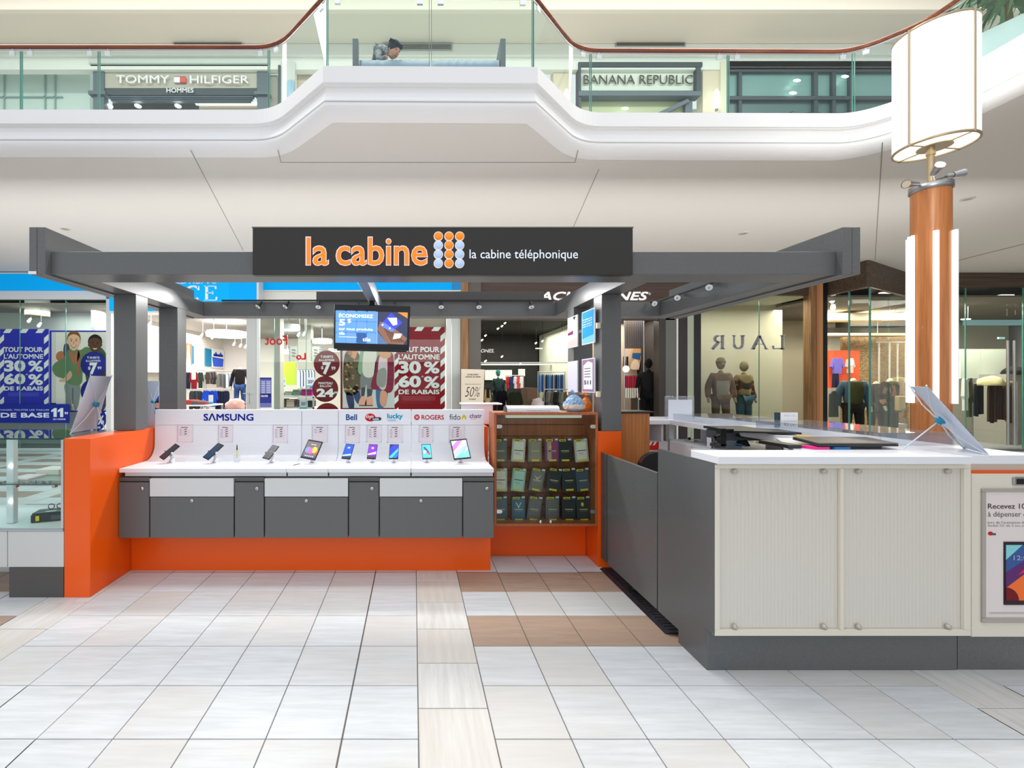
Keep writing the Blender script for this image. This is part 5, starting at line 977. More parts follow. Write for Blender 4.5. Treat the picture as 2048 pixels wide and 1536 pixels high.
# ---- garments, racks, mannequins
def garment(px, py, w, h, Y, col, kind='shirt', turn=0.0, lab='', grp='', two=None):
    c = P(px, py, Y); W_, H_ = w*Y/F, h*Y/F; t_ = .03 if kind != 'shirt' else .05
    if kind == 'shirt': o = [(-.28, -1), (.28, -1), (.30, -.35), (.40, -.62), (.52, -.55), (.36, -.06), (.12, 0), (0, -.07), (-.12, 0), (-.36, -.06), (-.52, -.55), (-.40, -.62), (-.30, -.35)]
    elif kind == 'trousers': o = [(-.42, -1), (-.08, -1), (0, -.35), (.08, -1), (.42, -1), (.34, 0), (-.34, 0)]
    elif kind == 'side': o = [(-.5, -1), (.5, -1), (.45, -.12), (.15, 0), (-.15, 0), (-.45, -.12)]
    else: o = [(-.5, -1), (.5, -1), (.5, 0), (-.5, 0)]
    m = M(); R = Matrix.Translation(c) @ Matrix.Rotation(turn, 4, 'Z'); m.m = R
    m.prism([(u*W_, -t_/2, v*H_) for u, v in o], (0, t_, 0), col)
    if two: m.poly([(u*W_*.8, -t_/2-.004, v*H_*.5-.2*H_) for u, v in ((-.3, -.5), (.3, -.5), (.3, .5), (-.3, .5))], two)
    return solo(m, {'shirt': 'shirt', 'trousers': 'trousers', 'side': 'hanging_garment'}.get(kind, 'folded_garment'), CLOTH, lab, 'clothing', c-Vector((0, 0, H_)), grp)
def rail(px0, px1, py, Y, lab, Y2=None):
    a, b = P(px0, py, Y), P(px1, py, Y2 or Y); t = T('clothes_rail', lab, 'clothes rail', (a+b)/2)
    t.part('bar', M().cyl(a, b, .012, .012, 8), STEEL); 
    for q_ in (a, b): t.part('leg', M().cyl(q_, (q_.x, q_.y, 0.0), .012, .012, 8), STEEL)
MSK = {}
def mannequin(lab, px, py_top, Y, s, rz, skin, top_c, leg_c, headless=False, hat=None, jacket=None, arms=None, cat='mannequin', nm='mannequin', group=None, pattern=None):
    """continuous skinned body; clothes are closer-fitting skins around it. s = height scale, py_top = crown of head (or neck)"""
    zt_ = ZZ(py_top, Y); hh = (1.52 if headless else 1.80)*s; base = zt_-hh; x = XX(px, Y)
    t = T(nm, lab, cat, (x, Y, base), group, rotz=rz or 1e-4)
    def B(pts, ed, rad, sub=1): return skinned([(a*s, b*s, c*s) for a, b, c in pts], ed, [(r*s if not hasattr(r, '__len__') else (r[0]*s, r[1]*s)) for r in rad], sub)
    J = {'pel': (0, 0, .94), 'wai': (0, 0, 1.08), 'che': (0, -.01, 1.28), 'nkb': (0, 0, 1.44), 'nkt': (0, -.01, 1.54),
         'sl': (-.17, 0, 1.41), 'sr': (.17, 0, 1.41), 'el': (-.25, .03, 1.14), 'er': (.25, .03, 1.14), 'wl': (-.27, -.04, .90), 'wr': (.27, -.04, .90), 'hl': (-.27, -.07, .80), 'hr': (.27, -.07, .80),
         'pl': (-.09, 0, .90), 'pr': (.09, 0, .90), 'kl': (-.11, -.02, .50), 'kr': (.11, -.02, .50), 'al': (-.12, .01, .09), 'ar': (.12, .01, .09), 'fl': (-.13, -.12, .03), 'fr': (.13, -.12, .03)}
    if arms: J.update(arms)
    def sk(names, edges, rad): idx = {n_: i for i, n_ in enumerate(names)}; return B([J[n_] for n_ in names], [(idx[a], idx[b]) for a, b in edges], rad)
    names = ['pel', 'wai', 'che', 'nkb', 'nkt', 'sl', 'sr', 'el', 'er', 'wl', 'wr', 'hl', 'hr', 'pl', 'pr', 'kl', 'kr', 'al', 'ar', 'fl', 'fr']
    ed = [('pel', 'wai'), ('wai', 'che'), ('che', 'nkb'), ('nkb', 'nkt'), ('che', 'sl'), ('che', 'sr'), ('sl', 'el'), ('sr', 'er'), ('el', 'wl'), ('er', 'wr'), ('wl', 'hl'), ('wr', 'hr'), ('pel', 'pl'), ('pel', 'pr'), ('pl', 'kl'), ('pr', 'kr'), ('kl', 'al'), ('kr', 'ar'), ('al', 'fl'), ('ar', 'fr')]
    rad = [(.13, .10), (.11, .085), (.14, .095), (.06, .055), (.05, .05), .055, .055, .042, .042, .028, .028, (.02, .035), (.02, .035), .085, .085, .055, .055, .035, .035, .03, .03]
    vs, fs = sk(names, ed, rad); m = M(); m.add(vs, fs, skin, True); body = t.part('body', m, CLOTH, local=True)
    if not headless:
        m = M(); m.ball((0, -.015*s, 1.665*s), (.078*s, .098*s, .125*s), skin, 18, 12); m.ball((0, -.112*s, 1.65*s), (.012*s, .018*s, .024*s), skin, 8, 6)
        for q_ in (-1, 1): m.ball((q_*.078*s, 0, 1.66*s), (.012*s, .02*s, .03*s), skin, 8, 6); m.ball((q_*.03*s, -.095*s, 1.68*s), (.014*s, .012*s, .008*s), tuple(int(v*.6) for v in skin), 8, 6)
        m.ball((0, -.098*s, 1.605*s), (.024*s, .01*s, .007*s), tuple(int(v*.65) for v in skin), 8, 6); t.part('head', m, CLOTH, local=True)
        if hat:
            m = M(); k = 10; m.lathe((0, -.01*s, 1.70*s), [(.088*s, -.02*s), (.097*s, 0), (.095*s, .03*s), (.088*s, .035*s), (.082*s, .07*s), (.055*s, .105*s), (.02*s, .118*s), (0, .12*s)], 20, hat); t.part('hat', m, CLOTH, local=True)
    J2 = dict(J)
    names2 = ['wai0', 'wai', 'che', 'nkb', 'sl', 'sr', 'el', 'er', 'wl', 'wr']; J['wai0'] = (0, 0, .90)
    ed2 = [('wai0', 'wai'), ('wai', 'che'), ('che', 'nkb'), ('che', 'sl'), ('che', 'sr'), ('sl', 'el'), ('sr', 'er'), ('el', 'wl'), ('er', 'wr')]
    g = .03 if jacket else .012
    vs, fs = sk(names2, ed2, [(.16+g, .12+g), (.145+g, .11+g), (.165+g, .115+g), (.075+g/2, .07+g/2), .07+g/2, .07+g/2, .056+g/2, .056+g/2, .042+g/2, .042+g/2])
    m = M(); m.add(vs, fs, (0, 0, 0), True)
    for i_, f in enumerate(fs):
        cz = sum(vs[i][2] for i in f)/len(f)/s; cx = sum(vs[i][0] for i in f)/len(f)/s; cy = sum(vs[i][1] for i in f)/len(f)/s
        c_ = jacket or top_c
        if jacket and abs(cx) < .085 and cy < -.03: c_ = top_c
        if pattern: c_ = pattern(cx, cz, cy) or c_
        m.c[i_] = c_
    t.part('jacket' if jacket else 'top', m, CLOTH, local=True)
    vs, fs = sk(['pel', 'pl', 'pr', 'kl', 'kr', 'al', 'ar'], [('pel', 'pl'), ('pel', 'pr'), ('pl', 'kl'), ('pr', 'kr'), ('kl', 'al'), ('kr', 'ar')], [(.15, .12), .105, .105, .075, .075, .055, .055])
    m = M(); m.add(vs, fs, leg_c, True); t.part('trousers', m, CLOTH, local=True)
    t.part('stand', M().cyl((0, 0, -base), (0, 0, 0), .22*s, .22*s, 24, (206, 204, 196)) if base > .02 else M().cyl((0, 0, -.01), (0, 0, .01), .2*s, .2*s, 24, (206, 204, 196)), CLOTH, local=True)
    return t
# ================================================================== KIDS SHOP
ORD = ['first', 'second', 'third', 'fourth', 'fifth', 'sixth', 'seventh', 'eighth', 'ninth', 'tenth', 'eleventh', 'twelfth', 'thirteenth', 'fourteenth']
RED = (118, 26, 36); REDL = (150, 30, 44); NAVY = (36, 44, 150); PW = (232, 234, 236)
def smooth(pts, k=5):
    n_ = len(pts); out = []
    for i in range(n_):
        p0, p1, p2, p3 = [pts[(i+j-1) % n_] for j in range(4)]
        for q in range(k):
            t_ = q/k; out.append(tuple(.5*((2*p1[a])+(-p0[a]+p2[a])*t_+(2*p0[a]-5*p1[a]+4*p2[a]-p3[a])*t_*t_+(-p0[a]+3*p1[a]-3*p2[a]+p3[a])*t_**3) for a in (0, 1)))
    return out
def blob(m, pts, Y, col): m.ppoly(smooth(pts), Y, col)
def sale_poster(t, x0, x1, y0, y1, Y, bg, stripe_l, off=0):
    m = M(); m.pbox(x0, y0, x1, y1, Y, .006, bg); w = x1-x0
    y = y0+6
    while y < y1-8:
        for xa, xb_ in ([(x0, x0+8)] if stripe_l else [])+[(x1-9, x1)]: m.ppoly([(xa, y+12), (xb_, y+4), (xb_, min(y1, y+16)), (xa, min(y1, y+24))], Y-.002, PW)
        y += 25
    for k in range(3): a = x0+6+k*w/3; m.ppoly([(a, y0+8), (a+6, y0), (a+w/5, y0), (a+w/5-6, y0+8)], Y-.002, PW)
    cx = x0+(8 if stripe_l else 2); cw = (w-19) if stripe_l else w-13
    def L_(s_, a, b, u0=0, u1=1, bd=.03): m.ptext(s_, cx+cw*u0, y0+(y1-y0)*a, cx+cw*u1, y0+(y1-y0)*b, Y-.004, PW, bd)
    L_('TOUT POUR', .235, .30); L_("L'AUTOMNE", .325, .385); L_('30', .405, .555, 0, .55, .045); L_('%', .41, .555, .62, 1); L_('À', .575, .60, .55, .62, 0); L_('60', .575, .72, 0, .55, .045); L_('%', .585, .73, .62, 1); L_('DE RABAIS', .745, .80)
    for k in range(3): m.prect(cx+8, y0+(y1-y0)*(.83+.018*k), cx+cw-8, y0+(y1-y0)*(.833+.018*k), Y-.004, tuple(min(255, v+90) for v in bg))
    t.part('poster', m, PHOTOP)
Yw = YB+.10
t = T('sale_poster', 'blue sale poster with white striped edges reading 30 and 60 percent', 'poster', P(50, 812, Yw)); sale_poster(t, 0, 97, 658, 812, Yw, (40, 48, 178), True)
t = T('sale_poster', 'dark red sale poster with white striped edges right of the television', 'poster', P(845, 818, Yw)); sale_poster(t, 789, 890, 654, 822, Yw, (140, 26, 40), True)
# poster with two boys
t = T('photo_poster', 'poster of two smiling boys in green jackets with thin blue border', 'poster', P(160, 822, Yw)); m = M(); Y = Yw
m.pbox(99, 661, 218, 824, Y, .006, (40, 44, 168)); m.prect(103, 664, 218, 821, Y-.001, (226, 222, 216)); m.prect(103, 664, 112, 821, Y-.0015, (206, 204, 202)); m.prect(103, 806, 218, 821, Y-.0015, (214, 212, 208))
Y2 = Y-.003
blob(m, [(176, 700), (200, 694), (214, 712), (218, 735), (214, 765), (206, 775), (178, 772), (170, 740)], Y2, (62, 92, 68))
blob(m, [(204, 752), (214, 745), (216, 765), (210, 776), (204, 770)], Y2-.001, (88, 52, 36))
blob(m, [(172, 764), (212, 764), (214, 800), (206, 821), (186, 821), (174, 800)], Y2-.001, (52, 66, 96))
blob(m, [(134, 703), (146, 696), (160, 700), (172, 694), (186, 698), (198, 706), (194, 718), (178, 724), (166, 742), (164, 764), (154, 771), (134, 766), (128, 758), (112, 752), (104, 738), (110, 726), (126, 716)], Y2-.002, (98, 128, 92))
blob(m, [(128, 690), (136, 688), (140, 702), (134, 714), (127, 712)], Y2-.001, (70, 82, 104))
blob(m, [(138, 700), (148, 708), (158, 700), (160, 712), (150, 728), (140, 716)], Y2-.003, (168, 110, 84)); blob(m, [(156, 702), (160, 712), (158, 752), (154, 730)], Y2-.003, (176, 96, 70))
blob(m, [(140, 742), (144, 752), (134, 762), (122, 764), (118, 760), (128, 756)], Y2-.004, (214, 170, 142)); blob(m, [(114, 706), (124, 702), (128, 712), (118, 722), (112, 716)], Y2-.004, (178, 112, 78))
blob(m, [(130, 768), (158, 768), (160, 790), (156, 812), (150, 821), (144, 800), (142, 821), (134, 821), (132, 795)], Y2-.001, (132, 138, 140)); m.ppoly([(144, 776), (147, 776), (146, 808), (144, 808)], Y2-.004, (98, 104, 108))
def face(cx, cy, rx, ry, skin, hair, Y, teeth=True):
    blob(m, [(cx-rx*1.12, cy-ry*.1), (cx-rx*.95, cy-ry*.9), (cx, cy-ry*1.28), (cx+rx*.95, cy-ry*.9), (cx+rx*1.12, cy-ry*.1), (cx, cy+ry*.2)], Y, hair)
    m.pdisc(cx-rx, cy+1, 2.2, Y-.0005, skin, 10, 3.4); m.pdisc(cx+rx, cy+1, 2.2, Y-.0005, skin, 10, 3.4)
    blob(m, [(cx-rx, cy-ry*.5), (cx, cy-ry*.85), (cx+rx, cy-ry*.5), (cx+rx*.92, cy+ry*.35), (cx+rx*.35, cy+ry), (cx-rx*.35, cy+ry), (cx-rx*.92, cy+ry*.35)], Y-.001, skin)
    dk = tuple(int(v*.45) for v in skin)
    for q in (-1, 1): m.pdisc(cx+q*rx*.42, cy-ry*.08, 1.7, Y-.0015, (40, 30, 28), 10, 1.0); m.prect(cx+q*rx*.42-2.4, cy-ry*.32, cx+q*rx*.42+2.4, cy-ry*.25, Y-.0015, hair)
    blob(m, [(cx-1.8, cy+ry*.22), (cx, cy-ry*.05), (cx+1.8, cy+ry*.22), (cx, cy+ry*.3)], Y-.0015, tuple(int(v*.86) for v in skin))
    blob(m, [(cx-rx*.5, cy+ry*.42), (cx, cy+ry*.48), (cx+rx*.5, cy+ry*.42), (cx, cy+ry*.75)], Y-.0015, dk)
    if teeth: blob(m, [(cx-rx*.4, cy+ry*.46), (cx, cy+ry*.5), (cx+rx*.4, cy+ry*.46), (cx, cy+ry*.64)], Y-.002, (240, 236, 230))
face(147.5, 683, 11.5, 17, (226, 178, 148), (124, 78, 48), Y2-.005); face(190, 689, 12, 16, (96, 62, 46), (30, 26, 26), Y2-.0055)
t.part('print', m, PHOTOP)
def disc_sign(lab, cx, cy, r, Y, col, lines):
    t = T('round_sale_sign', lab, 'sign', P(cx, cy+r, Y)); m = M(); c = P(cx, cy, Y); R_ = r*Y/F; m.lathe(c, [(0, -.004), (R_, -.004), (R_, .004), (0, .004)], 40, col, 'y')
    for s_, a, y0, b, y1, bd in lines: m.ptext(s_, a, y0, b, y1, Y-.006, PW, bd)
    t.part('disc', m, PHOTOP)
Yd = YB+.055
disc_sign('round blue sale sign with big seven in the left shop window', 187, 729, 25.5, Yd, NAVY, [('T-SHIRTS', 174, 713, 199, 717.5, .02), ('ILLUSTRÉS', 172, 719, 201, 723.5, .02), ('7', 179, 725, 195, 749, .05), ('$', 176, 733, 181, 740, .02), ('99', 195, 733, 203, 739, .02)])
disc_sign('lower round blue sale sign under the big seven sign', 187, 783, 25.5, Yd+.012, NAVY, [('JEANS', 176, 768, 199, 773, .02), ('19', 179, 777, 197, 797, .04), ('99', 200, 786, 208, 791, .02)])
disc_sign('lowest round blue sale sign with percent mark, partly behind the banner stand', 188, 838, 25, Yd, NAVY, [('VÊTEMENTS', 174, 821, 203, 826, .02), ('40%', 176, 831, 208, 849, .03), ('RABAIS', 178, 853, 201, 857, .02)])
disc_sign('round dark red sale sign with big seven, left of the television', 653.5, 727, 26, Yd, RED, [('T-SHIRTS', 641, 711, 666, 716, .02), ('ILLUSTRÉS', 638, 717.5, 669, 722, .02), ('7', 645, 724, 662, 749, .05), ('$', 642, 732, 647, 739, .02), ('99', 663, 733, 671, 740, .02)])
disc_sign('round dark red sale sign with 24, below the dark red seven sign', 650.5, 778, 26, Yd+.012, RED, [('MANTEAU', 637, 764, 665, 768.5, .02), ('BALLON', 640, 770, 662, 774, .02), ('24', 633, 777, 668, 794, .05), ('99', 668, 783, 675, 788, .02)])
disc_sign('lowest dark red sale sign mostly hidden behind the phone counter', 655, 832, 26, Yd, RED, [('30%', 640, 822, 670, 840, .04)])
t = T('price_banner', 'long blue banner with white price 11.99 at far left shop window', 'banner', P(60, 846, YB-.05)); m = M(); Y = YB-.04; m.pbox(-150, 808, 139, 846, Y, .006, (30, 46, 140)); m.ptext('JEANS DE BASE', -80, 826, 98, 837.5, Y-.003, (206, 222, 240), .04); m.ptext('POUR FILLES, TOUS LES LAVAGES, TOUTES LES TAILLES', -90, 818.5, 98, 821.5, Y-.003, (190, 206, 230), .02); [m.ppoly([(a, 834), (a+6.5, 834), (a+6.5, 816), (a+2, 816), (a-4.5, 820.5), (a-4.5, 824.5), (a, 822.5)], Y-.003, (206, 226, 236)) for a in (107, 120)]; m.ptext('99', 129, 824, 136, 829, Y-.003, PW, .02); m.ptext('OU MOINS', 106, 837, 131, 840, Y-.003, PW, .02); t.part('banner', m, PHOTOP)
# poster with girls (upper part behind the television)
t = T('photo_poster', 'poster of three girls in jackets and jeans behind the television', 'poster', P(735, 820, Yw)); m = M(); Y = Yw
m.pbox(681, 654, 788.5, 824, Y, .006, (120, 26, 38)); m.prect(685, 657, 788.5, 816, Y-.001, (222, 222, 220)); m.prect(685, 700, 788.5, 816, Y-.0015, (206, 208, 210)); Y2 = Y-.003
blob(m, [(690, 708), (704, 700), (718, 708), (724, 740), (722, 775), (708, 790), (690, 786), (686, 750)], Y2, (96, 84, 62))
rnd = random.Random(4)
for k in range(46):
    a, b = rnd.uniform(689, 721), rnd.uniform(706, 784); blob(m, [(a-3, b), (a, b-2.4), (a+3, b+1), (a, b+2.2)], Y2-.0005-.00001*k, rnd.choice([(196, 160, 120), (54, 48, 36), (150, 120, 88), (70, 64, 44)]))
blob(m, [(692, 700), (700, 690), (712, 692), (706, 712), (698, 706)], Y2-.001, (190, 110, 60)); blob(m, [(704, 690), (716, 690), (712, 714), (706, 716)], Y2-.002, (216, 150, 110))
blob(m, [(692, 786), (706, 790), (708, 816), (698, 816)], Y2, (52, 66, 100)); blob(m, [(706, 776), (716, 772), (722, 800), (716, 808), (708, 795)], Y2, (56, 74, 116))
blob(m, [(722, 700), (732, 694), (756, 694), (764, 704), (758, 752), (742, 758), (722, 750), (716, 738)], Y2-.001, (140, 168, 140)); blob(m, [(730, 696), (752, 696), (748, 750), (726, 748)], Y2-.002, (224, 216, 206))
blob(m, [(722, 748), (744, 750), (746, 780), (740, 796), (734, 796), (733, 768), (728, 794), (722, 794)], Y2-.0015, (128, 130, 132)); m.ppoly([(723, 775), (730, 775), (729, 792), (723, 792)], Y2-.0025, (70, 72, 78)); m.ppoly([(734, 778), (744, 778), (743, 796), (736, 796)], Y2-.0025, (74, 76, 82))
for a in (727, 740): blob(m, [(a-6, 796), (a+3, 792), (a+6, 802), (a+4, 812), (a-6, 812), (a-10, 808)], Y2-.003, (230, 168, 150)); m.prect(a-9, 810, a+6, 812, Y2-.0035, (90, 70, 70))
blob(m, [(752, 720), (764, 704), (784, 706), (788, 730), (786, 778), (772, 786), (762, 780), (742, 776), (748, 745)], Y2-.002, (136, 34, 62)); 
for k in range(6): m.ppoly([(750, 724+k*9), (786, 722+k*9), (786, 723.2+k*9), (750, 725.2+k*9)], Y2-.0026, (96, 20, 44))
blob(m, [(760, 712), (774, 712), (772, 774), (758, 774), (756, 740)], Y2-.003, (216, 196, 206)); blob(m, [(756, 742), (772, 738), (770, 772), (754, 770)], Y2-.0035, (150, 150, 146)); blob(m, [(758, 706), (770, 698), (782, 706), (778, 716), (764, 716)], Y2-.004, (216, 152, 112))
blob(m, [(754, 774), (774, 778), (774, 800), (766, 816), (756, 816), (752, 796)], Y2-.001, (70, 110, 160)); blob(m, [(762, 782), (774, 786), (773, 806), (768, 814), (760, 806)], Y2-.0045, (222, 160, 130))
t.part('print', m, PHOTOP)
# store notices on the window
t = T('window_notice', 'tall dark blue opening hours notice on the shop window', 'notice', P(532, 815, YB)); m = M(); Y = YB+.012; m.pbox(520, 755, 543, 815, Y, .002, (110, 118, 178))
for k in range(9): m.prect(523, 763+k*3.6, 530, 764.5+k*3.6, Y-.001, (210, 214, 236)); m.prect(533, 763+k*3.6, 541, 764.5+k*3.6, Y-.001, (210, 214, 236))
m.prect(520, 755, 543, 759, Y-.001, (56, 60, 140)); m.prect(520, 787, 543, 806, Y-.001, (56, 60, 140)); m.ptext('HEURES', 522, 790, 536, 794, Y-.002, PW, .02); t.part('notice', m, PHOTOP)
m = M(); m.ptext('Foot', 530, 671, 575, 690, YB+.012, (178, 52, 52), .02, mirror=True); m.ptext('Lo', 592, 706, 612, 719.5, YB+.012, (206, 30, 44), .04, mirror=True)  # sign reflection painted onto the window as mirrored letters
solo(m, 'reflected_lettering', PHOTOP, 'painted reflection of red letters on the middle shop window', 'lettering', P(570, 690, YB))
# lamps in the shop
def drum(px, py, w, Y, lab, h=.12):
    c = P(px, py, Y); r = w*Y/F/2; t = T('round_ceiling_lamp', lab, 'ceiling lamp', c); t.part('shade', M().lathe(c, [(r*.96, h), (r, h*.6), (r, 0), (r*.97, -.02)], 36), mat('ring_lamp_shade', (196, 204, 200), .4)); t.part('diffuser', M().lathe(c, [(0, -.025), (r*.96, -.015)], 36), LAMPW)
    t.part('rod', M().cyl(c+Vector((0, 0, h)), (c.x, c.y, 3.1), .01, .01, 8), STEEL)
drum(453, 672, 76, 11.6, 'largest round glowing lamp over the shop entrance'); drum(578, 659, 44, 11.0, 'round glowing lamp seen left through the middle window'); drum(644, 685, 40, 12.4, 'round glowing lamp left of the television', .1); drum(575, 706, 38, 14.0, 'small far round lamp under the mirrored red letters', .1); drum(668, 702, 24, 14.4, 'far small lamp beside the red seven sign', .08)
def ispot(px, py, Y, lab): c = P(px, py, Y); t = T('shop_spotlight', lab, 'spotlight', c, 'small lit spotlights inside the shops'); t.part('can', M().cyl(c, c+Vector((.03, .03, .08)), .035, .022, 12), ALU); t.part('stem', M().cyl(c+Vector((.03, .03, .08)), (c.x+.03, c.y+.03, 3.1), .006, .006, 6), STEEL); t.part('bulb', M().ball(c, .026), LIGHT)
for k, (px, py, Y) in enumerate(((402, 673, 10.6), (424, 676, 10.8), (467, 690, 12.6), (480, 693, 12.8), (490, 695, 12.9), (596, 671, 10.5), (607, 670, 10.5), (298, 650, 9.8), (77, 652, 9.5), (130, 611, 9.5), (57, 643, 9.5))): ispot(px, py, Y, 'small lit spotlight '+['left of the largest round lamp', 'just left of the largest round lamp', 'right of the largest round lamp, first', 'right of the largest round lamp, second', 'at the door jamb near the round lamp', 'left above the envelope sign', 'right above the envelope sign', 'between the two left posts', 'above the blue sale poster', 'highest in the far left window', 'beside the reflected drum lantern'][k])
c = P(75, 615, 9.7); t = T('reflected_drum_lantern', 'pale drum standing for a lantern reflected in the far left window', 'lantern', c); t.part('shade', M().cyl(P(75, 631, 9.7), P(75, 590, 9.7), .22, .22, 32), mat('reflected_lantern_cream', (236, 232, 214), .5, emit=.25)); t.part('rim', M().cyl(P(75, 633, 9.7), P(75, 631, 9.7), .225, .225, 32), BRASS)  # a lantern's reflection in the glass, built as a solid glowing drum
# shop fittings: wall bay with graphics (plane facing the aisle), rails, garments
struct(pbz(-700, 212, 0, 3.1, 10.2, .05), 'wall_window_back', mat('window_back_grey', (176, 184, 178), .6))
XL = -7.03
def LWp(px, py): Y = XL*F/(px-VX); return Vector((XL, Y, ZZ(py, Y)))
def wallpanel(nm, lab, px0, px1, y0a, y1a, y0b, y1b, col, extra=None):
    o = [LWp(px0, y1a), LWp(px1, y1b), LWp(px1, y0b), LWp(px0, y0a)]; t = T(nm, lab, 'picture', o[0]); m = M(); m.prism(o, (.02, 0, 0), col)
    if extra:
        for q, cc, k in extra:
            pt_ = lambda u, v: (o[0]*(1-u)+o[1]*u)*(1-v)+(o[3]*(1-u)+o[2]*u)*v
            m.poly([pt_(u, v)+Vector((.021+.002*k, 0, 0)) for u, v in q], cc)
    t.part('panel', m, PHOTOP)
wallpanel('wall_picture', 'brown portrait picture at the shop wall by the second post', 371, 383, 686, 731, 688, 731, (150, 104, 70), [([(0, 0), (.8, 0), (.6, .6), (.1, .7)], (214, 206, 196), 1), ([(.1, .6), (.6, .6), (.5, .95), (.1, .9)], (226, 190, 140), 2)])
wallpanel('wall_panel', 'narrow slatted blue wall panel right of the portrait picture', 384, 387, 691, 728, 692, 728, (40, 120, 176))
wallpanel('wall_panel', 'teal blue wall panel left of the white slogan poster', 410, 422, 696, 732, 699, 733, (36, 120, 156))
wallpanel('slogan_poster', 'white poster with blue painted slogan in the kids shop', 423, 447, 696, 735, 700, 736, (224, 228, 232), [([(.1, .05), (.9, .05), (.95, .5), (0, .55)], (60, 92, 210), 1), ([(.1, .6), (.3, .85), (.5, .6), (.7, .85), (.9, .6), (.9, .72), (.1, .72)], (50, 70, 190), 2)])
wallpanel('wall_panel', 'teal blue wall panel right of the white slogan poster', 448.5, 458, 703, 736, 706, 737, (32, 116, 160))
wallpanel('wall_picture', 'small brown portrait picture near the shop entrance edge', 476, 489, 708, 745, 711, 745, (176, 138, 112), [([(.2, 0), (.8, 0), (.7, .6), (.3, .6)], (226, 220, 210), 1)])
struct(M().box((-7.06, 11.2, 1.72), (-6.6, 15.8, 1.75)), 'trim_16', WHITE)
rnd = random.Random(11)
def grow(n_, px0, px1, py, h, Y0, Y1, cols, kind, where, grp, w=None, turn=.9, top=None):
    for k in range(n_):
        f = k/max(1, n_-1); px = px0+(px1-px0)*f; Y = Y0+(Y1-Y0)*f
        c_ = cols[k % len(cols)] if isinstance(cols, list) else cols
        garment(px, py+rnd.uniform(-.5, .5)+(0 if top is None else top*f), w or (px1-px0)/max(1, n_-1)*1.05+2, h*rnd.uniform(.93, 1.05), Y, c_, kind, turn*rnd.uniform(.8, 1.1), ORD[k]+' from the left: '+where, grp)
DARKS = [(34, 36, 48), (44, 52, 70), (30, 34, 40), (120, 34, 40), (118, 32, 40), (60, 64, 66), (40, 60, 50)]
rail(371, 408, 741, 11.6, 'clothes rail along the kids shop wall, left part', 12.4); rail(412, 470, 742, 12.6, 'clothes rail along the kids shop wall, right part', 13.6)
garment(376, 744, 14, 34, 11.4, (34, 38, 56), 'shirt', .2, 'navy shirt on the upper rail beside the second post'); garment(388, 743, 17, 36, 11.3, (128, 30, 38), 'shirt', .2, 'dark red printed shirt on the upper rail', '', (206, 190, 180)); garment(401, 744, 12, 32, 11.6, (40, 62, 54), 'shirt', .3, 'dark green shirt right of the dark red shirt')
grow(6, 415, 429, 744, 24, 12.6, 12.9, [(60, 52, 46), (96, 84, 70), (40, 44, 60), (70, 74, 84)], 'shirt', 'dark patterned children shirt on the upper wall rail', 'dark patterned shirts on the upper wall rail', 9)
grow(7, 436, 450, 748, 26, 12.8, 13.2, [(96, 96, 92), (82, 84, 82), (70, 74, 76)], 'side', 'grey trousers folded over hangers on the wall rail', 'grey trousers on the wall rail', 5)
grow(6, 454, 466, 748, 28, 13.2, 13.6, [(206, 210, 206), (56, 92, 130), (190, 192, 186), (44, 48, 60)], 'side', 'pale and blue garment at the right of the wall rail', 'pale and blue garments on the wall rail', 5)
rail(371, 470, 779, 10.9, 'lower clothes rail behind the white counter, kids shop', 11.8)
grow(9, 382, 402, 782, 36, 10.9, 11.1, [(52, 56, 58), (66, 68, 66), (44, 50, 56)], 'side', 'dark grey garment on the lower rail of the kids shop', 'dark grey garments on the lower kids rail', 7)
grow(3, 412, 428, 781, 34, 10.8, 10.9, [(30, 68, 176), (26, 58, 156)], 'shirt', 'bright blue padded jacket on the lower rail', 'bright blue jackets on the lower kids rail', 15, .3)
grow(9, 434, 456, 782, 38, 11.1, 11.5, [(26, 30, 48), (34, 38, 60)], 'side', 'navy trousers on the lower rail of the kids shop', 'navy trousers on the lower kids rail', 6)
t = T('display_table', 'display table with folded clothes inside the kids entrance', 'table', P(395, 850, 10.2)); a = P(368, 810, 10.0); b = P(416, 810, 10.0); t.part('top', M().box((a.x, 10.0, a.z-.03), (b.x, 10.8, a.z)), WHITE); [t.part('leg', M().box((x_, y_, 0), (x_+.04, y_+.04, a.z-.031)), STEEL) for x_ in (a.x, b.x-.04) for y_ in (10.0, 10.76)]
for k, (px, w, c_, lb) in enumerate(((375, 14, (176, 60, 60), 'red folded clothes'), (388, 16, (92, 90, 84), 'grey folded clothes'), (403, 16, (128, 70, 66), 'reddish brown folded clothes'))): solo(M().bbox((XX(px-w/2, 10.1), 10.1, a.z+.001), (XX(px+w/2, 10.1), 10.5, a.z+.11-.02*k), .012, c_), 'folded_clothes', CLOTH, lb+' on the display table', 'clothing', P(px, 808, 10.1))
def heap(lab, px, py, w, h, Y, col, seed):
    r = random.Random(seed); m = M(); c = P(px, py, Y); bm = bmesh.new(); bmesh.ops.create_icosphere(bm, subdivisions=3, radius=1)
    ph = [r.uniform(0, 6) for _ in range(4)]
    for v in bm.verts: k = 1+.10*math.sin(7*v.co.x+ph[0])*math.cos(6*v.co.z+ph[1])+.06*math.sin(13*v.co.z+9*v.co.x+ph[2]); v.co = Vector((v.co.x*k*w*Y/F/2, v.co.y*k*.22, max(-.35, v.co.z)*k*h*Y/F))
    bm.verts.index_update(); m.add([c+v.co for v in bm.verts], [[v.index for v in f.verts] for f in bm.faces], col, True); bm.free(); solo(m, 'clothes_pile', CLOTH, lab, 'clothing', c)
heap('pale pink crumpled knitwear pile near the entrance handle', 470, 812, 38, 15, 10.2, (228, 178, 168), 2)
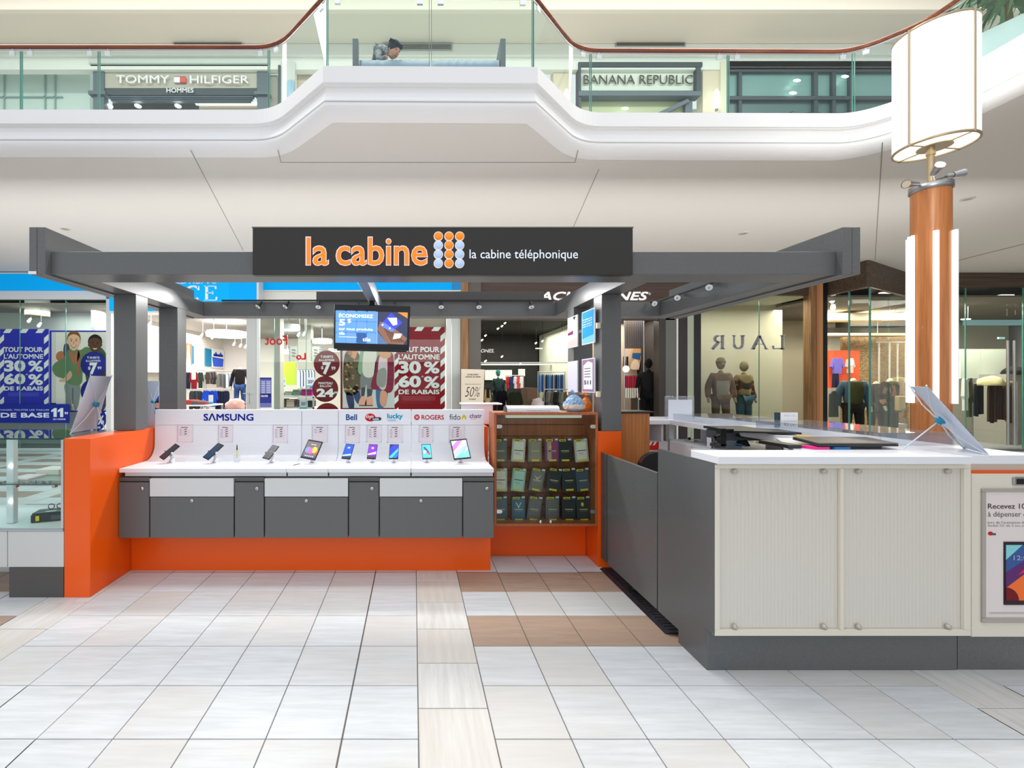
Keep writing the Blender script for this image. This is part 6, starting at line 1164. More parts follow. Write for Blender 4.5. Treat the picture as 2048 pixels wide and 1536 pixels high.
solo(M().cyl((XX(470, 10.2), 10.2, 0), (XX(470, 10.2), 10.2, ZZ(818, 10.2)), .2, .2, 20), 'display_stand', WHITE, 'white stand under the pale pink knitwear pile', 'stand', P(470, 900, 10.2))
mannequin('headless child mannequin in dark shirt and blue jeans at the entrance', 480, 735, 11.0, .80, .3, (206, 190, 176), (40, 34, 36), (54, 78, 124), headless=True, nm='child_mannequin')
solo(M().box(P(417, 808, 9.9), P(426, 790, 9.9)+Vector((0, .01, 0)), PW).box(P(417, 808, 9.895), P(426, 804, 9.895)+Vector((0, .005, 0)), (60, 180, 200)), 'price_sign', PHOTOP, 'tiny white price sign before the folded clothes', 'sign', P(421, 808, 9.9))
# seen through the middle window
struct(pbz(548, 560, 0, 3.1, 9.9, .3), 'trim_17', mat('inner_column_grey', (168, 166, 156), .6))
struct(pbz(596, 622, 0, 3.1, 12.3, .3), 'trim_18', mat('inner_column_grey2', (150, 148, 138), .6))
solo(pb(566, 724, 592, 770, 13.0, .04), 'lime_wall_panel', mat('lime_panel', (172, 206, 40), .6), 'bright lime green wall panel in the kids shop', 'panel', P(579, 770, 13)); solo(pb(556, 724, 565, 770, 13.0, .04), 'white_wall_panel', mat('white_board', (230, 230, 224), .6), 'white wall panel left of the lime green one', 'panel', P(560, 770, 13))
for px, lab in ((588, 'left'), (632, 'right')):
    Y = 10.6; t = T('hanging_envelope_sign', 'hanging pale envelope shaped sign with striped border, %s one' % lab, 'sign', P(px, 723, Y)); m = M(); m.pbox(px-10, 693, px+9, 723, Y, .01, (190, 206, 194))
    for k in range(7): m.prect(px-10, 694+k*4.2, px-8, 696+k*4.2, Y-.002, (70, 84, 110)); m.prect(px+7, 694+k*4.2, px+9, 696+k*4.2, Y-.002, (70, 84, 110))
    for k in range(3): blob(m, [(px-5, 700+k*6), (px-1, 698+k*6), (px+4, 701+k*6), (px, 702+k*6)], Y-.002, (150, 120, 110))
    t.part('card', m, PHOTOP)
rail(596, 630, 738, 11.4, 'clothes rail with pale shirts behind the middle window')
grow(12, 597, 628, 741, 34, 11.3, 11.7, [(206, 214, 226), (70, 90, 130), (226, 228, 230), (60, 66, 76)], 'side', 'pale or blue hanging shirt behind the middle window', 'pale and blue shirts behind the middle window', 5)
t = T('display_table', 'two-level display table with folded clothes behind the middle window', 'table', P(590, 850, 10.4)); Y = 10.4
for py in (793, 815): a = P(552, py, Y); b = P(628, py, Y); t.part('shelf', M().box((a.x, Y, a.z-.03), (b.x, Y+.6, a.z)), WHITE)
t.part('leg', M().box((a.x, Y, 0), (a.x+.04, Y+.04, P(0, 793, Y).z)), STEEL); t.part('leg', M().box((b.x-.04, Y, 0), (b.x, Y+.04, P(0, 793, Y).z)), STEEL)
for px, py, w, h, c_, lb in ((560, 792, 15, 9, (208, 206, 196), 'cream'), (576, 792, 14, 10, (190, 196, 186), 'pale sage'), (592, 792, 14, 13, (120, 150, 130), 'green patterned'), (613, 792, 22, 14, (160, 40, 120), 'magenta'), (562, 814, 16, 16, (120, 110, 96), 'brown patterned'), (580, 814, 16, 15, (214, 196, 180), 'pale peach'), (600, 814, 14, 14, (84, 80, 92), 'grey purple'), (617, 814, 16, 12, (60, 66, 60), 'dark green')):
    zz_ = ZZ(py, Y); n_ = 3 
    for k in range(n_): hh = h*Y/F/n_; solo(M().bbox((XX(px-w/2, Y), Y+.02, zz_+.001+k*hh), (XX(px+w/2, Y)-.006, Y+.4, zz_+(k+1)*hh-.002), .006, tuple(min(255, int(v*(1-.08*k))) for v in c_)), 'folded_garment', CLOTH, lb+' folded garment, %s of its stack on the %s table shelf' % (['bottom', 'middle', 'top'][k], 'upper' if py < 800 else 'lower'), 'clothing', P(px, py, Y), lb+' folded garments on the two-level table')
for px, py, s_ in ((607, 808, '30'), (563, 764, '30'), (621, 764, '50')): Y = 10.2 if py > 800 else 11; t = T('price_sign', 'small white and blue price sign, '+{607: 'largest, on the two-level table', 563: 'below the lime panel', 621: 'on the rail beside the red signs'}[px], 'sign', P(px, py+9, Y)); m = M(); m.pbox(px-8, py-9, px+8, py+7, Y, .01, (206, 218, 222)); m.prect(px-8, py+7, px+8, py+9, Y, (40, 150, 190)); m.ptext(s_, px-5, py-4, px+3, py+3, Y-.002, (40, 60, 110), .02); m.ptext('%', px+3.5, py-4, px+6.5, py, Y-.002, (40, 60, 110), .02); t.part('card', m, PHOTOP)
# ================================================================== MENSWEAR SHOP
t = T('discount_placard', 'tall cream placard with handwritten 50 percent before the menswear shop', 'placard', P(945, 850, 8.6)); Y = 8.5; m = M(); m.prism([P(922, 850, Y), P(965, 850, Y), P(969, 739, Y), P(922.5, 738, Y)], (0, .02, 0), (222, 212, 194))
m.ptext('VOTRE EXPERT', 934, 748, 957, 750.5, Y-.003, (60, 56, 52), .02); m.ptext('OFFICIEL DE DENIM', 931, 752.5, 961, 755, Y-.003, (60, 56, 52), .02); m.ptext('obtenez votre prix à', 930, 767, 961, 770, Y-.003, (90, 84, 78)); m.ptext('50%', 930, 774, 961, 793.5, Y-.003, (30, 28, 28), -.012, 0, .35); m.ptext('DE RABAIS*', 938, 797, 952, 799.5, Y-.003, (60, 56, 52), .02); t.part('panel', m, PHOTOP)
for k, (px, py) in enumerate(((1009, 647), (1003, 653), (995, 658), (970, 672), (963, 681), (1123, 667), (1084, 683), (1071, 687), (970, 723), (1039, 729), (1003, 714))): c = P(px, py, 10.5+.2*(k % 4)); t = T('dim_spotlight', 'tiny lit spotlight on the black menswear ceiling, '+['top of a row of three', 'middle of a row of three', 'bottom of a row of three', 'beside the grey pillar, upper', 'beside the grey pillar, lower', 'nearest the pale leaflet', 'upper of a right pair', 'lower of a right pair', 'left above the hooded mannequin', 'right above the clothes', 'above the small pale letters'][k], 'spotlight', c, 'tiny spotlights on the menswear ceiling'); t.part('lens', M().cyl(c, c+Vector((.04, .05, .03)), .022, .016, 10), mat('small_lit_lens', (255, 246, 224), .4, emit=2.0)); t.part('stem', M().cyl(c+Vector((.03, .04, .025)), (c.x+.03, c.y+.04, 3.0), .004, .004, 6), BLACKM)
struct(pbz(962, 1140, 1.97, 2.0, 11.5, .04), 'trim_19', ALU)
t = T('ceiling_fixture', 'small white rectangular lamp high in the menswear shop', 'lamp', P(1078, 697, 11)); t.part('tube', pb(1072, 696, 1085, 697.5, 11, .05), LAMPW)
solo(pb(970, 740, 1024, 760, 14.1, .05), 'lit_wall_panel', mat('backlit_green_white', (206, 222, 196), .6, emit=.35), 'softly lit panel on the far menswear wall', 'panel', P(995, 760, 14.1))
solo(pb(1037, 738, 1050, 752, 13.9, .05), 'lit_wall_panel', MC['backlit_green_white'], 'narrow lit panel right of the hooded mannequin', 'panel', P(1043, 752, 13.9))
m = M(); m.text('ONES.', P(962, 705, 11.45), (1, 0, 0), (0, 0, 1), XX(988, 11.45)-XX(962, 11.45), .09, (206, 206, 206), .02, 0, .25); solo(m, 'wall_lettering', LITL, 'small pale slanted letters high inside the menswear shop', 'lettering', P(962, 705, 11.4))
mannequin('dark mannequin with teal beanie far inside the menswear shop', 996, 740, 12.2, .72, .2, (70, 120, 124), (40, 58, 60), (26, 28, 32), hat=(46, 110, 112), nm='mannequin')
rail(1076, 1130, 744, 11.8, 'upper clothes rail on the lit menswear wall', 10.6)
grow(14, 1078, 1128, 749, 34, 11.8, 10.9, [(64, 104, 160), (96, 140, 184), (44, 74, 124), (150, 156, 160), (40, 48, 66)], 'side', 'blue shirt on the upper menswear rail', 'blue shirts on the upper menswear rail', 4.2, .4)
rail(1088, 1136, 779, 9.9, 'front clothes rail with grey tops, menswear shop', 9.6)
grow(9, 1092, 1134, 783, 38, 10.0, 9.7, [(44, 48, 44), (98, 106, 98), (124, 128, 116), (96, 84, 66), (40, 42, 46)], 'shirt', 'grey or olive top on the front menswear rail', 'grey and olive tops on the front menswear rail', 15, .5)
for px, c_, lb in ((1016, (176, 40, 44), 'red'), (1022, (40, 56, 96), 'navy'), (1031, (206, 206, 214), 'white'), (1037, (196, 70, 66), 'coral'), (1043, (216, 220, 224), 'pale')): garment(px, 753, 9, 24, 12.6, c_, 'shirt', .4, lb+' shirt on the far menswear rack')
rail(1012, 1047, 751, 12.6, 'far clothes rail inside the menswear shop')
garment(975, 778, 14, 40, 9.8, (196, 176, 130), 'shirt', .2, 'yellow brown checked shirt beside the cream placard', '', (58, 44, 34))
garment(1030, 783, 34, 44, 9.8, (36, 40, 28), 'shirt', .2, 'dark olive coat in the middle of the menswear shop'); garment(1003, 780, 26, 42, 10.2, (22, 24, 34), 'shirt', .1, 'near black coat left of the olive coat')
heap('pile of pale striped knitwear at the end of the grey tops', 1075, 808, 22, 12, 9.7, (206, 196, 196), 5)
solo(M().box((XX(1055, 10), 10.0, 0), (XX(1075, 10), 10.6, ZZ(776, 10))), 'brown_crate', mat('brown_card', (104, 78, 56), .7), 'brown crate column in the middle of the menswear shop', 'crate', P(1065, 850, 10))
# right part of the menswear shop
for k in range(8): garment(1252+k*4.4, 643, 3.4, 54, 9.7, (118-3*k, 108-2*k, 98), 'plain', .0, ORD[k]+' from the left: grey trousers hanging high on the beige wall', 'grey trousers hanging high in the menswear shop')
rail(1249, 1288, 642, 9.72, 'high clothes rail on the beige wall')
t = T('framed_photo', 'tan photo panel with blue sky and dunes on the beige wall', 'picture', P(1272, 735, 10.5)); m = M(); Y = 10.5; m.prism([P(1260, 740, Y), P(1278, 740, Y), P(1285, 696, Y), P(1266, 696, Y)], (0, .02, 0), (196, 150, 104)); m.ppoly([(1264, 716), (1280, 720), (1282, 706), (1265, 706)], Y-.002, (40, 90, 140)); blob(m, [(1262, 738), (1264, 724), (1272, 719), (1278, 726), (1277, 738)], Y-.004, (226, 206, 180)); t.part('panel', m, PHOTOP)
for k in range(6): garment(1252+k*4.4, 752, 3.2, 44, 9.6, [(150, 40, 66), (170, 50, 60)][k % 2], 'plain', .0, ORD[k]+' from the left: red trousers with pale lower end on the menswear rail', 'red trousers on the menswear rail', ); 
for k in range(6): garment(1252+k*4.4, 776, 2.6, 20, 9.54, (206, 206, 190), 'plain', .0, ORD[k]+' from the left: pale label strip hanging before the red trousers', 'pale strips before the red trousers')
rail(1249, 1277, 750, 9.62, 'clothes rail holding red trousers'); solo(M().ball(P(1252, 738, 9.5), (.07, .07, .075)), 'globe_lamp', mat('warm_globe', (255, 240, 214), .4, emit=1.5), 'small glowing white globe lamp beside the grey post', 'lamp', P(1252, 745, 9.5))
solo(pb(1280, 766, 1302, 860, 9.6, .4), 'dark_cabinet', mat('dark_brown_cab', (46, 36, 32), .5), 'dark brown cabinet under the beige menswear wall', 'cabinet', P(1290, 860, 9.6)); solo(pb(1277, 796, 1297, 799.5, 9.58, .015), 'small_label', mat('label_white_red', (226, 200, 196), .5), 'small pale label strip on the dark brown cabinet', 'label', P(1287, 799, 9.58))
mannequin('black mannequin silhouette at the menswear door jamb', 1297, 716, 9.5, .9, -.4, (24, 22, 22), (28, 26, 26), (18, 18, 20))
for px, y0 in ((1249, 713), (1255, 713), (1295, 706), (1295, 740)): solo(pb(px-1.6, y0, px+1.6, y0+22, 10.5, .03), 'wall_bracket', BLACK, 'short black upright bracket, '+{1249: 'leftmost', 1255: 'second from left', 1295: 'right'}[px]+(', upper' if y0 == 706 else ', lower' if y0 == 740 else '')+', on the beige menswear wall', 'bracket', P(px, y0+22, 10.5), 'black brackets on the beige menswear wall')
# ================================================================== DISPLAY WINDOW MANNEQUINS
def knit(x, z, y): return (150, 146, 142) if abs(x) < .10 and z < 1.34 and y < 0 else (118, 84, 66) if abs(x) > .2 and z < 1.1 else (110, 92, 78) if z > 1.25 else None
def plaid(x, z, y):
    if z > 1.32: return (126, 112, 78)
    a, b = int((x+1)/.045) % 3, int(z/.05) % 3
    return (44, 40, 34) if abs(x) < .08 and z > 1.14 else (92, 48, 38) if a == 0 else (150, 132, 92) if b == 0 else (60, 56, 44)
mannequin('mannequin in striped beanie and brown winter jacket, olive display window', 1441, 716, 9.6, 1.0, -.15, (150, 140, 116), (142, 138, 134), (96, 76, 58), hat=(120, 108, 82), jacket=(104, 76, 60), pattern=knit)
mannequin('mannequin in plaid shirt and blue jeans, olive display window', 1487, 721, 10.0, .99, .15, (140, 130, 104), (120, 100, 70), (50, 84, 100), pattern=plaid)
# ================================================================== WOMENSWEAR BAY
A_, B_, C_, D_ = (8.71, 9.0), (8.63, 8.15), (10.4, 9.07), (17.5, 9.07)
def wallseg(p, q, z0, z1, th, nm, mt): d = (Vector(q)-Vector(p)).normalized(); nn = Vector((-d.y, d.x))*th; m = M(); m.prism([(p[0], p[1], z0), (q[0], q[1], z0), (q[0]+nn.x, q[1]+nn.y, z0), (p[0]+nn.x, p[1]+nn.y, z0)], (0, 0, z1-z0)); return struct(m, nm, mt)
DKF = wood('bay_fascia_wood', (66, 54, 46), (96, 80, 68), .3, .5, 0, 0)
wallseg(A_, B_, 3.26, 3.757, -.06, 'trim_20', DKF); wallseg(B_, C_, 3.26, 3.757, .06, 'trim_21', DKF); wallseg(C_, D_, 3.45, 3.757, .06, 'trim_22', DKF)
w4 = T('window_4', None, None, (8.67, 8.6, 0), kind='structure'); 
def pane(w, p, q, z0, z1): d = (Vector(q)-Vector(p)).normalized(); nn = Vector((-d.y, d.x))*.008; m = M(); a = Vector(p)+d*.004; b = Vector(q)-d*.004; m.prism([(a.x, a.y, z0), (b.x, b.y, z0), (b.x+nn.x, b.y+nn.y, z0), (a.x+nn.x, a.y+nn.y, z0)], (0, 0, z1-z0)); w.part('pane', m, GL_SHOP)
mA = ((A_[0]+B_[0])/2, (A_[1]+B_[1])/2)
pane(w4, A_, mA, .06, 3.25); pane(w4, mA, B_, .06, 3.25); pane(w4, B_, (9.5, 8.603), .06, 3.25); pane(w4, (9.5, 8.603), C_, .06, 3.25)
for p in (mA, B_): w4.part('joint', M().box((p[0]-.010, p[1]-.012, 0.06), (p[0]+.008, p[1]+.012, 3.25)), GL_EDGE)
w4.part('sill', M().prism([(A_[0], A_[1], 0), (B_[0], B_[1], 0), (C_[0], C_[1], 0), (C_[0]+.02, C_[1]+.06, 0), (B_[0]+.07, B_[1]+.1, 0), (A_[0]+.06, A_[1], 0)], (0, 0, .055)), GREYM)
w5 = T('window_5', None, None, (12, 9.07, 0), kind='structure')
for a, b in ((1815, 1932), (1932, 2014), (2031, 2160)): pane(w5, (XX(a, 9.07), 9.07), (XX(b, 9.07), 9.07), .06, 3.44)
for px in (1932, 2047): w5.part('joint', pbz(px-.6, px+.6, .06, 3.44, 9.06, .02), GL_EDGE)
pane(w5, (XX(2014.5, 9.07), 9.07), (XX(2030.5, 9.07), 9.07), .06, 3.44)
for px in (2016, 2029): w5.part('door_handle', M().cyl(P(px, 890, 8.98), P(px, 681, 8.98), .022, .022, 12), STEEL)
w5.part('sill', pbz(1815, 2160, 0, .055, 9.05, .06), GREYM)
struct(M().box((8.75, 9.15, 3.26), (17.4, 13.0, 3.30)), 'ceiling.005', mat('bay_ceiling', (120, 112, 102), .8))
struct(M().box((8.78, 12.6, 0), (17.4, 12.7, 3.26)), 'wall_womenswear_back', mat('bay_back', (176, 168, 150), .8))
def rope():
    m = bpy.data.materials.new('woven_rope_wall'); m.use_nodes = True; nt = m.node_tree; b = nt.nodes['Principled BSDF']; tc = nt.nodes.new('ShaderNodeTexCoord'); mp = nt.nodes.new('ShaderNodeMapping'); mp.inputs['Scale'].default_value = (1, 1, 1)
    br = nt.nodes.new('ShaderNodeTexBrick'); mp.inputs['Rotation'].default_value = (math.pi/2, 0, 0); br.inputs['Scale'].default_value = 9; br.inputs['Color1'].default_value = (*lin((196, 162, 112)), 1); br.inputs['Color2'].default_value = (*lin((150, 112, 70)), 1); br.inputs['Mortar'].default_value = (*lin((84, 58, 36)), 1); br.inputs['Mortar Size'].default_value = .035
    nt.links.new(tc.outputs['Object'], mp.inputs[0]); nt.links.new(mp.outputs[0], br.inputs[0]); nt.links.new(br.outputs[0], b.inputs['Base Color']); b.inputs['Roughness'].default_value = .9; return m
ROPE = rope(); YR2 = 11.2
struct(pb(1685, 672, 1818, 900, YR2, .06), 'wall_woven', ROPE, P(1750, 800, YR2))
solo(pb(1658, 701, 1719, 776, YR2-.12, .05), 'orange_wall_panel', mat('orange_panel', (232, 86, 40), .6), 'orange wall panel in the bay shop window', 'panel', P(1690, 776, YR2))
garment(1674, 716, 26, 32, YR2-.25, (110, 96, 176), 'shirt', 0, 'purple long-sleeved top hanging on the orange panel'); garment(1671, 747, 16, 28, YR2-.28, (34, 32, 56), 'trousers', 0, 'dark trousers hanging under the purple top'); garment(1700, 718, 17, 28, YR2-.27, (206, 176, 166), 'shirt', 0, 'white and pink patterned top hanging beside the purple one', '', (240, 236, 232))
t = T('hanging_rod_rack', 'white bar with four hanging rods before the woven wall', 'rack', P(1785, 765, YR2-.3))
for px in (1758, 1779, 1795, 1811): t.part('rod', M().cyl(P(px, 765, YR2-.3), P(px, 686, YR2-.3), .018, .018, 10), mat('rod_white', (240, 230, 214), .4))
t.part('bar', M().cyl(P(1752, 684.5, YR2-.3), P(1815, 684.5, YR2-.3), .015, .015, 10), MC['rod_white'])
for px in (1755, 1813): c = P(px, 683.5, YR2-.3); t.part('hanger', M().cyl(c, (c.x, c.y, 3.258), .006, .006, 6), MC['rod_white'])
struct(pb(1658, 666, 1818, 671, YR2-.5, .3), 'trim_23', mat('cream_beam', (226, 204, 172), .6)); struct(pb(1658, 626, 1818, 640, 10.8, .4), 'trim_24', MC['cream_beam']); struct(pb(1700, 640, 1818, 652, 11.6, .4), 'trim_25', mat('dark_beam', (74, 66, 58), .6))
for px, py, lb in ((1664, 602, 'upper'), (1666, 616, 'lower')): c = P(px, py, 9.6); t = T('shop_spotlight', '%s bright spotlight in the bay shop window' % lb, 'spotlight', c); t.part('can', M().cyl(c, c+Vector((.05, .05, .10)), .05, .03, 14), BLACK); t.part('bulb', M().ball(c, .045), LIGHT)
def tube_lamp(px, py, w, Y, lab):
    t = T('tube_lamp', lab, 'lamp', P(px, py, Y), 'lit ceiling tubes in the bay shop'); t.part('tube', pb(px-w/2, py-1, px+w/2, py+1, Y, .08), LAMPW); c = P(px, py-1.2, Y+.04); t.part('stem', M().cyl(c, (c.x, c.y, 3.258), .006, .006, 6), STEEL)
tube_lamp(1776, 585, 24, 10.0, 'thin lit ceiling tube in the bay shop, upper'); tube_lamp(1780, 622, 16, 10.0, 'thin lit ceiling tube in the bay shop, lower')
def camo(x, z, y): h_ = math.sin(x*31+z*17)+math.sin(z*37-x*23+1)+math.sin(x*13+y*40); return (184, 130, 112) if h_ > .7 else (58, 40, 36) if h_ > -.4 else (36, 30, 30)
mannequin('headless mannequin in blue denim jacket over olive top, bay window', 1706, 757, 9.3, 1.0, -.35, (216, 206, 186), (74, 70, 42), (34, 32, 30), headless=True, jacket=(70, 92, 108))
mannequin('headless mannequin in pink and black camouflage jacket, bay window', 1780, 757, 9.6, 1.0, .3, (220, 208, 186), (60, 60, 60), (52, 58, 62), headless=True, pattern=camo)
mannequin('headless mannequin in dark printed top between the two jackets', 1752, 763, 10.2, .95, -.2, (206, 190, 170), (62, 54, 52), (60, 58, 56), headless=True, pattern=lambda x, z, y: (96, 84, 80) if math.sin(x*60)*math.sin(z*50) > .3 else None)
garment(1667, 782, 22, 52, 9.2, (96, 98, 94), 'side', .2, 'grey speckled garment hanging at the left bay window edge'); solo(M().bbox(P(1800, 822, 9.3), P(1812, 792, 9.3)+Vector((0, .12, 0)), .02), 'straw_bag', mat('straw', (206, 178, 128), .9, bump=.5), 'straw bag hanging beside the wood column', 'bag', P(1806, 822, 9.3))
solo(pb(1652, 848, 1684, 900, 9.2, .3), 'white_plinth', WHITE2, 'low white plinth left of the denim jacket mannequin', 'plinth', P(1668, 900, 9.2)); solo(pb(1795, 848, 1815, 900, 10.3, .3), 'white_plinth', WHITE2, 'low white plinth beside the wood column', 'plinth', P(1805, 900, 9.5))
# right of the column
for a, b, lb in ((1921, 1961, 'left'), (1962.5, 2012, 'right')): t = T('lit_frosted_panel', 'large pale frosted panel above the clothes, %s one' % lb, 'panel', P((a+b)/2, 757, 10.6)); t.part('panel', pb(a, 698, b, 757, 10.6, .03), mat('frosted_panel', (206, 208, 188), .7, emit=.12)); t.part('frame', pb(a-.5, 757.3, b+.5, 758.6, 10.59, .05), GREYM)
garment(1930, 757, 22, 64, 9.4, (226, 218, 212), 'shirt', .4, 'white coat sleeve hanging right beside the wood column'); garment(1938, 760, 18, 74, 9.55, (70, 76, 56), 'shirt', .3, 'olive camouflage coat behind the white coat', '', (96, 92, 66))
rail(1944, 2034, 762, 9.9, 'long clothes rail behind the right shop glass')
grow(5, 1950, 1964, 768, 62, 9.9, 9.9, [(44, 48, 56), (54, 56, 60), (38, 40, 48)], 'side', 'dark slate coat on the right shop rail', 'dark slate coats on the right shop rail', 4.5, .2); grow(8, 1978, 2020, 770, 74, 9.8, 9.8, [(72, 52, 46), (58, 44, 42), (84, 62, 54)], 'side', 'dark brown coat on the right shop rail', 'dark brown coats on the right shop rail', 6.2, .2)
heap('tan and olive scarves on top of the brown coats', 1996, 768, 44, 8, 9.7, (150, 126, 84), 9); heap('pale cream shawl folded over the rail behind the right shop glass', 1981, 766, 20, 14, 9.5, (206, 196, 150), 12)
heap('black leafy table decoration by the chrome door handles', 2030, 745, 24, 12, 10.2, (36, 34, 34), 14); solo(pb(2014, 748, 2050, 900, 10.1, .6), 'display_cabinet', mat('pale_cab', (150, 146, 134), .6), 'pale display cabinet behind the chrome door handles', 'cabinet', P(2030, 900, 10.1))
struct(pb(1934, 617, 2110, 650, 12.4, .1), 'trim_26', mat('bluish_reflection_glow', (176, 220, 226), .3, emit=.2)); struct(pb(1915, 597, 2110, 612, 11.5, .4), 'trim_27', mat('bay_dark_beam', (84, 76, 66), .6))  # the pale glowing panel imitates a bluish reflection in the glass
for px, py, w, lb in ((2016, 590, 26, 'longest, above the chrome door handles'), (2033, 596, 24, 'at the far right edge'), (1955, 602, 14, 'above the frosted panels'), (1936, 638, 12, 'lowest, close to the wood column')): tube_lamp(px, py, w, 9.9, 'thin lit ceiling tube right of the column, '+lb)
solo(pb(1998, 674, 2010, 678, 9.9, .03), 'exit_panel', mat('pale_teal', (150, 206, 200), .4, emit=.3), 'tiny pale teal lit panel above the clothes', 'panel', P(2004, 678, 9.9))

# ================================================================== UPPER LEVEL
YU = 6.85; zu = 4.06
SL = mat('slate_blue_front', (92, 104, 114), .5); SLD = mat('slate_dark', (60, 72, 80), .5); BEI = mat('stone_pillar', (222, 210, 186), .7); TEAL = mat('teal_glass_front', (120, 160, 158), .3)
def us(px0, y0, px1, y1, nm, mt, dY=0, tck=.08): return struct(pb(px0, y0, px1, y1, YU+dY, tck), nm, mt)
BS = mat('upper_back_wall', (206, 214, 206), .7)
struct(M().box((-17.4, YU+1.5, zu), (18, YU+1.6, 6.74)), 'wall_upper_back', BS)
us(-600, 118, 180, 240, 'wall_upper_left', mat('pale_mint_front', (206, 222, 216), .5), .3)
for k, (a, y0, b, y1) in enumerate(((-200, 139, 110, 142), (-200, 192, 124, 194), (6, 139, 8, 230), (88, 118, 90, 230), (108, 139, 110, 230))): us(a, y0, b, y1, 'trim_%d' % (30+k), mat('mint_line', (150, 176, 170), .5), .27, .03)
# dark shop with two-line sign
t = T('upper_shopfront', 'slate blue shopfront with pale lit sign band behind the left railing', 'shopfront', P(360, 230, YU))
t.part('cornice', pb(177, 118, 538, 126, YU-.10, .2).box(P(181, 132, YU-.06), P(535, 126, YU-.06)+Vector((0, .15, 0))), mat('pale_cornice', (206, 214, 210), .6))
t.part('pilaster', pb(186, 132, 208, 240, YU-.02, .1), SL); t.part('pilaster', pb(514, 132, 536, 240, YU-.02, .1), SL); t.part('capital', pb(176, 181, 210, 188, YU-.06, .12), SL); t.part('capital', pb(508, 182, 538, 188, YU-.06, .12), SL)
t.part('light_box', pb(209, 133, 513, 141, YU-.02, .1), LAMPW); t.part('sign_band', pb(208.3, 141.3, 513.7, 176, YU, .06), mat('sign_taupe', (186, 180, 168), .6)); t.part('lintel', pb(208.3, 176.3, 513.7, 190, YU+.005, .06), SLD)
for k in range(3): t.part('lintel_step', pb(216+3*k, 190.3+4*k, 506-3*k, 194+4*k, YU+.02+.02*k, .06), SL)
t.part('opening', pb(225, 202.5, 500, 240, YU+.3, .02), mat('dim_interior', (92, 94, 98), .7)); t.part('lit_shelf', pb(390, 204, 514, 207, YU+.2, .05), LAMPW); t.part('lit_wall', pb(398, 207.4, 514, 240, YU+.25, .04), mat('warm_interior', (176, 166, 150), .7))
m = M(); Y = YU-.03; m.ptext('TOMMY', 234, 152, 339, 167.5, Y, (250, 250, 250), -.004, .02); m.ptext('HILFIGER', 381, 152.5, 498, 168, Y, (250, 250, 250), -.004, .02); m.ptext('HOMMES', 333, 176, 387, 185, YU-.02, (236, 238, 240), .02); m.pbox(348, 154, 359.5, 164.5, Y, .02, (252, 252, 252)); m.pbox(359.7, 154, 371.5, 164.5, Y, .02, (226, 104, 92)); m.prect(348, 153.2, 371.5, 154, Y, (60, 66, 110)); m.prect(348, 164.5, 371.5, 165.3, Y, (60, 66, 110))
t.part('lettering', m, PHOTOP)
for px in (219, 276, 356): c = P(px, 213, YU+.1); t2 = T('upper_downlight', 'small glowing downlight in the slate shopfront, '+{219: 'left', 276: 'middle', 356: 'right'}[px]+' one', 'downlight', c); t2.part('lens', M().lathe(c, [(0, 0), (.045, 0), (.05, .01)], 20), LIGHT)
# middle: pillars behind the bench, sloping mirrors
us(593, 121, 641, 240, 'wall_upper_pillar', BEI, .1); us(1107, 125, 1144, 240, 'wall_upper_pillar_right', BEI, .0, .15)
us(561, 122, 590, 240, 'trim_36', mat('pale_frame', (206, 212, 206), .5), -.1, .05); us(556, 130, 561, 240, 'trim_37', SLD, -.12, .05); us(540, 150, 555, 240, 'trim_38', mat('taupe_shade', (170, 166, 156), .6), .05, .05); us(574, 160, 588, 215, 'trim_39', mat('sky_pane', (150, 190, 214), .2), -.13, .02)
# second upper shop
t = T('upper_shopfront', 'white shopfront sign in dark frame between stone pillars, upper level', 'shopfront', P(1280, 230, YU))
t.part('frame_top', pb(1157, 124, 1405, 133, YU-.08, .12), SLD); t.part('frame_side', pb(1157, 133.3, 1162, 240, YU-.08, .12), SLD); t.part('frame_side', pb(1393, 133.3, 1402, 182, YU-.08, .12), SLD); t.part('sign_board', pb(1162.3, 133.3, 1392.7, 181, YU, .05), mat('sign_pale_green', (222, 230, 220), .5)); t.part('lintel', pb(1158, 182, 1402, 191, YU-.1, .14), SL)
t.part('glass', pb(1163, 196, 1370, 240, YU+.05, .02), mat('olive_green_inside', (190, 196, 160), .5)); t.part('door_frame', pb(1371, 191.5, 1385, 240, YU-.02, .08), SL)
m = M(); m.prism([P(1310, 228, YU-.06), P(1330, 228, YU-.06), P(1380, 203, YU-.06), P(1376, 197, YU-.06)], (0, .05, 0)); t.part('brace', m, SL)
m = M(); m.ptext('BANANA REPUBLIC', 1167, 151, 1385, 168.5, YU-.02, (104, 98, 88), -.012, .015); t.part('lettering', m, PHOTOP)
us(1405.5, 122, 1441, 240, 'wall_upper_pillar_mid', BEI, -.04, .15); us(1441.5, 122, 1455, 240, 'trim_41', mat('stone_pale', (226, 220, 200), .7), -.08, .1)
for px, lb in ((1433, 'right of the white upper sign'), (1133, 'left of the white upper sign')): t2 = T('wall_sconce', 'glowing slim wall sconce on the stone pillar, '+lb, 'wall lamp', P(px, 220, YU-.15)); t2.part('shade', M().lathe(P(px, 218, YU-.14), [(.03, 0), (.045, .08), (.04, .24), (.02, .30)], 18), LAMPW); t2.part('bracket', M().cyl(P(px, 222, YU-.14), P(px, 216, YU-.14), .018, .03, 12), STEEL)
t = T('upper_window_wall', 'dark framed teal glass shopfront behind the right railing', 'shopfront', P(1600, 230, YU)); t.part('header', pb(1455.5, 122, 1860, 134, YU-.06, .1), mat('header_taupe', (190, 180, 156), .6)); t.part('frame_rail', pb(1455.5, 134.3, 1860, 143, YU-.06, .08), SLD); t.part('frame_rail', pb(1455.5, 192, 1860, 199, YU-.06, .08), SLD)
xs = [1456, 1478, 1484, 1628, 1636, 1665, 1672, 1700, 1706, 1860]
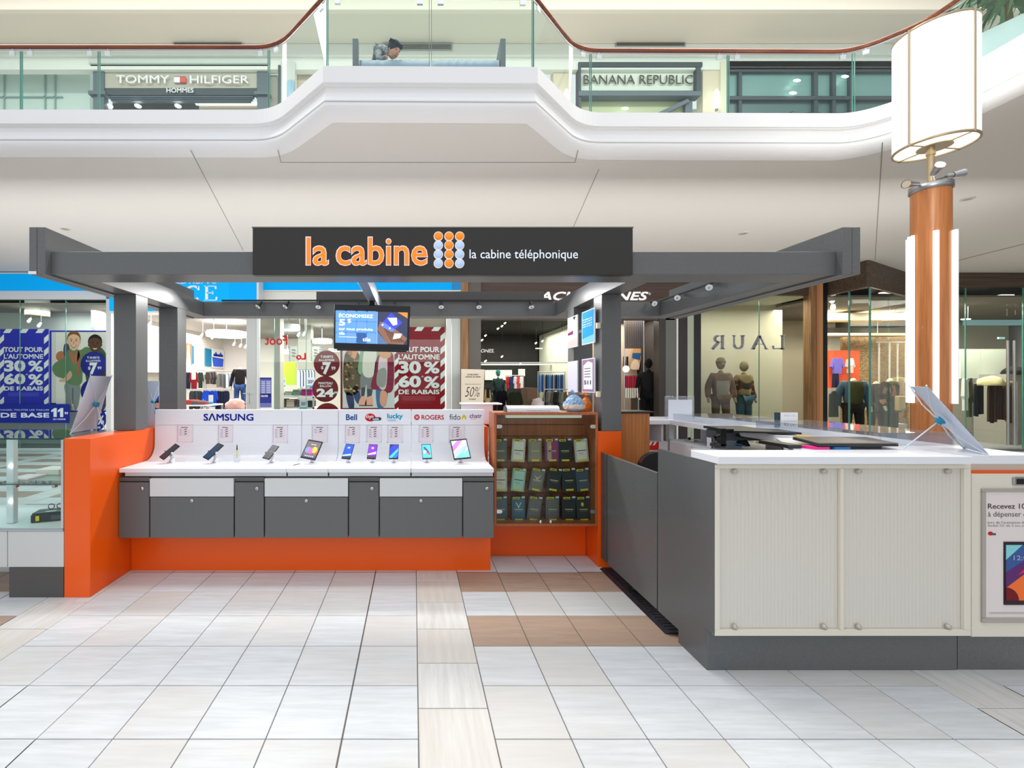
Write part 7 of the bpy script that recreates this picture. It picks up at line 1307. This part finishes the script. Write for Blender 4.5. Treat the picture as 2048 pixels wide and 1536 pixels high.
for a, b in zip(xs[:-1:2], xs[1::2]): t.part('glass', pb(a+.4, 143.3, b-.4, 191.7, YU, .02), TEAL); t.part('glass', pb(a+.4, 199.3, b-.4, 240, YU, .02), mat('teal_dark', (84, 112, 112), .3))
for a, b in zip(xs[1:-1:2], xs[2:-1:2]): t.part('mullion', pb(a, 143.3, b, 191.7, YU-.05, .07), SLD); t.part('mullion', pb(a, 199.3, b, 240, YU-.05, .07), SLD)
for k, (px, py) in enumerate(((1594, 161), (1586, 186), (1690, 153), (1250, 217))): c = P(px, py, YU-.08); t2 = T('upper_downlight', 'small glowing lamp in the upper shopfronts, '+['upper in wide pane', 'lower in wide pane', 'in narrow right pane', 'under the white sign'][k], 'downlight', c); t2.part('lens', M().ball(c, (.06, .012, .022)), LIGHT)
# bench and resting person
Yb = 4.3; t = T('bench', 'long bench with blue-grey padded back behind the balcony glass', 'bench', P(860, 240, Yb)); ztop = ZZ(116, Yb)
for a, b, nm in ((719, 861, 'l'), (865, 998, 'r')):
    m = M(); n_ = 24; x0_, x1_ = XX(a, Yb), XX(b, Yb)
    for i in range(n_+1):
        x = x0_+(x1_-x0_)*i/n_; wv = .006*math.sin(i*1.9)+.004*math.sin(i*4.1); 
        for yy, z in ((Yb, ztop-.35), (Yb-.02, ztop-.12), (Yb-.01+wv, ztop-.03), (Yb+.03, ztop+wv), (Yb+.09, ztop-.02), (Yb+.11, ztop-.35)): m.v.append(Vector((x, yy, z)))
    for i in range(n_):
        for j in range(5): q = i*6+j; m.f.append([q, q+6, q+7, q+1]); m.c.append((0, 0, 0)); m.sm.append(True)
    for i in (0, n_): m.f.append([i*6+j for j in range(6)]); m.c.append((0, 0, 0)); m.sm.append(False)
    t.part('back_cushion', m, mat('blue_grey_vinyl', (112, 136, 158), .45))
for a, b in ((706, 717), (1000, 1010)): t.part('end_post', M().box((XX(a, Yb), Yb-.03, zu+.001), (XX(b, Yb), Yb+.03, ZZ(82, Yb))), mat('bench_post', (104, 112, 120), .5)); t.part('end_panel', M().prism([(XX(a, Yb), Yb+.031, ZZ(82, Yb)), (XX(a, Yb), Yb+.5, ZZ(110, Yb)), (XX(a, Yb), Yb+.5, zu+.001), (XX(a, Yb), Yb+.031, zu+.001)], (.03, 0, 0)), MC['bench_post'])
t.part('seat', M().bbox((XX(719, Yb), Yb+.12, zu+.28), (XX(998, Yb), Yb+.55, zu+.38), .02), MC['blue_grey_vinyl']); t.part('leg', M().box((XX(860, Yb), Yb+.3, zu+.001), (XX(864, Yb), Yb+.34, zu+.28)), STEEL)
# person asleep, leaning over the back of the bench
s_ = .62; hd = P(783, 99, Yb+.06)
t = T('person', 'person with dark hair in grey jacket slumped over the bench back', 'person', (XX(760, Yb+.3), Yb+.3, zu+.38), rotz=0)
def Pp(px, py, dy): return tuple(P(px, py, Yb+dy))
pts = [Pp(752, 170, .34), Pp(753, 138, .32), Pp(757, 110, .24), Pp(764, 100, .17), Pp(776, 100, .10), Pp(780, 100, .085), Pp(759, 108, .14), Pp(757, 122, .05), Pp(776, 113, .035), Pp(770, 101, .21), Pp(773, 99, .06), Pp(777, 110, .03), Pp(760, 200, .30), Pp(772, 190, .46), Pp(772, 235, .48), Pp(745, 195, .46), Pp(745, 236, .48)]
ed = [(0, 1), (1, 2), (2, 3), (3, 4), (4, 5), (2, 6), (6, 7), (7, 8), (3, 9), (9, 10), (10, 11), (0, 12), (12, 13), (13, 14), (12, 15), (15, 16)]
vs, fs = skinned(pts, ed, [(.09, .08), (.09, .08), (.085, .07), .06, .032, .03, .042, .034, .022, .045, .036, .020, .08, .055, .03, .055, .03], 2)
m = M(); m.add(vs, fs, (0, 0, 0), True)
for i_, f in enumerate(fs):
    c = sum((vs[i] for i in f), Vector())/len(f); px = VX+c.x*F/c.y; py = VY-(c.z-H)*F/c.y
    m.c[i_] = (214, 160, 136) if (px > 771 and py > 108) else (116, 120, 124) if (int(px*1.3)+int(py*.9)) % 3 else (150, 154, 158)
hb = P(778, 109, Yb+.03)
for k in range(5): m.tube([hb, hb+Vector((.016+.004*(k % 3), -.012, .010-.007*k)), hb+Vector((.026+.005*(k % 2), -.004, .004-.007*k))], [.006, .0055, .004], 6, (214, 160, 136))
t.part('body', m, CLOTH)
m = M(); hc = P(788, 101, Yb+.045); m.m = Matrix.Translation(hc) @ Matrix.Rotation(.75, 4, 'Z') @ Matrix.Rotation(.75, 4, 'X'); m.ball((0, 0, 0), (.055, .065, .075), (214, 160, 136), 18, 12); m.ball((.006, -.066, .002), (.010, .014, .014), (206, 150, 126), 8, 6); m.ball((-.054, 0, 0), (.008, .014, .02), (206, 150, 126), 8, 6)
for q in (-1, 1): m.ball((.004+q*.022, -.060, .018), (.009, .006, .004), (60, 44, 40), 8, 6)
m.ball((.004, -.060, -.034), (.016, .006, .005), (170, 96, 90), 8, 6); m.ball((.054, 0, 0), (.008, .014, .02), (206, 150, 126), 8, 6); t.part('head', m, CLOTH)
m = M(); m.m = Matrix.Translation(hc) @ Matrix.Rotation(.75, 4, 'Z') @ Matrix.Rotation(.75, 4, 'X'); m.ball((-.003, .012, .022), (.064, .070, .068), (46, 56, 68), 18, 12)
for k in range(14): a = k*.45; m.tube([(.045*math.cos(a), .012+.045*math.sin(a), .066), (.062*math.cos(a), .012+.062*math.sin(a), .068), (.072*math.cos(a), .01+.07*math.sin(a), .040)], [.012, .011, .003], 6, (40, 50, 62))
t.part('hair', m, CLOTH)
# palm in planter, upper right
px_, Yp_ = 1990, 3.9
t = T('palm_planter', 'leafy green palm in pale blue-white angular planter, top right corner', 'plant', (5.45, 3.75, zu)); m = M()
m.prism([(4.98, 4.30, 4.02+.1), (5.40, 3.25, 4.12), (6.1, 3.35, 4.12), (5.9, 4.4, 4.12)], (0, 0, 0.47)); t.part('planter', m, mat('planter_pale', (226, 238, 244), .45))
rnd = random.Random(5); LF = [mat('palm_leaf_%s' % c, v, .5) for c, v in (('dark', (52, 96, 66)), ('mid', (84, 128, 84)), ('pale', (124, 156, 108)))]
for cl in range(6):
    cx, cy = 5.05+rnd.uniform(0, .55), 3.45+rnd.uniform(0, .65); top_ = Vector((cx, cy, 4.98+rnd.uniform(-.14, .20))); t.part('stem', M().tube([(cx+.05, cy, 4.55), tuple(top_)], [.02, .012], 8), mat('palm_stem', (132, 116, 80), .7))
    for k in range(34):
        a = rnd.uniform(0, 2*math.pi); L_ = rnd.uniform(.26, .46); lift = rnd.uniform(-.1, .5); d = Vector((math.cos(a), math.sin(a), 0)); sd = Vector((-d.y, d.x, 0)); m = M(); vv = []
        for j in range(5):
            f = j/4; p = top_+d*L_*f+Vector((0, 0, L_*(lift*f-.75*f*f))); w = .017*(math.sin(math.pi*(.12+.86*f)))+.001; vv += [p-sd*w, p+sd*w+Vector((0, 0, -.003))]
        for j in range(4): m.add([vv[2*j], vv[2*j+1], vv[2*j+3], vv[2*j+2]], [(0, 1, 2, 3)])
        t.part('leaf', m, LF[rnd.randrange(3)])
t = T('potted_palm', 'dark low palm fronds behind the right upper railing', 'plant', P(1545, 240, 6.0)); c = P(1560, 236, 6.0); t.part('pot', M().lathe((c.x, 6.0, zu+.004), [(.14, 0), (.2, .4), (.19, .42), (0, .42)], 20), SLD)
for k in range(26):
    a = rnd.uniform(0, 2*math.pi); L_ = rnd.uniform(.35, .6); d = Vector((math.cos(a), math.sin(a)*.5, 0)); sd = Vector((-d.y, d.x, 0)).normalized(); m = M(); vv = []; o_ = Vector((c.x, 6.0, zu+.42+ .55))
    for j in range(5): f = j/4; p = o_+d*L_*f+Vector((0, 0, L_*(.55*f-.5*f*f))); w = .016*math.sin(math.pi*(.12+.86*f))+.001; vv += [p-sd*w, p+sd*w]
    for j in range(4): m.add([vv[2*j], vv[2*j+1], vv[2*j+3], vv[2*j+2]], [(0, 1, 2, 3)])
    t.part('leaf', m, LF[k % 2])
t.part('stem', M().cyl((c.x, 6.0, zu+.4), (c.x, 6.0, zu+.98), .02, .015, 8), MC['palm_stem'])
